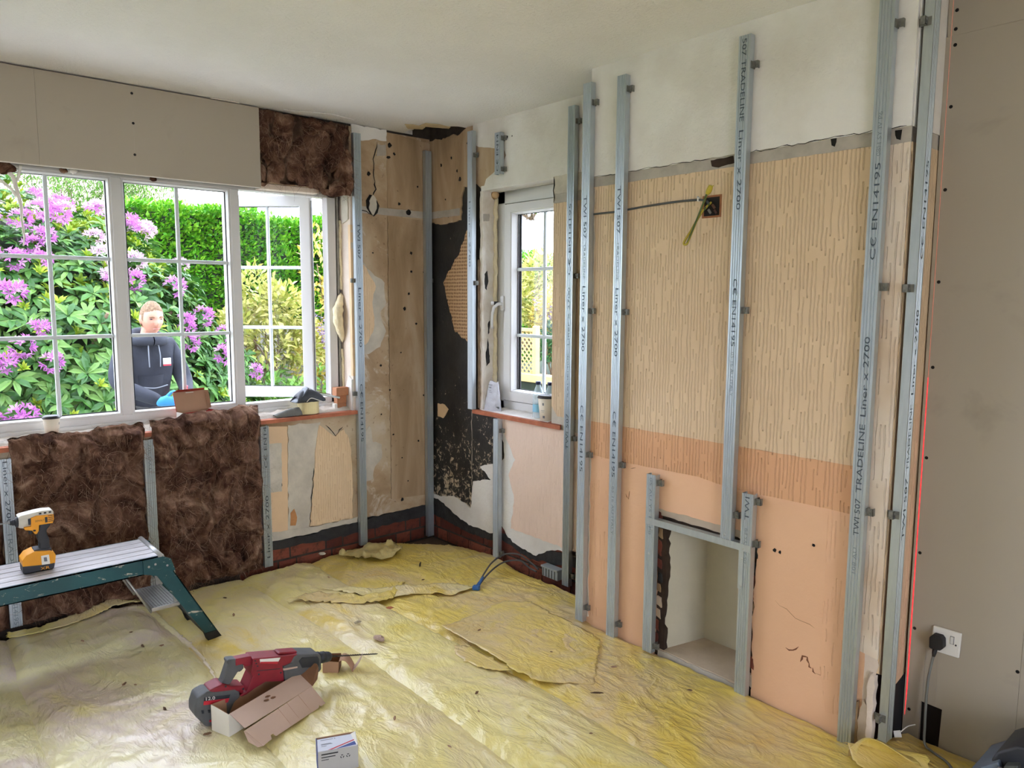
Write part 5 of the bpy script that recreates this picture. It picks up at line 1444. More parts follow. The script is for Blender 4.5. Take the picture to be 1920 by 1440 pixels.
# ------------------------------------------------------------------ cartons and small things on the floor
def sheet(pts, n, th=.0016):
    """thin rigid card from a polygon in 3D (planar), thickness along n"""
    n = Vector(n).normalized() * th
    m = MB(); k = len(pts)
    m.add([Vector(p) for p in pts] + [Vector(p) + n for p in pts], [tuple(range(k)), tuple(range(k, 2 * k))] + [(i, (i + 1) % k, (i + 1) % k + k, i + k) for i in range(k)])
    return m
def build_carton():
    a, b, z = Vector((.940, .342, 0)), Vector((.342, -.940, 0)), Vector((0, 0, 1))
    O = Vector((.802, 2.443, .004)); L, Wd, Ht = .335, .082, .078
    r = thing('open_carton', 'long open cardboard carton with its lid folded out, in front of the red drill', 'box', tuple(O + a * L / 2 + b * Wd / 2))
    P = lambda s, t, h: O + a * s + b * t + z * h
    obj('end_panel', sheet([P(0, 0, 0), P(0, Wd, 0), P(0, Wd, Ht), P(0, 0, Ht + .012)], -a), 'card_white', r)
    obj('end_lining', sheet([P(.0005, 0, 0), P(.0005, Wd, 0), P(.0005, Wd, Ht), P(.0005, 0, Ht + .012)], a), 'card_brown', r)
    obj('end_panel', sheet([P(L, 0, 0), P(L, Wd, 0), P(L, Wd, Ht * .55), P(L, 0, Ht * .5)], a), 'card_brown', r)
    obj('floor_panel', sheet([P(0, 0, 0), P(L, 0, 0), P(L, Wd, 0), P(0, Wd, 0)], z), 'card_brown', r)
    obj('back_panel', sheet([P(0, 0, 0), P(L, 0, 0), P(L, 0, Ht * .8), P(L * .75, 0, Ht * .92), P(L * .5, 0, Ht * .85), P(L * .22, 0, Ht), P(0, 0, Ht + .012)], -b), 'card_brown', r)
    obj('front_panel', sheet([P(0, Wd, 0), P(L, Wd, 0), P(L, Wd, Ht), P(0, Wd, Ht)], b), 'card_white', r)
    # lid: panel sloping to a crease, then the tuck panel down to the floor
    Q = lambda s, t, h: P(s, Wd + t, h)
    h1, w1 = .052, .075
    n1 = Vector(b * .026 + z * .075)
    lid = obj('lid_panel', sheet([Q(.004, 0, Ht), Q(L - .02, 0, Ht), Q(L - .03, w1, h1), Q(0, w1, h1)], n1), 'card_pink', r)
    obj('crease', MB().tube([Q(0, w1, h1 + .001), Q(L - .03, w1, h1 + .001)], .0012, 5), 'card_pink', r)
    n2 = Vector(b * .05 + z * .06)
    notch = [Q(-.006, w1 + .005, h1 - .004), Q(L - .032, w1, h1), Q(L - .028, w1 + .060, .003), Q(L - .05, w1 + .060, .003), Q(L - .054, w1 + .054, .008), Q(L - .062, w1 + .060, .003), Q(.075, w1 + .060, .003), Q(.071, w1 + .050, .011), Q(.060, w1 + .050, .011), Q(.056, w1 + .060, .003), Q(.020, w1 + .062, .001)]
    obj('tuck_panel', sheet(notch, n2), 'card_pink', r)
    for s in (.14, .18, .235):
        obj('fold_line', MB().tube([Q(s, w1 + .002, h1 + .0006), Q(s + .004, w1 + .058, .0062)], .0006, 4), 'card_brown', r)
    # rounded ear at the right end, standing up
    ear = [Q(L - .022, .004, Ht - .002)] + [tuple(Q(L - .02 + .050 * math.sin(t) ** .8, .004 + w1 * (t / PI) , Ht - .002 - (Ht - h1) * (t / PI) + .040 * math.sin(t))) for t in [PI * i / 10 for i in range(1, 10)]] + [Q(L - .030, w1, h1)]
    obj('ear_flap', sheet(ear, a * .6 - z * .4 + b * .1), 'card_dark', r)
    obj('ear_flap', sheet([Q(-.006, w1 + .004, h1 - .004), Q(.020, w1 + .062, .001), Q(.004, w1 + .056, .003), Q(-.010, w1 + .028, .020)], -a), 'card_pink', r)
    # crumb of brown dust on the lid
    for k, (s, t) in enumerate(((.15, .02), (.135, .03), (.16, .035))):
        obj('dust_crumb', MB().ellipsoid(tuple(Q(s, t, Ht - t * .34 + .003)), (.010, .006, .002), 8, 5, lambda d: 1 + .5 * noise.noise(d * 3 + Vector((k, 0, 0)))), 'card_dark', r)
build_carton()

def build_small_carton():
    O = Vector((1.262, 2.552, .002)); a = Vector((.80, -.60, 0)); b = Vector((.60, .80, 0)); z = Vector((0, 0, 1))
    r = thing('small_carton', 'small torn cardboard carton under the tip of the red drill', 'box', tuple(O))
    P = lambda s, t, h: O + a * s + b * t + z * h
    obj('panel', sheet([P(0, 0, 0), P(.058, 0, 0), P(.060, 0, .046), P(0, 0, .052)], -b), 'card_brown', r)
    obj('panel', sheet([P(0, 0, 0), P(0, .065, 0), P(0, .065, .050), P(0, 0, .052)], -a), 'card_brown', r)
    obj('panel', sheet([P(.058, 0, 0), P(.058, .065, 0), P(.060, .065, .046), P(.060, 0, .046)], a), 'card_dark', r)
    obj('panel', sheet([P(0, .065, 0), P(.058, .065, 0), P(.060, .065, .05), P(0, .065, .05)], b), 'card_dark', r)
    obj('floor_panel', sheet([P(0, 0, 0), P(.058, 0, 0), P(.058, .065, 0), P(0, .065, 0)], z), 'card_dark', r)
    # lid bent over to the right, and its curled tuck flap
    fl = MB().grid(10, 4, lambda u, v: tuple(P(.060 + .055 * u, .004 + .058 * v, .046 - .050 * u * u + .012 * math.sin(u * PI))))
    o = obj('flap', fl, 'card_brown', r, smooth=True); o.modifiers.new('t', 'SOLIDIFY').thickness = .0016
    fl = MB().grid(8, 4, lambda u, v: tuple(P(.112 + .034 * u, .010 + .046 * v, .004 + .050 * u ** 1.4)))
    o = obj('flap', fl, 'card_pink', r, smooth=True); o.modifiers.new('t', 'SOLIDIFY').thickness = .0016
build_small_carton()

def build_white_box():
    # small product box: pale top with a red and blue stripe, grey front
    c0, c1 = Vector((.990, 2.060, 0)), Vector((1.100, 2.014, 0))
    a = (c1 - c0).normalized(); b = Vector((a.y, -a.x, 0)); z = Vector((0, 0, 1))
    L, Wd, Ht = (c1 - c0).length, .070, .072
    r = thing('fixings_box', 'small white and blue fixings box at the bottom edge of the picture', 'box', tuple(c0 + a * L / 2 + b * Wd / 2 + z * .002))
    P = lambda s, t, h: c0 + a * s + b * t + z * (h + .003)
    simple('box_side', C(176, 176, 178), .6, var=.04)
    simple('box_top', C(206, 210, 224), .5)
    obj('front_panel', sheet([P(0, Wd, 0), P(L, Wd, 0), P(L, Wd, Ht), P(0, Wd, Ht)], b), 'box_side', r)
    obj('back_panel', sheet([P(0, 0, 0), P(L, 0, 0), P(L, 0, Ht + .004), P(0, 0, Ht + .004)], -b), 'card_brown', r)
    obj('side_panel', sheet([P(0, 0, 0), P(0, Wd, 0), P(0, Wd, Ht), P(0, 0, Ht + .004)], -a), 'label_blue', r)
    obj('side_panel', sheet([P(L, 0, 0), P(L, Wd, 0), P(L, Wd, Ht), P(L, 0, Ht + .004)], a), 'box_side', r)
    obj('floor_panel', sheet([P(0, 0, 0), P(L, 0, 0), P(L, Wd, 0), P(0, Wd, 0)], z), 'card_brown', r)
    top = obj('lid', sheet([P(.002, .004, Ht), P(L - .012, .004, Ht), P(L - .002, Wd, Ht), P(0, Wd, Ht)], z, .001), 'box_top', r)
    obj('lid_curl', sheet([P(L - .014, .002, Ht), P(L, .0, Ht + .004), P(L, Wd, Ht + .002), P(L - .004, Wd, Ht)], z, .001), 'card_white', r)
    T = Ht + .0013
    pl = lambda nm, pts, mat: obj(nm, sheet([P(s, t, T) for s, t in pts], z, .0003), mat, top)
    pl('red_stripe', [(.030, Wd), (.042, Wd), (L - .004, .040), (L - .007, .036)], 'label_red')
    pl('blue_stripe', [(.056, Wd), (L - .002, Wd - .004), (L - .004, .046)], 'label_blue')
    rnd = random.Random(2)
    for k, (s, t, w, h) in enumerate(((.012, .012, .038, .0022), (.012, .034, .030, .0014), (.012, .038, .034, .0014), (.012, .046, .016, .0014))):
        pl('print_line', [(s, t), (s + w, t), (s + w, t + h), (s, t + h)], 'label_grey')
    pl('logo_mark', [(.053, .0095), (.058, .013), (.053, .0165), (.0545, .013)], 'label_grey')
    fr = lambda nm, pts, mat: obj(nm, sheet([P(s, Wd + .0018, h) for s, h in pts], b, .0003), mat, r)
    for (s, h, w, k) in ((.010, .060, .050, .004), (.010, .051, .042, .003), (.010, .043, .022, .002)):
        fr('print_line', [(s, h), (s + w, h), (s + w, h + k), (s, h + k)], 'gasket')
    for c in (.072, .090):
        for q in range(3):
            an = q * 2 * PI / 3 + PI / 2
            p = [(c + .0065 * math.cos(an + d) * k, .046 + .0065 * math.sin(an + d) * k) for d, k in ((-.55, 1), (.45, 1), (.75, .72), (.45, .55), (-.55, .55))]
            fr('recycling_arrow', p, 'gasket')
build_white_box()

def build_debris():
    rnd = random.Random(17)
    big = [((1.570, 2.650), .030, 'torn scrap of pinkish plaster lying in the middle of the floor', C(178, 152, 138)),
           ((1.775, 2.897), .016, 'small reddish brick chip on the floor behind the plaster scrap', C(168, 104, 72)),
           ((1.584, 2.856), .016, 'grey curled paint flake between the plaster scrap and the film fold', C(170, 158, 130)),
           ((2.200, 3.275), .028, 'dark twig-like splinter near the back of the floor', C(60, 48, 36)),
           ((1.948, 1.753), .020, 'dark splinter on the golden strip in front of the fireplace', C(70, 50, 30)),
           ((1.880, 3.775), .022, 'crumpled white scrap at the foot of the window wall bricks', C(216, 206, 190))]
    for k, (p, s, lb, col) in enumerate(big):
        flat = k in (3, 4)
        an = rnd.uniform(0, PI)
        m = MB().ellipsoid((p[0], p[1], .010 + s * .25), (s * (1.2 if flat else 1), s * (.16 if flat else .6), s * (.16 if flat else .3)), 12, 8, lambda d: 1 + .55 * noise.noise(d * 2.4 + Vector((k * 3, 0, 0))))
        c, sn = math.cos(an), math.sin(an)
        m.v = [(p[0] + (x - p[0]) * c - (y - p[1]) * sn, p[1] + (x - p[0]) * sn + (y - p[1]) * c, z) for x, y, z in m.v]
        single('debris_piece', m, simple('debris_%d' % k, col, .9, var=.15, vscale=40), lb, 'debris', (p[0], p[1], .003))
    spots = [(.66, 2.96), (.69, 2.93), (.72, 2.68), (.90, 2.58), (.78, 2.42), (.66, 2.20), (.70, 2.05), (1.30, 2.10), (1.62, 2.05), (1.20, 3.30), (1.24, 3.52), (.62, 3.45), (.80, 3.42), (1.95, 2.45), (2.05, 2.10), (2.15, 1.85), (1.75, 1.60), (1.55, 1.95), (2.10, 3.10), (1.75, 3.45), (.80, 3.25), (.86, 3.20), (2.23, 1.55), (1.35, 1.85), (1.02, 1.98)]
    meshes = []
    for k in range(4):
        meshes.append(mesh_of('plaster_crumb', MB().ellipsoid((0, 0, .004), (.011, .0038, .003), 8, 5, lambda d: 1 + .7 * noise.noise(d * 2.6 + Vector((k * 5, 1, 0)))), simple('crumb_%d' % k, (C(112, 84, 60), C(140, 108, 84), C(92, 68, 48), C(160, 128, 104))[k], .9)))
    for k, (x, y) in enumerate(spots):
        o = bpy.data.objects.new('plaster_crumb', meshes[k % 4]); COL.objects.link(o)
        o.location = (x, y, .004 + .006 * noise.noise(Vector((x * 2.2, y * 2.2, 1.5)))); s = rnd.uniform(.6, 1.35); o.scale = (s, s, s); o.rotation_euler = (0, 0, rnd.uniform(0, 2 * PI))
        tag(o, 'tiny brown crumb scattered on the yellow floor sheeting', 'crumb', 'brown crumbs on the floor')
build_debris()

# ------------------------------------------------------------------ cables, socket, laser line
def arc(p, q, sag, n=12):
    p, q = Vector(p), Vector(q)
    return [p + (q - p) * (i / n) + Vector((0, 0, -sag * math.sin(PI * i / n))) for i in range(n + 1)]
simple('cable_grey', C(74, 74, 74), .5)
simple('cable_pale', C(120, 122, 118), .45)
simple('tape_blue', C(40, 96, 160), .5)
def build_cables():
    # flat cable on the breast
    r = thing('wall_cable', 'grey flat cable running across the chimney breast to the light box', 'cable', BR(1.9, 1.805, .005))
    obj('cable', MB().tube(smooth_path([BR(u, z, .009) for u, z in ((2.225, 1.803), (2.11, 1.803), (2.044, 1.806), (1.935, 1.812), (1.80, 1.816), (1.697, 1.814), (1.665, 1.806))]), .0042, 8), 'cable_grey', r, smooth=True)
    for u, z in ((2.095, 1.8035), (1.697, 1.814)):
        obj('cable_clip', MB().box(BR(u - .003, z - .006, .004), BR(u + .003, z + .010, .015)), 'label_white', r, bevel=.001)
        obj('clip_nail', MB().lathe(BR(u, z + .010, .012), (-1, 0, 0), [(0, .003), (.004, .003)], 8), 'steel', r)
    # earth wire tail
    t = NT('earth_sleeve'); t.set(Roughness=.5)
    wv = t.n('ShaderNodeTexWave'); wv.inputs['Scale'].default_value = 28; t.l(t.co(), wv.inputs['Vector'])
    t.color(t.ramp(wv.outputs['Fac'], [(.4, C(66, 84, 30)), (.6, C(170, 150, 40))])); MATS['earth'] = t.m
    r = thing('earth_wire_tail', 'doubled yellow-green earth wire hanging from the light box', 'cable', BR(1.65, 1.66, .02))
    obj('loop', MB().tube(smooth_path([BR(u, z, t) for u, z, t in ((1.640, 1.800, .01), (1.662, 1.764, .035), (1.700, 1.700, .045), (1.727, 1.664, .045), (1.730, 1.652, .045), (1.718, 1.651, .046), (1.706, 1.668, .048), (1.665, 1.752, .05), (1.634, 1.822, .05), (1.622, 1.838, .05))]), .0042, 8), 'earth', r, smooth=True)
    obj('taped_end', MB().tube(smooth_path([BR(1.632, 1.826, .05), BR(1.622, 1.838, .052), BR(1.614, 1.853, .054)]), .0085, 8, taper=lambda s: .8 + .4 * math.sin(s * PI)), simple('earth_yellow', C(196, 176, 50), .5, var=.15, vscale=60), r, smooth=True)
    obj('wire_tip', MB().tube([BR(1.618, 1.846, .055), BR(1.600, 1.850, .06)], .002, 6), 'earth_yellow', r)
    # loose twin tails on the floor with taped ends
    r = thing('loose_cable', 'grey cable tails with blue taped ends curling over the floor below the small window', 'cable', (2.24, 2.83, .012))
    obj('cable', MB().tube(smooth_path([(2.262, 2.845, .022), (2.35, 2.91, .035), (2.44, 2.955, .060), (2.53, 2.965, .080), (2.60, 2.93, .075), (2.625, 2.86, .045), (2.63, 2.80, .02)]), .0045, 8), 'cable_grey', r, smooth=True)
    obj('cable', MB().tube(smooth_path([(2.262, 2.838, .020), (2.35, 2.89, .030), (2.44, 2.92, .048), (2.52, 2.93, .055), (2.59, 2.90, .050), (2.61, 2.85, .02), (2.615, 2.80, .012)]), .0045, 8), 'cable_grey', r, smooth=True)
    obj('taped_end', MB().tube(smooth_path([(2.225, 2.822, .016), (2.245, 2.832, .018), (2.28, 2.855, .024), (2.32, 2.882, .030)]), .010, 8, taper=lambda s: 1.35 - .8 * s), 'tape_blue', r, smooth=True)
    obj('connector', MB().obox((2.228, 2.822, .017), (.85, .52, 0), (-.52, .85, 0), (0, 0, 1), .014, .017, .010), 'tape_blue', r, bevel=.003)
    # junction box by the liner foot
    r = thing('junction_box', 'grey ribbed junction box against the bricks by the liner foot', 'junction box', (2.615, 2.69, .012))
    simple('jb_grey', C(146, 152, 154), .5)
    obj('body', MB().box((2.605, 2.632, .010), (2.645, 2.748, .062)), 'jb_grey', r, bevel=.004)
    obj('lid', MB().box((2.598, 2.629, .058), (2.648, 2.751, .068)), 'jb_grey', r, bevel=.003)
    for k in range(5):
        obj('rib', MB().box((2.6025, 2.650 + .021 * k, .014), (2.606, 2.654 + .021 * k, .058)), 'dull_dark', r)
    # socket with plug and lead
    r = thing('wall_socket', 'white single wall socket on the plasterboard with a black plug in it', 'socket', RW(.828, .347, 0))
    rot = math.radians(2.0)
    obj('face_plate', MB().prism(RW, [(.872, .304), (.786, .306), (.783, .391), (.868, .389)], 0, .010), 'label_white', r, bevel=.004, seg=3)
    obj('switch', MB().prism(RW, rect(.804, .813, .348, .372), .009, .014), 'white_upvc', r, bevel=.002)
    obj('switch_surround', MB().prism(RW, rect(.8025, .8145, .3465, .3735), .0095, .0104), 'label_grey', r)
    obj('plate_screw', MB().lathe(RW(.797, .347, .010), (-1, 0, 0), [(0, .003), (.001, .003), (.0014, .001)], 8), 'gasket', r)
    p = thing('mains_plug', 'black mains plug with a lead hanging to the floor', 'plug', RW(.845, .345, .012))
    obj('plug_body', MB().prism(RW, [(.866, .325), (.861, .322), (.832, .325), (.824, .335), (.826, .362), (.834, .371), (.858, .370), (.867, .358)], .0105, .040), 'rubber', p, bevel=.005, seg=3)
    obj('strain_relief', MB().tube([RW(.850, .328, .026), RW(.852, .306, .030), RW(.853, .296, .030)], .007, 8, taper=lambda s: 1.15 - .45 * s), 'rubber', p, smooth=True)
    obj('lead', MB().tube(smooth_path([RW(.853, .300, .030), RW(.862, .22, .034), RW(.862, .14, .040), RW(.858, .06, .048), RW(.85, .005, .06), RW(.82, -.002, .075), RW(.76, .0, .11), RW(.70, .0, .20)]), .0042, 8), 'cable_pale', p, smooth=True)
    # laser level line on the board: a thin glowing streak
    t = NT('laser_red'); em = t.n('ShaderNodeEmission'); em.inputs[0].default_value = (1.0, .02, .025, 1); em.inputs[1].default_value = 1.6
    t.l(em.outputs[0], t.out.inputs['Surface']); MATS['laser'] = t.m
    t = NT('laser_faint'); em = t.n('ShaderNodeEmission'); em.inputs[0].default_value = (.62, .22, .14, 1); em.inputs[1].default_value = .42
    t.l(em.outputs[0], t.out.inputs['Surface']); MATS['laser_faint'] = t.m
    r = thing('laser_line', 'thin red vertical laser level line on the plasterboard', 'laser line', RW(.938, .045, .0005))
    obj('streak', MB().prism(RW, [(.9392, .045), (.9392, 1.20), (.9370, 1.20), (.9360, .14), (.9388, .045)], .0003, .0006), 'laser', r)
    obj('faint_streak', MB().prism(RW, [(.9392, 1.20), (.9402, 2.36), (.9390, 2.36), (.9370, 1.20)], .0003, .0006), 'laser_faint', r)
    # stray pale tag by the cut-out
    r = thing('bent_tag', 'pale bent paper tag on the floor by the cut-out in the plasterboard', 'tag', (2.53, .90, .01))
    obj('paper', sheet([(2.500, .930, .006), (2.520, .915, .006), (2.530, .925, .022), (2.510, .938, .022)], (0, -1, .3)), 'label_white', r)
    obj('string', MB().tube(smooth_path([(2.525, .922, .018), (2.55, .91, .034), (2.575, .895, .038)]), .0018, 6), 'label_white', r)
build_cables()

# ------------------------------------------------------------------ things on the sills
def cup(base, h, r0, r1, label, prints=True, ang=0):
    r = thing('coffee_cup', label, 'cup', base)
    x, y, z = base
    simple('cup_card', C(232, 222, 202), .6, var=.03)
    obj('sleeve', MB().lathe(base, (0, 0, 1), [(0, r0 * .92), (.001, r0), (h * .9, r1), (h * .905, r1 * .97)], 28), 'cup_card', r, smooth=True)
    simple('lid_black', C(38, 34, 34), .4)
    obj('lid', MB().lathe((x, y, z + h * .885), (0, 0, 1), [(0, r1 * 1.06), (.004, r1 * 1.08), (.006, r1 * 1.02), (h * .07, r1 * 1.00), (h * .10, r1 * .93), (h * .115, r1 * .86), (h * .105, r1 * .80), (h * .09, r1 * .3)], 28), 'lid_black', r, smooth=True)
    if prints:
        for (da, h0, w, hh) in ((.10, .62, .10, .10), (.0, .42, .28, .012), (.0, .36, .22, .010), (.12, .12, .16, .10)):
            vs = []
            for k in range(5):
                a = ang + da + (k / 4 - .5) * w * 2
                for q in (0, 1):
                    zz = h * (h0 + q * hh); rr = r0 + (r1 - r0) * zz / (h * .9) + .0006
                    vs.append((x + math.cos(a) * rr, y + math.sin(a) * rr, z + zz))
            obj('print', MB().add(vs, [(2 * k, 2 * k + 2, 2 * k + 3, 2 * k + 1) for k in range(4)]), 'label_grey', r)
    return r
def build_sill_things():
    cup((.626, 3.865, .806), .108, .024, .034, 'white paper coffee cup with black lid on the main window sill', True, -PI / 2 + .9)
    cup((2.690, 2.812, .811), .135, .034, .047, 'large cream paper coffee cup with black lid on the small window sill', True, PI + .25)
    # open red carton on the sill
    r = thing('red_carton', 'open red and white screw carton with raised lid on the main window sill', 'box', (1.24, 3.87, .815))
    simple('carton_red', C(168, 48, 38), .6, var=.08)
    a, b, z = Vector((.985, .17, 0)), Vector((.17, -.985, 0)), Vector((0, 0, 1))
    O = Vector((1.165, 3.87, .822))
    P = lambda s, t, h: O + a * s + b * t + z * h
    obj('front_panel', sheet([P(0, .06, 0), P(.165, .06, 0), P(.165, .06, .055), P(.12, .06, .055), P(.11, .06, .040), P(.085, .06, .040), P(.075, .06, .055), P(0, .06, .055)], b), 'card_white', r)
    obj('front_trim', sheet([P(0, .0622, .050), P(.075, .0622, .050), P(.075, .0622, .056), P(0, .0622, .056)], b, .0006), 'carton_red', r)
    obj('front_trim', sheet([P(.12, .0622, .050), P(.165, .0622, .050), P(.165, .0622, .056), P(.12, .0622, .056)], b, .0006), 'carton_red', r)
    obj('side_panel', sheet([P(0, 0, 0), P(0, .06, 0), P(0, .06, .055), P(0, 0, .055)], -a), 'card_white', r)
    obj('side_panel', sheet([P(.165, 0, 0), P(.165, .06, 0), P(.165, .06, .055), P(.165, 0, .055)], a), 'carton_red', r)
    obj('floor_panel', sheet([P(0, 0, 0), P(.165, 0, 0), P(.165, .06, 0), P(0, .06, 0)], z), 'card_brown', r)
    obj('back_panel', sheet([P(0, 0, 0), P(.165, 0, 0), P(.165, 0, .055), P(0, 0, .055)], -b), 'card_brown', r)
    lid = obj('lid', sheet([P(0, 0, .055), P(.160, 0, .055), P(.160, -.022, .150), P(-.004, -.022, .150)], b), 'card_brown', r)
    obj('lid_back', sheet([P(0, -.003, .055), P(.160, -.003, .055), P(.160, -.025, .150), P(-.004, -.025, .150)], -b), 'carton_red', r)
    obj('lid_tuck', sheet([P(-.004, -.022, .150), P(.160, -.022, .150), P(.148, .004, .163), P(.006, .004, .163)], z), 'carton_red', r)
    obj('lid_side', sheet([P(.160, 0, .055), P(.172, .018, .062), P(.168, .0, .150), P(.160, -.022, .150)], a), 'card_brown', r)
    obj('lid_side', sheet([P(0, 0, .055), P(-.008, .014, .066), P(-.012, .0, .148), P(-.004, -.022, .150)], -a), 'carton_red', r)
    obj('finger_slot', sheet([P(.058, -.0195, .146), P(.102, -.0195, .146), P(.098, -.0190, .140), P(.062, -.0190, .140)], b, .0006), 'card_white', r)
    # roll of masking tape
    r = thing('tape_roll', 'wide cream roll of masking tape standing on the sill under the dark hood', 'tape', (1.858, 3.858, .806))
    simple('tape_cream', C(232, 218, 164), .6, var=.04, vscale=20)
    obj('tape', MB().lathe((1.858, 3.858, .806), (0, 0, 1), [(0, .038), (0, .057), (.002, .058), (.066, .058), (.068, .057), (.068, .038), (0, .038)], 32, cap=False), 'tape_cream', r, smooth=False)
    obj('core', MB().lathe((1.858, 3.858, .806), (0, 0, 1), [(.001, .036), (.001, .0385), (.067, .0385), (.067, .036), (.001, .036)], 28, cap=False), 'card_brown', r)
    # dark hood (dust mask) lying on the tape
    r = thing('dark_hood', 'dark grey folded rubber hood lying on the cream tape roll', 'hood', (1.85, 3.85, .876))
    simple('hood_dark', C(52, 56, 62), .55, var=.2, vscale=25)
    simple('hood_front', C(104, 112, 120), .5, var=.1, vscale=25)
    def shell(u, v):
        x = 1.770 + .165 * u
        prof = (1 - (2 * u - .95) ** 2)
        h = .018 + .060 * max(0, prof) ** .7
        an = v * PI
        return (x + .012 * math.sin(an), 3.85 - .045 * math.cos(an), .874 + h * math.sin(an) * (1 - .25 * u) + .004 * noise.noise(Vector((u * 7, v * 6, 2))))
    o = obj('hood_shell', MB().grid(20, 14, shell), 'hood_dark', r, smooth=True)
    s = o.modifiers.new('t', 'SOLIDIFY'); s.thickness = .004
    o = obj('face_panel', MB().grid(8, 8, lambda u, v: (1.768 + .075 * v ** .8 * (1) - .004 * math.sin(u * PI), 3.812 + .068 * u, .876 + .075 * v + .006 * math.sin(u * PI) * v)), 'hood_front', r, smooth=True)
    s = o.modifiers.new('t', 'SOLIDIFY'); s.thickness = .003
    obj('white_strap', MB().tube(smooth_path([(1.825, 3.805, .876), (1.850, 3.80, .896), (1.90, 3.80, .878), (1.945, 3.803, .862)]), .0022, 6), 'label_white', r, smooth=True)
    # pale brush handle
    r = thing('brush_handle', 'pale blue-white flat handle poking out from under the dark hood', 'handle', (1.99, 3.868, .872))
    obj('blade', MB().obox((1.995, 3.868, .890), (.97, 0, -.24), (0, 1, 0), (.24, 0, .97), .062, .010, .006), simple('handle_pale', C(206, 216, 214), .5), r, bevel=.003)
    obj('rust_edge', MB().obox((1.965, 3.868, .907), (.97, 0, -.24), (0, 1, 0), (.24, 0, .97), .035, .006, .002), 'card_dark', r)
    # grey offcut
    m = MB()
    def off(u, v):
        x = 1.650 + .150 * u
        hh = .012 + .030 * min(1, u * 1.6) * (1 if u < .95 else .4)
        an = v * PI
        return (x, 3.830 - .022 * math.cos(an), .806 + hh * math.sin(an) + .004 * noise.noise(Vector((u * 8, v * 3, 1))))
    m.grid(16, 10, off)
    single('grey_offcut', m, simple('offcut_grey', C(104, 104, 98), .7, var=.2, vscale=25), 'grey crumpled offcut lying on the sill left of the tape roll', 'offcut', (1.72, 3.83, .805), smooth=True)
    # wooden blocks
    simple('block_wood', C(178, 122, 86), .75, var=.12, vscale=18)
    for k, (x0, x1, y0, y1, z0, z1, lb) in enumerate(((2.040, 2.100, 3.868, 3.908, .806, .842, 'lowest brown wooden block of the little stack on the sill'), (2.041, 2.101, 3.867, 3.907, .8425, .8865, 'middle brown wooden block of the little stack on the sill'), (2.030, 2.106, 3.852, 3.902, .887, .934, 'top brown wooden block of the little stack on the sill'))):
        single('wooden_block', MB().box((x0, y0, z0), (x1, y1, z1)), 'block_wood', lb, 'block', ((x0 + x1) / 2, (y0 + y1) / 2, z0), 'wooden blocks stacked at the end of the sill', bevel=.002)
    single('paper_label', MB().box((2.022, 3.860, .806), (2.038, 3.892, .842)), 'card_white', 'small white carton against the wooden block stack', 'box', (2.03, 3.876, .806), bevel=.001)
    # plastic bag on the small sill
    r = thing('plastic_bag', 'clear plastic bag of grey powder slumped at the left of the small sill', 'bag', (2.70, 3.255, .812))
    t = NT('bag_film'); t.set(Roughness=.2, Alpha=.75); t.color(C(220, 222, 230)); t.bump(t.noise(40, 4, .6, 1.5), .6, .006); MATS['bag'] = t.m
    simple('powder', C(108, 110, 112), .9, var=.25, vscale=30)
    def bag(u, v):
        a = u * 2 * PI
        w = .072 - .034 * v
        d = .030 * (1 - v) ** .8 + .004
        return (2.695 + math.cos(a) * d + .004 * noise.noise(Vector((u * 9, v * 9, 1))), 3.252 + .012 * (1 - v) + math.sin(a) * w + .005 * noise.noise(Vector((u * 7, v * 8, 4))), .812 + .165 * v + .004 * math.sin(a * 3) * v)
    obj('film', MB().grid(28, 16, bag), 'bag', r, smooth=True)
    obj('powder', MB().ellipsoid((2.695, 3.258, .832), (.027, .062, .022), 16, 10, lambda d: 1 + .2 * noise.noise(d * 2)), 'powder', r, smooth=True)
    for k, (yy, zz, hw, hh) in enumerate(((3.253, .962, .018, .0012), (3.253, .957, .014, .0012), (3.262, .945, .004, .004), (3.250, .945, .004, .004), (3.266, .930, .002, .002), (3.258, .926, .002, .002), (3.250, .930, .002, .002), (3.253, .918, .012, .0010))):
        obj('bag_print', MB().box((2.6700, yy - hw, zz - hh), (2.6712, yy + hw, zz + hh)), 'label_grey', r)
    # water bottles
    t = NT('bottle_plastic'); t.set(Roughness=.08, Alpha=.35); t.color(C(214, 232, 236)); MATS['pet'] = t.m
    simple('cap_navy', C(36, 44, 84), .4)
    simple('label_sky', C(140, 200, 226), .5)
    for k, (x, y, z, lb) in enumerate(((2.715, 2.905, .811, 'clear water bottle with navy cap and blue label on the small sill'), (2.735, 2.835, .811, 'clear water bottle with navy cap standing behind the large coffee cup'))):
        r = thing('water_bottle', lb, 'bottle', (x, y, z), 'water bottles on the small sill')
        obj('bottle', MB().lathe((x, y, z), (0, 0, 1), [(0, .026), (.004, .031), (.03, .031), (.034, .029), (.075, .029), (.08, .031), (.10, .031), (.106, .029), (.112, .031), (.120, .029), (.126, .031), (.140, .027), (.160, .018), (.175, .0125), (.184, .0125)], 24), 'pet', r, smooth=True)
        obj('label', MB().lathe((x, y, z), (0, 0, 1), [(.034, .0297), (.075, .0297)], 24, cap=False), 'label_sky', r, smooth=True)
        obj('cap', MB().lathe((x, y, z + .180), (0, 0, 1), [(0, .0150), (.015, .0150), (.017, .012)], 18), 'cap_navy', r, smooth=True)
build_sill_things()

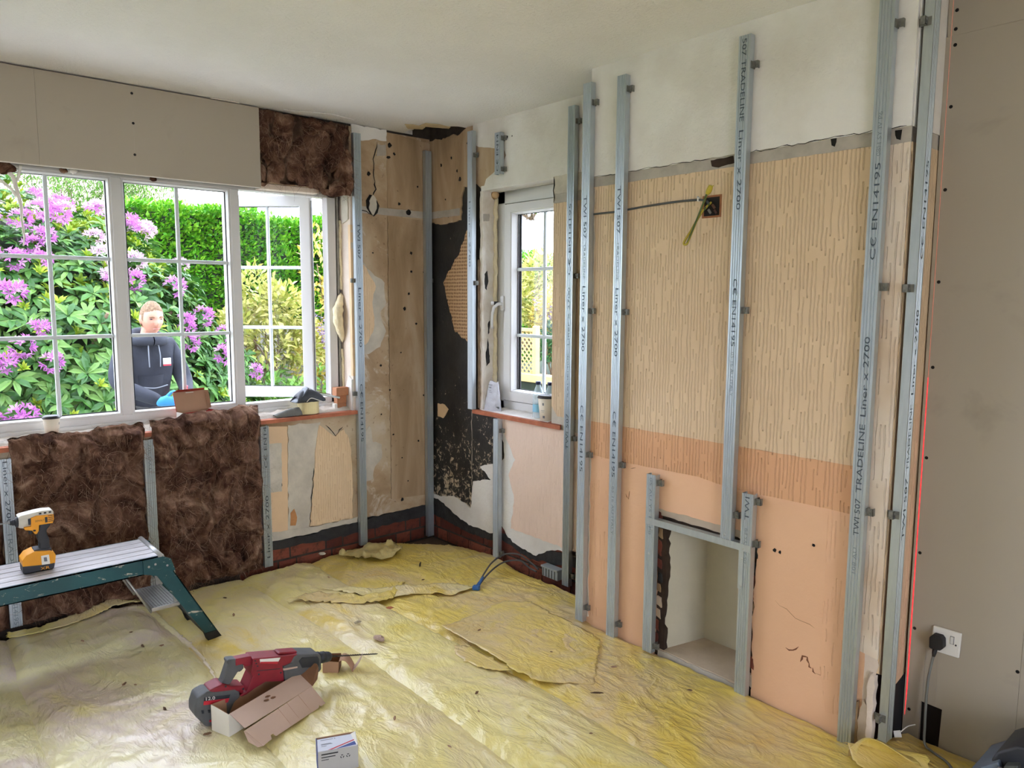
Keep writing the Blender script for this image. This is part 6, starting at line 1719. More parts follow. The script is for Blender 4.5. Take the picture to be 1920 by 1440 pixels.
# ------------------------------------------------------------------ dark tool case at the lower right edge
def build_case():
    r = thing('tool_case', 'corner of a dark blue-grey plastic tool case at the lower right edge', 'tool case', (2.42, .50, .0))
    simple('case_dark', C(44, 48, 56), .5, var=.15, vscale=20)
    simple('case_blue', C(96, 110, 128), .4, var=.1, vscale=20)
    F = lambda u, z, t: (2.36 + t, u, z)
    obj('body', MB().prism(F, [(.655, .004), (.665, .060), (.60, .120), (.30, .200), (.12, .20), (.12, .004)], 0, .20), 'case_dark', r, bevel=.010, seg=3)
    obj('lid_lip', MB().prism(F, [(.672, .062), (.664, .088), (.595, .150), (.586, .124)], -.010, .19), 'case_blue', r, bevel=.004)
    obj('lid', MB().prism(F, [(.620, .130), (.606, .165), (.56, .205), (.30, .27), (.12, .27), (.12, .20), (.30, .205), (.585, .128)], .012, .19), 'case_dark', r, bevel=.008, seg=3)
    obj('latch', MB().prism(F, [(.585, .105), (.578, .150), (.545, .165), (.545, .105)], -.016, .03), 'dull_dark', r, bevel=.004)
    obj('latch_pin', MB().lathe((2.345, .572, .135), (0, 1, 0), [(0, .006), (.02, .006)], 10), 'steel', r, smooth=True)
build_case()
# ------------------------------------------------------------------ garden seen through the windows
def leaf_mat(name, stops, rough=.45, trans=.25):
    t = NT(name); t.set(Roughness=rough)
    t.b.inputs['Specular IOR Level'].default_value = .35
    g = t.n('ShaderNodeNewGeometry')
    c = t.ramp(g.outputs['Random Per Island'], stops)
    t.color(c)
    if trans:
        tl = t.n('ShaderNodeBsdfTranslucent'); t.l(c, tl.inputs[0])
        mx = t.n('ShaderNodeMixShader'); mx.inputs[0].default_value = trans
        t.l(t.b.outputs[0], mx.inputs[1]); t.l(tl.outputs[0], mx.inputs[2]); t.l(mx.outputs[0], t.out.inputs['Surface'])
    MATS[name] = t.m
leaf_mat('rhodo_leaf', [(0, C(35, 73, 28)), (.4, C(52, 97, 35)), (.7, C(73, 116, 44)), (1, C(100, 134, 62))])
leaf_mat('rhodo_new', [(0, C(97, 132, 24)), (.5, C(126, 152, 32)), (1, C(152, 164, 49))])
leaf_mat('hedge_leaf', [(0, C(52, 116, 19)), (.5, C(83, 147, 28)), (1, C(124, 169, 44))])
leaf_mat('feather_leaf', [(0, C(67, 113, 41)), (.5, C(94, 136, 52)), (1, C(124, 156, 72))])
leaf_mat('yellow_leaf', [(0, C(129, 139, 53)), (.5, C(165, 163, 79)), (1, C(190, 182, 115))])
leaf_mat('gold_leaf', [(0, C(168, 147, 51)), (.5, C(185, 168, 75)), (1, C(199, 187, 111))])
leaf_mat('dark_leaf', [(0, C(19, 52, 27)), (.5, C(32, 76, 35)), (1, C(56, 102, 49))])
leaf_mat('rhodo_flower', [(0, C(172, 98, 167)), (.5, C(188, 119, 181)), (1, C(202, 151, 195))], .6)
leaf_mat('pale_flower', [(0, C(181, 140, 172)), (.6, C(198, 167, 188)), (1, C(207, 181, 181))], .6)
leaf_mat('wisteria', [(0, C(132, 105, 165)), (.5, C(154, 130, 183)), (1, C(176, 156, 195))], .6)
simple('inner_shade', C(24, 38, 18), .95, var=.35, vscale=6)  # dark green that paints the shade inside bushes and hedges
simple('bark', C(112, 92, 72), .9, var=.2, vscale=20)

ground = struct('ground', MB().box((-25, -25, -.5), (35, 40, -.31)), simple('patio', C(168, 166, 158), .9, var=.12, vscale=2.5, bump=.3, bscale=30))
lawn = struct('lawn', MB().box((-20, 6.4, -.312), (9.0, 24, -.295)), simple('grass', C(92, 128, 56), .95, var=.25, vscale=9, bump=.8, bscale=60), ground)

def leaf(m, p, d, up, L, w, droop=.0, fold=.18):
    """pointed leaf of six triangles, base at p, along d"""
    d = d.normalized(); s = d.cross(up)
    if s.length < 1e-3: s = d.orthogonal()
    s.normalize(); u = s.cross(d)
    a, b = p + d * L * .28 + u * (L * .04), p + d * L * .66 + u * (L * .04 - droop * L * .35)
    tip = p + d * L - u * droop * L
    e = u * (w * fold)
    m.add([p, a - s * w * .42 + e, a + s * w * .42 + e, b - s * w * .5 + e, b + s * w * .5 + e, tip, a, b],
          [(0, 6, 1), (0, 2, 6), (1, 6, 7, 3), (6, 2, 4, 7), (3, 7, 5), (7, 4, 5)])
def rosette(n, L, w, lift, seed, mat):
    rnd = random.Random(seed); m = MB()
    for k in range(n):
        a = 2 * PI * k / n + rnd.uniform(-.25, .25); lf = lift + rnd.uniform(-.25, .2)
        d = Vector((math.cos(a) * math.cos(lf), math.sin(a) * math.cos(lf), math.sin(lf)))
        leaf(m, Vector((0, 0, 0)) + d * .01, d, Vector((0, 0, 1)), L * rnd.uniform(.75, 1.1), w * rnd.uniform(.85, 1.1), .16)
    return m
def truss(seed):
    rnd = random.Random(seed); m = MB()
    for k in range(17):
        z = rnd.uniform(-.15, 1); a = k * 2.4
        r = math.sqrt(max(0, 1 - z * z)); d = Vector((math.cos(a) * r, math.sin(a) * r, z))
        c = d * rnd.uniform(.048, .068)
        x = d.orthogonal().normalized(); y = d.cross(x)
        vs = [c - d * .012]
        for q in range(5):
            t = 2 * PI * q / 5 + k
            for da, rr, hh in ((-.42, .016, .004), (0, .031, .010), (.42, .016, .004)):
                vs.append(c + (x * math.cos(t + da) + y * math.sin(t + da)) * rr + d * hh)
        fs = []
        for q in range(5):
            b = 1 + q * 3
            fs += [(0, b, b + 1), (0, b + 1, b + 2)]
        m.add(vs, fs)
    return m
def place_mb(dst, src, loc, rot, s):
    dst.add([rot @ (Vector(v) * s) + loc for v in src.v], src.f)

def build_rhododendron():
    rnd = random.Random(21)
    c, R = Vector((.85, 8.60, -.30)), Vector((2.45, 1.80, 2.60))
    root = thing('rhododendron_bush', 'large rhododendron bush covered in pink-purple flower clusters outside the main window', 'bush', (c.x, c.y, -.30))
    def surf(d, k=1.0):
        q = 1 + .10 * noise.noise(d * 2.4 + Vector((3, 1, 2))) + .05 * noise.noise(d * 6)
        return Vector((c.x + d.x * R.x * q * k, c.y + d.y * R.y * q * k, c.z + d.z * R.z * q * k))
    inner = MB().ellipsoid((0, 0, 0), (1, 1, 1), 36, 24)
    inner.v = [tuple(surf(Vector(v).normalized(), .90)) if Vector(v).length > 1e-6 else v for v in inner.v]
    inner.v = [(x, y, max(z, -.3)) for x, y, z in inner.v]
    obj('inner_shade_core', inner, 'inner_shade', root, smooth=True)  # solid dark core standing in for the shade within the bush
    for k in range(6):
        a = k * 1.05
        obj('stem', MB().tube(smooth_path([(c.x + .2 * math.cos(a), c.y + .2 * math.sin(a), -.30), (c.x + .9 * math.cos(a), c.y - .5 + .7 * math.sin(a), .5), (c.x + 1.5 * math.cos(a), c.y - .8 + .8 * math.sin(a), 1.3)]), .03, 6, taper=lambda s: 1.2 - .7 * s), 'bark', root)
    old = [rosette(9, .150, .048, .25, k, None) for k in range(4)]
    new = [rosette(8, .095, .028, .95, 10 + k, None) for k in range(3)]
    old_m = [mesh_of('leaf_rosette', m, 'rhodo_leaf') for m in old]
    new_m = [mesh_of('leaf_rosette', m, 'rhodo_new') for m in new]
    fl = [mesh_of('flower_cluster', truss(30 + k), 'rhodo_flower' if k < 3 else 'pale_flower') for k in range(4)]
    cand = []
    n = 3400
    for i in range(n):
        z = 1 - (i + .5) / n * 1.02
        if z < 0: continue
        a = i * 2.399963
        r = math.sqrt(max(0, 1 - z * z))
        d = Vector((math.cos(a) * r, math.sin(a) * r, z))
        if d.y > .35 and rnd.random() < .8: continue
        cand.append((d, rnd.uniform(.93, 1.06)))
    eye = Vector((0, 0, 1.45))
    scored = []
    for d, k in cand:
        p = surf(d, k)
        nrm = Vector((d.x / R.x, d.y / R.y, d.z / R.z)).normalized()
        f = nrm.dot((eye - p).normalized())
        px = p.x / p.y
        seen = f > .05 and .08 < px < .42
        scored.append((0 if seen else 1, (p - eye).length, d, k, p, nrm))
    scored.sort(key=lambda q: (q[0], q[1]))
    rest = {'rhodo_leaf': MB(), 'rhodo_new': MB()}
    parts = 0
    for i, (uns, dist, d, k, p, nrm) in enumerate(scored):
        ax = (nrm + Vector((rnd.uniform(-.35, .35), rnd.uniform(-.35, .35), .35))).normalized()
        rot = ax.to_track_quat('Z', 'Y') @ Matrix.Rotation(rnd.uniform(0, 6.28), 3, 'Z').to_quaternion()
        fresh = rnd.random() < (.12 + .55 * max(0, (p.z - 1.25)))
        s = rnd.uniform(.8, 1.2)
        if not uns and parts < 300:
            me = rnd.choice(new_m) if fresh else rnd.choice(old_m)
            o = inst('leaf_rosette', me, root, p, rot.to_euler(), (s, s, s)); parts += 1
        else:
            place_mb(rest['rhodo_new' if fresh else 'rhodo_leaf'], rnd.choice(new if fresh else old), p, rot, s)
    for k in rest:
        tag(obj('foliage', rest[k], k, root), kind='stuff')
    # flower clusters, denser towards the top and left
    nf = 0
    for uns, dist, d, k, p, nrm in rnd.sample(scored, len(scored)):
        if uns and nf % 4: continue
        want = .10 + .12 * max(0, min(1, (p.z - .9))) + .10 * max(0, min(1, (1.5 - p.x)))
        if rnd.random() > want * .45: continue
        ax = (nrm + Vector((0, -.3, .3))).normalized()
        rot = ax.to_track_quat('Z', 'Y')
        s = rnd.uniform(1.15, 1.75)
        pale = p.x > 1.5 and p.z > 1.4 and rnd.random() < .6
        inst('flower_cluster', fl[3] if pale else rnd.choice(fl[:3]), root, surf(d, 1.075), rot.to_euler(), (s, s, s))
        nf += 1
        if nf > 95: break
build_rhododendron()

def leaf_cloud(fn, n, L, w, seed, outward=None, droop=.2):
    """n leaves at points given by fn(rnd) -> (point, normal)"""
    rnd = random.Random(seed); m = MB()
    for i in range(n):
        p, nr = fn(rnd)
        d = (Vector(nr) + Vector((rnd.uniform(-1, 1), rnd.uniform(-1, 1), rnd.uniform(-.6, 1)))).normalized()
        l = L * rnd.uniform(.6, 1.2)
        s = d.cross(Vector((rnd.uniform(-1, 1), rnd.uniform(-1, 1), 1)))
        if s.length < 1e-3: continue
        s = s.normalized() * w * rnd.uniform(.7, 1.1) * .5
        p = Vector(p)
        m.add([p, p + d * l * .5 + s, p + d * l, p + d * l * .5 - s], [(0, 1, 2, 3)])
    return m
def build_hedges():
    def hedge(name, label, x0, x1, y0, y1, ztop, n, seed, mat, cat='hedge'):
        r = thing(name, label, cat, ((x0 + x1) / 2, (y0 + y1) / 2, -.30))
        bump = lambda x, z: .22 * noise.noise(Vector((x * 1.4, z * 1.4, seed))) + .10 * noise.noise(Vector((x * 4, z * 4, seed)))
        top = lambda x: ztop + .14 * noise.noise(Vector((x * 1.1, seed, 0))) + .07 * noise.noise(Vector((x * 4, seed, 3)))
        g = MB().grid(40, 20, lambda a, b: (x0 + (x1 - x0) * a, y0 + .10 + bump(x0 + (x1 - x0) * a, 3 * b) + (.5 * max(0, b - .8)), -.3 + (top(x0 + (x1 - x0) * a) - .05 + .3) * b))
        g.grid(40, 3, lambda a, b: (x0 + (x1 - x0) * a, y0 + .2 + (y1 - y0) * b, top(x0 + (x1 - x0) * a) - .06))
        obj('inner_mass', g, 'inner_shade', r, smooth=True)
        def fn(rnd):
            x = rnd.uniform(x0, x1)
            if rnd.random() < .18:
                return (x, rnd.uniform(y0, y1), top(x) + rnd.uniform(-.05, .05)), (0, -.3, 1)
            z = -.2 + (top(x) + .2) * rnd.random() ** .7
            return (x, y0 + bump(x, (z + .3) / (top(x) + .3) * 3) + rnd.uniform(-.03, .12), z), (0, -1, .35)
        tag(obj('foliage', leaf_cloud(fn, n, .085, .045, seed), mat, r), kind='stuff')
        for k in range(5):
            x = x0 + (x1 - x0) * (k + .5) / 5
            obj('trunk', MB().tube([(x, (y0 + y1) / 2, -.3), (x + .1, (y0 + y1) / 2, 1.0)], .05, 6), 'bark', r)
        return r
    hedge('garden_hedge', 'tall bright green hedge behind the open casement', 2.6, 7.6, 10.8, 12.2, 2.62, 30000, 3, 'hedge_leaf')
    hedge('garden_hedge', 'bright green hedge at the far left beyond the rhododendron', -3.4, 1.25, 11.4, 12.6, 2.75, 9000, 5, 'hedge_leaf')
    hedge('garden_hedge', 'green hedge seen through the small window behind the yellow shrubs', 7.9, 13.0, 11.2, 12.4, 2.25, 12000, 8, 'hedge_leaf')
    # feathery tree in front of the neighbour's roof
    r = thing('feathery_tree', 'feathery light green tree in front of the neighbouring roof', 'tree', (2.5, 12.9, -.30))
    obj('trunk', MB().tube([(2.5, 12.9, -.3), (2.45, 12.9, 1.5), (2.5, 12.8, 3.0)], .07, 7, taper=lambda s: 1 - .6 * s), 'bark', r)
    rnd0 = random.Random(6)
    tw = [(rnd0.uniform(1.75, 3.9), 12.8 + rnd0.uniform(-.4, .4), rnd0.uniform(2.2, 3.35)) for k in range(46)]
    def fn(rnd):
        b = rnd.choice(tw); t = rnd.gauss(0, .16)
        return (b[0] + rnd.gauss(0, .16), b[1] + rnd.gauss(0, .12), b[2] + rnd.gauss(0, .20) + .1), (0, -.4, .7)
    tag(obj('foliage', leaf_cloud(fn, 9000, .10, .018, 16), 'feather_leaf', r), kind='stuff')
    for k, b in enumerate(tw[:16]):
        obj('branch', MB().tube([(2.48, 12.85, 1.6 + .05 * k), ((b[0] + 2.48) / 2, 12.85, (b[2] + 1.9) / 2 + .2), b], .014, 5, taper=lambda s: 1.2 - .8 * s), 'bark', r)
build_hedges()

def shrub(name, label, c, R, n, L, w, mat, seed, stems=5, cat='shrub', hollow=.75):
    r = thing(name, label, cat, (c[0], c[1], c[2] - R[2]))
    rnd0 = random.Random(seed)
    blobs = []
    for k in range(14):
        a = rnd0.uniform(0, 2 * PI); z = rnd0.uniform(-.5, 1)
        q = math.sqrt(max(0, 1 - z * z)) * rnd0.uniform(.4, .95)
        blobs.append((c[0] + math.cos(a) * q * R[0], c[1] + math.sin(a) * q * R[1], c[2] + z * R[2] * .85))
    def fn(rnd):
        b = rnd.choice(blobs)
        d = Vector((rnd.gauss(0, 1), rnd.gauss(0, 1), rnd.gauss(0, 1))).normalized()
        k = rnd.uniform(.6, 1.0) * .42
        return (b[0] + d.x * R[0] * k, b[1] + d.y * R[1] * k, b[2] + d.z * R[2] * k), d
    tag(obj('foliage', leaf_cloud(fn, n, L, w, seed), mat, r), kind='stuff')
    for k, b in enumerate(blobs[:stems + 3]):
        obj('stem', MB().tube(smooth_path([(c[0] + rnd0.uniform(-.1, .1), c[1], c[2] - R[2]), ((c[0] + b[0]) / 2 + rnd0.uniform(-.1, .1), (c[1] + b[1]) / 2, (c[2] - R[2] + b[2]) / 2), b]), .012, 5, taper=lambda s: 1.3 - .8 * s), 'bark', r)
    return r
shrub('yellow_shrub', 'pale yellow-green shrub seen through the open casement glass', (3.65, 8.55, 1.05), (.62, .5, .62), 2600, .11, .05, 'yellow_leaf', 31)
shrub('yellow_shrub', 'tall golden shrub in the gap beside the open casement', (4.62, 8.9, 1.0), (.50, .45, 1.10), 2600, .10, .05, 'gold_leaf', 32)
shrub('green_shrub', 'low green shrub below the yellow shrub outside the casement', (3.75, 8.3, .25), (.60, .4, .55), 1800, .10, .05, 'feather_leaf', 33)
shrub('yellow_shrub', 'yellow shrub through the small window above the trellis', (7.05, 7.75, 1.35), (.62, .55, .62), 2600, .10, .045, 'yellow_leaf', 34)
shrub('yellow_shrub', 'orange-gold shrub at the right of the small window view', (6.75, 6.95, 1.05), (.26, .30, .45), 1500, .08, .04, 'gold_leaf', 35)
shrub('dark_shrub', 'dark green shrub right of the trellis through the small window', (6.45, 6.62, .72), (.24, .30, .34), 1500, .07, .035, 'dark_leaf', 36)
_gt = shrub('garden_tree', 'leafy branch end hanging into the top of the small window view', (8.2, 9.0, 3.10), (.95, .8, .42), 1500, .11, .05, 'feather_leaf', 37, cat='tree')
obj('trunk', MB().tube(smooth_path([(7.6, 10.4, -.31), (7.65, 10.3, 1.6), (7.8, 9.9, 2.8), (8.2, 9.1, 3.15)]), .07, 8, taper=lambda s: 1.2 - .8 * s), 'bark', _gt)

def build_wisteria():
    for k, (x, y, z, lb) in enumerate(((4.22, 8.35, 1.12, 'upper purple wisteria raceme in the gap beside the open casement'), (4.32, 8.40, .92, 'lower purple wisteria raceme in the gap beside the open casement'),
                                       (6.62, 7.10, 1.42, 'left purple wisteria raceme through the small window'), (6.60, 6.82, 1.32, 'right purple wisteria raceme through the small window'), (6.75, 7.05, 1.12, 'low purple wisteria raceme through the small window'))):
        r = thing('wisteria_raceme', lb, 'flower', (x, y, z - .14))
        m = MB(); rnd = random.Random(k)
        for i in range(60):
            s = rnd.random(); a = rnd.uniform(0, 6.28); rr = .055 * (1 - s) ** .6 + .008
            p = Vector((x + math.cos(a) * rr, y + math.sin(a) * rr, z + .12 - s * .26))
            leaf(m, p, Vector((math.cos(a), math.sin(a), -.2)), Vector((0, 0, 1)), .035, .03)
        tag(obj('petals', m, 'wisteria', r), kind='stuff')
        obj('stalk', MB().tube([(x, y, z + .16), (x, y, z - .13)], .003, 5), 'bark', r)
build_wisteria()

def build_fences():
    simple('plain_grey', C(150, 146, 140), .9, var=.2, vscale=6)
    simple('post_brown', C(116, 84, 66), .9, var=.2, vscale=8)
    simple('trellis_wood', C(176, 156, 100), .85, var=.12, vscale=9)
    r = thing('reflection_boards', 'weathered grey board fence low behind the yellow shrub', 'fence', (3.9, 9.5, -.30))  # boards added to imitate the curtain reflection in the casement glass
    rnd = random.Random(3)
    for k in range(20):
        x = 2.9 + k * .135
        obj('board', MB().box((x, 9.50, -.3), (x + .125, 9.522, 1.05 + rnd.uniform(-.02, .02))), 'plain_grey', r)
    for z in (.1, .8):
        obj('rail', MB().box((2.9, 9.522, z), (5.6, 9.56, z + .07)), 'plain_grey', r)
    for x, lb in ((3.53, 'brown timber post behind the open casement, left of the pair'), (3.72, 'brown timber post behind the open casement, right of the pair')):
        single('timber_post', MB().box((x - .05, 9.2, -.31), (x + .05, 9.3, 1.32)), 'post_brown', lb, 'post', (x, 9.25, -.31), bevel=.008)
    # trellis with a base rail on a low raised terrace
    X = 6.0
    r = thing('trellis', 'pale diamond trellis panel with post seen through the small window', 'trellis', (X, 6.7, .55))
    y0, y1, z0, z1 = 6.50, 7.50, .56, 1.05
    sp = .075
    def clip(ya, za, yb, zb):
        return MB().obox((X, (ya + yb) / 2, (za + zb) / 2), (1, 0, 0), Vector((0, yb - ya, zb - za)).normalized(), Vector((0, -(zb - za), yb - ya)).normalized(), .004, math.hypot(yb - ya, zb - za) / 2, .0085)
    h = z1 - z0
    k = -h
    while k < (y1 - y0):
        for sgn in (0, 1):
            a = y0 + k; b = a + h
            ya, yb = max(a, y0), min(b, y1)
            if yb - ya > .02:
                za, zb = z0 + (ya - a), z0 + (yb - a)
                if sgn: za, zb = z1 - (ya - a), z1 - (yb - a)
                o = obj('lath', clip(ya, za, yb, zb), 'trellis_wood', r)
                if sgn: o.location.x += .009
        k += sp
    obj('post', MB().box((X - .03, 6.44, .50), (X + .04, 6.50, 1.12)), 'trellis_wood', r, bevel=.006)
    obj('top_rail', MB().box((X - .02, 6.50, 1.05), (X + .03, 7.5, 1.09)), 'trellis_wood', r, bevel=.004)
    r = thing('raised_terrace', 'raised paved terrace edge with pale sleeper under the trellis', 'terrace', (6.3, 6.8, -.31))
    obj('sleeper', MB().box((5.92, 5.6, .46), (6.08, 8.6, .555)), 'trellis_wood', r, bevel=.01)
    obj('bank', MB().box((5.95, 5.6, -.31), (9.6, 8.6, .46)), 'inner_shade', r)
    for i in range(8):
        for j in range(3):
            obj('paving_slab', MB().box((4.85 + j * .36, 5.55 + i * .385, .285 + .0), (5.20 + j * .36, 5.925 + i * .385, .325)), 'plain_grey', r, bevel=.004)
    obj('slab_bed', MB().box((4.84, 5.54, -.31), (5.94, 8.64, .286)), 'patio', r)
build_fences()

def build_house():
    r = thing('neighbour_house', 'neighbouring house with mauve-brown tiled roof at the upper left of the window view', 'house', (-.5, 18, -.31))
    simple('render_white', C(226, 222, 214), .9)
    t = NT('roof_tile'); t.set(Roughness=.85)
    br = t.n('ShaderNodeTexBrick'); br.offset = .5
    for nm, v in (('Scale', 1.0), ('Mortar Size', .012), ('Brick Width', .27), ('Row Height', 10.0)): br.inputs[nm].default_value = v
    br.inputs['Color1'].default_value = C(150, 122, 124); br.inputs['Color2'].default_value = C(170, 142, 140); br.inputs['Mortar'].default_value = C(110, 88, 90)
    t.l(t.co(), br.inputs['Vector']); t.color(br.outputs['Color']); MATS['roof_tile'] = t.m
    obj('wall', MB().box((-7, 15.4, -.31), (4.6, 21, 3.0)), 'render_white', r)
    for k in range(15):
        y0, z0 = 15.0 + k * .225, 2.85 + k * .20
        m = MB()
        m.add([(-7.4, y0, z0 + .05), (5.0, y0, z0 + .05), (5.0, y0 + .30, z0 + .285), (-7.4, y0 + .30, z0 + .285), (-7.4, y0, z0), (5.0, y0, z0), (5.0, y0 + .30, z0 + .235), (-7.4, y0 + .30, z0 + .235)],
              [(0, 1, 2, 3), (4, 7, 6, 5), (0, 4, 5, 1), (1, 5, 6, 2), (3, 2, 6, 7), (0, 3, 7, 4)])
        obj('tile_course', m, 'roof_tile', r)
    obj('ridge', MB().tube([(-7.4, 18.4, 5.95), (5.0, 18.4, 5.95)], .12, 8), 'roof_tile', r)
    obj('rear_roof', MB().add([(-7.4, 18.4, 5.9), (5.0, 18.4, 5.9), (5.0, 21.8, 2.85), (-7.4, 21.8, 2.85)], [(0, 1, 2, 3)]), 'roof_tile', r)
    obj('gable', MB().add([(4.6, 15.4, 3.0), (4.6, 21, 3.0), (4.6, 18.4, 5.8)], [(0, 1, 2)]), 'render_white', r)
    obj('gutter', MB().tube([(-7.4, 14.95, 2.80), (5.0, 14.95, 2.80)], .06, 8), simple('gutter_grey', C(150, 158, 170), .5), r)
build_house()
# ------------------------------------------------------------------ the worker outside
def skin_mesh(nodes, edges, root=0, sub=2):
    """nodes: (pos, rx, ry); returns world-space verts and faces of the grown surface"""
    me = bpy.data.meshes.new('sk')
    me.from_pydata([n[0] for n in nodes], edges, [])
    o = bpy.data.objects.new('sk', me); COL.objects.link(o)
    o.modifiers.new('skin', 'SKIN').use_smooth_shade = True
    for i, n in enumerate(nodes):
        sv = me.skin_vertices[0].data[i]
        sv.radius = (n[1], n[2]); sv.use_root = (i == root)
    s = o.modifiers.new('sub', 'SUBSURF'); s.levels = s.render_levels = sub
    dg = bpy.context.evaluated_depsgraph_get()
    ev = bpy.data.meshes.new_from_object(o.evaluated_get(dg))
    m = MB().add([tuple(v.co) for v in ev.vertices], [tuple(p.vertices) for p in ev.polygons])
    bpy.data.objects.remove(o); bpy.data.meshes.remove(me); bpy.data.meshes.remove(ev)
    return m
def build_person():
    O = Vector((1.575, 5.93, -.30))
    f = Vector((.10, -.995, 0)).normalized(); l = Vector((-f.y, f.x, 0))      # l: his left, picture right
    P = lambda a, b, z: O + l * a + f * b + Vector((0, 0, z))
    root = thing('person', 'man in a dark hooded top and blue glove working outside the window', 'person', tuple(O))
    simple('skin', C(190, 134, 112), .55, var=.09, vscale=26)
    simple('hoodie', C(44, 47, 56), .95, var=.22, vscale=14, bump=.4, bscale=20, bdist=.01)
    simple('trousers', C(60, 60, 58), .9, var=.1)
    simple('hair_blond', C(122, 96, 72), .8, var=.35, vscale=70, bump=.8, bscale=110, bdist=.006)
    simple('glove_blue', C(50, 136, 186), .6, var=.08, vscale=40)
    simple('glove_red', C(206, 76, 92), .6, var=.08, vscale=40)
    simple('boot', C(50, 40, 34), .7)
    # joints
    J = dict(pel=P(0, -.02, .92), wai=P(0, .0, 1.06), che=P(0, .05, 1.27), nek=P(0, .075, 1.43), nk2=P(.005, .10, 1.50), hea=P(.01, .125, 1.575),
             shl=P(.165, .055, 1.385), ell=P(.250, .09, 1.12), wrl=P(.175, .30, 1.03), shr=P(-.165, .055, 1.385), elr=P(-.255, .14, 1.13), wrr=P(-.02, .34, 1.005),
             hil=P(.09, -.02, .88), knl=P(.10, .02, .50), anl=P(.10, -.02, .09), tol=P(.11, .13, .04), hir=P(-.09, -.02, .88), knr=P(-.11, .05, .50), anr=P(-.11, .02, .09), tor=P(-.12, .17, .04),
             hdl=P(.14, .36, 1.02), hdr=P(.03, .38, 1.0))
    def skel(spec, edges, root=0, sub=2):
        names = list(spec)
        return skin_mesh([(tuple(J[n]), *spec[n]) for n in names], [(names.index(a), names.index(b)) for a, b in edges], root, sub)
    body = skel(dict(pel=(.125, .085), wai=(.115, .08), che=(.120, .08), nek=(.060, .055), nk2=(.055, .058), hea=(.058, .062), shl=(.055, .055), ell=(.042, .042), wrl=(.024, .022), shr=(.055, .055), elr=(.042, .042), wrr=(.024, .022),
                     hil=(.085, .085), knl=(.058, .058), anl=(.042, .042), tol=(.035, .03), hir=(.085, .085), knr=(.058, .058), anr=(.042, .042), tor=(.035, .03), hdl=(.014, .012), hdr=(.014, .012)),
                [('pel', 'wai'), ('wai', 'che'), ('che', 'nek'), ('nek', 'nk2'), ('nk2', 'hea'), ('che', 'shl'), ('shl', 'ell'), ('ell', 'wrl'), ('wrl', 'hdl'), ('che', 'shr'), ('shr', 'elr'), ('elr', 'wrr'), ('wrr', 'hdr'),
                 ('pel', 'hil'), ('hil', 'knl'), ('knl', 'anl'), ('anl', 'tol'), ('pel', 'hir'), ('hir', 'knr'), ('knr', 'anr'), ('anr', 'tor')])
    # head: shaped ellipsoid, face along hf, turned to his left and tilted down
    hc = P(.012, .140, 1.588)
    hf = (f + l * .02 + Vector((0, 0, -.20))).normalized()
    hs = hf.cross(Vector((0, 0, 1))).normalized() * -1
    if hs.dot(l) < 0: hs = -hs
    hu = hs.cross(hf); 
    if hu.z < 0: hu = -hu
    Hd = lambda s, d, u: hc + hs * s + hf * d + hu * u
    g = lambda x, w: math.exp(-(x / w) ** 2)
    nu, nv = 56, 40
    vs, fs = [], []
    for j in range(nv + 1):
        th = PI * j / nv
        for i in range(nu):
            ph = 2 * PI * i / nu
            x, y, z = math.sin(th) * math.sin(ph), math.sin(th) * math.cos(ph), math.cos(th)      # y: forward
            s, d, u = x * .074, y * .095, z * .116
            if u < -.02:                                    # jaw narrows
                k = (-u - .02) / .096
                s *= 1 - .30 * k; d = d * (1 - .10 * k) + (.012 * k if y > 0 else 0)
            if y > 0:
                fy = y ** .7
                d -= .010 * fy * g(abs(x) - .42, .20) * g(z - .10, .14)             # eye sockets
                d += .005 * fy * g(x, .5) * g(z - .24, .10)                          # brow
                d += .024 * fy * g(x, .13) * g(z + .16, .16) + .010 * fy * g(x, .10) * g(z - .02, .14)   # nose
                d += .006 * fy * g(x, .30) * g(z + .50, .07) - .004 * fy * g(x, .28) * g(z + .45, .03)   # lips
                d += .010 * fy * g(x, .25) * g(z + .78, .16)                         # chin
                d += .004 * fy * g(abs(x) - .50, .2) * g(z + .18, .2)               # cheekbones
            vs.append(Hd(s, d, u))
    for j in range(nv):
        for i in range(nu):
            a, b = j * nu + i, j * nu + (i + 1) % nu
            fs.append((a, b, b + nu, a + nu))
    body.add(vs, fs)
    for sd in (-1, 1):                                       # ears
        m = MB().ellipsoid((0, 0, 0), (1, 1, 1), 12, 10)
        body.add([Hd(sd * (.073 + v[0] * .011), -.006 + v[1] * .019 + sd * 0, -.004 + v[2] * .033) for v in m.v], m.f)
    o = obj('body', body, 'skin', root, smooth=True)
    rm = o.modifiers.new('one_surface', 'REMESH'); rm.mode = 'VOXEL'; rm.voxel_size = .006; rm.use_smooth_shade = True
    # face
    simple('eye_white', C(226, 220, 214), .3); simple('eye_dark', C(60, 56, 56), .3); simple('brow', C(136, 104, 78), .9); simple('lips', C(186, 112, 104), .6); simple('stubble', C(196, 146, 122), .8)
    for sd in (-1, 1):
        e = MB().ellipsoid((0, 0, 0), (1, 1, 1), 12, 8)
        obj('eye', MB().add([Hd(sd * .031 + v[0] * .0135, .0745 + v[1] * .0075, .010 + v[2] * .0048) for v in e.v], e.f), 'eye_dark', root, smooth=True)
        obj('eyebrow', MB().tube([Hd(sd * .014, .0885, .024), Hd(sd * .031, .0865, .030), Hd(sd * .048, .077, .026)], .0042, 6), 'brow', root, smooth=True)
    obj('lips', MB().tube([Hd(-.021, .0845, -.060), Hd(-.008, .0930, -.0575), Hd(.008, .0930, -.0575), Hd(.021, .0845, -.060)], .0042, 6, taper=lambda s: .55 + .5 * math.sin(s * PI)), 'lips', root, smooth=True)
    # short hair
    vs, fs = [], []
    nu, nv = 72, 36
    keep = []
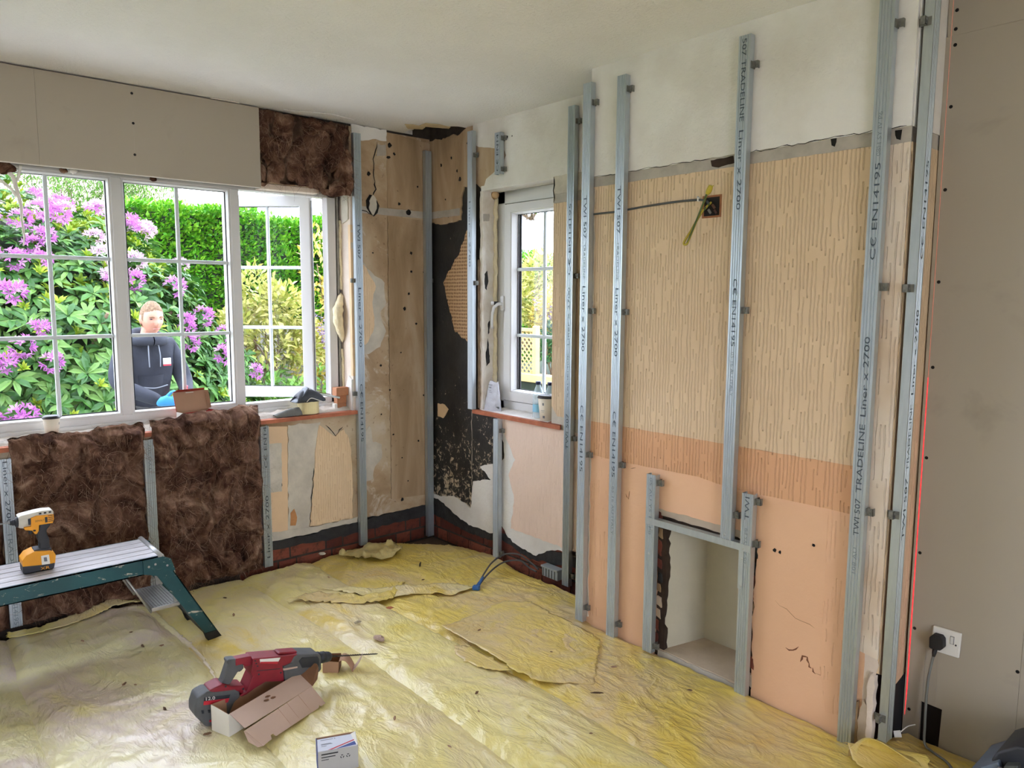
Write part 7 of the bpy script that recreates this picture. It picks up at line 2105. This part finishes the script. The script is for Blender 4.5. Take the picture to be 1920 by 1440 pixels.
    for j in range(nv + 1):
        th = PI * .72 * j / nv
        for i in range(nu):
            ph = 2 * PI * i / nu
            x, y, z = math.sin(th) * math.sin(ph), math.sin(th) * math.cos(ph), math.cos(th)
            line = .60 - .16 * abs(x) + .02 * math.sin(ph * 37) if y > .30 else ((-.10 if y > .12 else .12 if y > -.16 else -.48) + .02 * math.sin(ph * 31))
            k = 1.055 + .035 * max(0, z) * (1 - abs(x)) + .03 * noise.noise(Vector((x * 8, y * 8, z * 8))) + .03 * noise.noise(Vector((x * 25, y * 10, z * 25)))
            keep.append(z > line)
            k = max(1.012, k - .05 * max(0, 1 - (z - line) / .12))
            vs.append(Hd(x * .074 * k, y * .095 * k - (.004 if y > 0 else -.002), z * .116 * k))
    for j in range(nv):
        for i in range(nu):
            a, b = j * nu + i, j * nu + (i + 1) % nu
            if keep[a] or keep[b] or keep[a + nu]:
                fs.append((a, b, b + nu, a + nu))
    obj('hair', MB().add(vs, fs), 'hair_blond', root, smooth=True)
    # hooded top
    top = skel(dict(wai=(.165, .125), pel=(.168, .128), che=(.178, .130), nek=(.100, .085), shl=(.078, .078), ell=(.066, .066), wrl=(.044, .042), shr=(.078, .078), elr=(.066, .066), wrr=(.046, .044)),
               [('pel', 'wai'), ('wai', 'che'), ('che', 'nek'), ('che', 'shl'), ('shl', 'ell'), ('ell', 'wrl'), ('che', 'shr'), ('shr', 'elr'), ('elr', 'wrr')])
    h = obj('hooded_top', top, 'hoodie', root, smooth=True)
    # hood lying round the neck: thick drooping collar
    ring = []
    for i in range(25):
        a = 2 * PI * i / 24
        ring.append(P(.112 * math.sin(a), .065 + .105 * math.cos(a), 1.445 + .028 * -math.cos(a) + .01 * math.cos(2 * a)))
    obj('hood', MB().tube(ring, .036, 10, cap=False), 'hoodie', root, smooth=True)
    bag = MB().ellipsoid((0, 0, 0), (1, 1, 1), 18, 12)
    obj('hood_bag', MB().add([P(v[0] * .125, -.075 + v[1] * .075, 1.42 + v[2] * .085) for v in bag.v], bag.f), 'hoodie', root, smooth=True)
    for sd in (-1, 1):
        obj('drawstring', MB().tube(smooth_path([P(sd * .035, .178, 1.40), P(sd * .040, .192, 1.32), P(sd * .038, .190, 1.24)]), .004, 6), simple('cord_grey', C(120, 124, 132), .8), root, smooth=True)
    # chest logo patch
    F = lambda u, z, t: tuple(P(u, .178 + t - .06 * (u - .09), z))
    p = obj('chest_patch', MB().prism(F, rect(.062, .118, 1.252, 1.300), .0, .006), 'label_white', root)
    obj('patch_stripe', MB().prism(F, rect(.062, .118, 1.244, 1.256), .0, .0068), 'label_red', root)
    obj('pocket_seam', MB().tube(smooth_path([P(-.10, .150, 1.10), P(0, .168, 1.085), P(.10, .150, 1.10)]), .004, 5), 'cord_grey', root, smooth=True)
    # trousers and boots
    tr = skel(dict(pel=(.155, .115), hil=(.098, .098), knl=(.072, .072), anl=(.060, .060), hir=(.098, .098), knr=(.072, .072), anr=(.060, .060)), [('pel', 'hil'), ('hil', 'knl'), ('knl', 'anl'), ('pel', 'hir'), ('hir', 'knr'), ('knr', 'anr')])
    obj('trousers', tr, 'trousers', root, smooth=True)
    for a, t in (('anl', 'tol'), ('anr', 'tor')):
        obj('boot', MB().tube([J[a] - f * .06 + Vector((0, 0, -.035)), J[a] + Vector((0, 0, -.03)), J[t] + Vector((0, 0, .005)), J[t] + f * .05], .048, 10, taper=lambda s: 1.05 - .35 * s), 'boot', root, smooth=True)
    # gloves: palm and five fingers curled round the tool
    def glove(wr, hd, side, mat):
        d = (hd - wr).normalized(); s = (Vector((0, 0, 1)) - d * d.z).normalized(); n = s.cross(d) * side
        nodes = [(tuple(wr - d * .045), .038, .036), (tuple(wr + d * .040), .024, .036), (tuple(wr + d * .085), .020, .040)]
        edges = [(0, 1), (1, 2)]
        for k, (off, L) in enumerate(((-.034, .058), (-.011, .072), (.012, .076), (.035, .064))):
            b = wr + d * .088 + s * off
            k0 = len(nodes)
            nodes.append((tuple(b + d * .012), .0105, .0105))
            nodes.append((tuple(b + d * (L * .55) - n * .006), .0098, .0098))
            nodes.append((tuple(b + d * (L * .82) - n * .026), .0090, .0090))
            nodes.append((tuple(b + d * (L * .80) - n * .046), .0082, .0082))
            edges += [(2, k0), (k0, k0 + 1), (k0 + 1, k0 + 2), (k0 + 2, k0 + 3)]
        k0 = len(nodes)
        nodes += [(tuple(wr + d * .035 + s * .040), .013, .013), (tuple(wr + d * .062 + s * .068 - n * .008), .011, .011), (tuple(wr + d * .090 + s * .076 - n * .018), .0095, .0095)]
        edges += [(1, k0), (k0, k0 + 1), (k0 + 1, k0 + 2)]
        obj('glove', skin_mesh(nodes, edges, 0, 2), mat, root, smooth=True)
    glove(J['wrr'], J['wrr'] + (l * .85 + f * .45) * .1, 1, 'glove_blue')
    glove(J['wrl'], J['wrl'] + (l * -.55 + f * .8) * .1, -1, 'glove_red')
    # red tool in the hands
    tr = thing('red_hand_tool', 'red hand tool held by the man outside the window', 'tool', tuple(P(.10, .42, .90)))
    obj('grip', MB().tube([P(.10, .405, .885), P(.115, .405, .96), P(.12, .41, 1.01)], .017, 10), 'glove_red', tr, smooth=True)
    obj('jaw', MB().obox(tuple(P(.12, .43, 1.02)), tuple(f), tuple(l), (0, 0, 1), .035, .014, .014), 'dull_dark', tr, bevel=.004)
build_person()
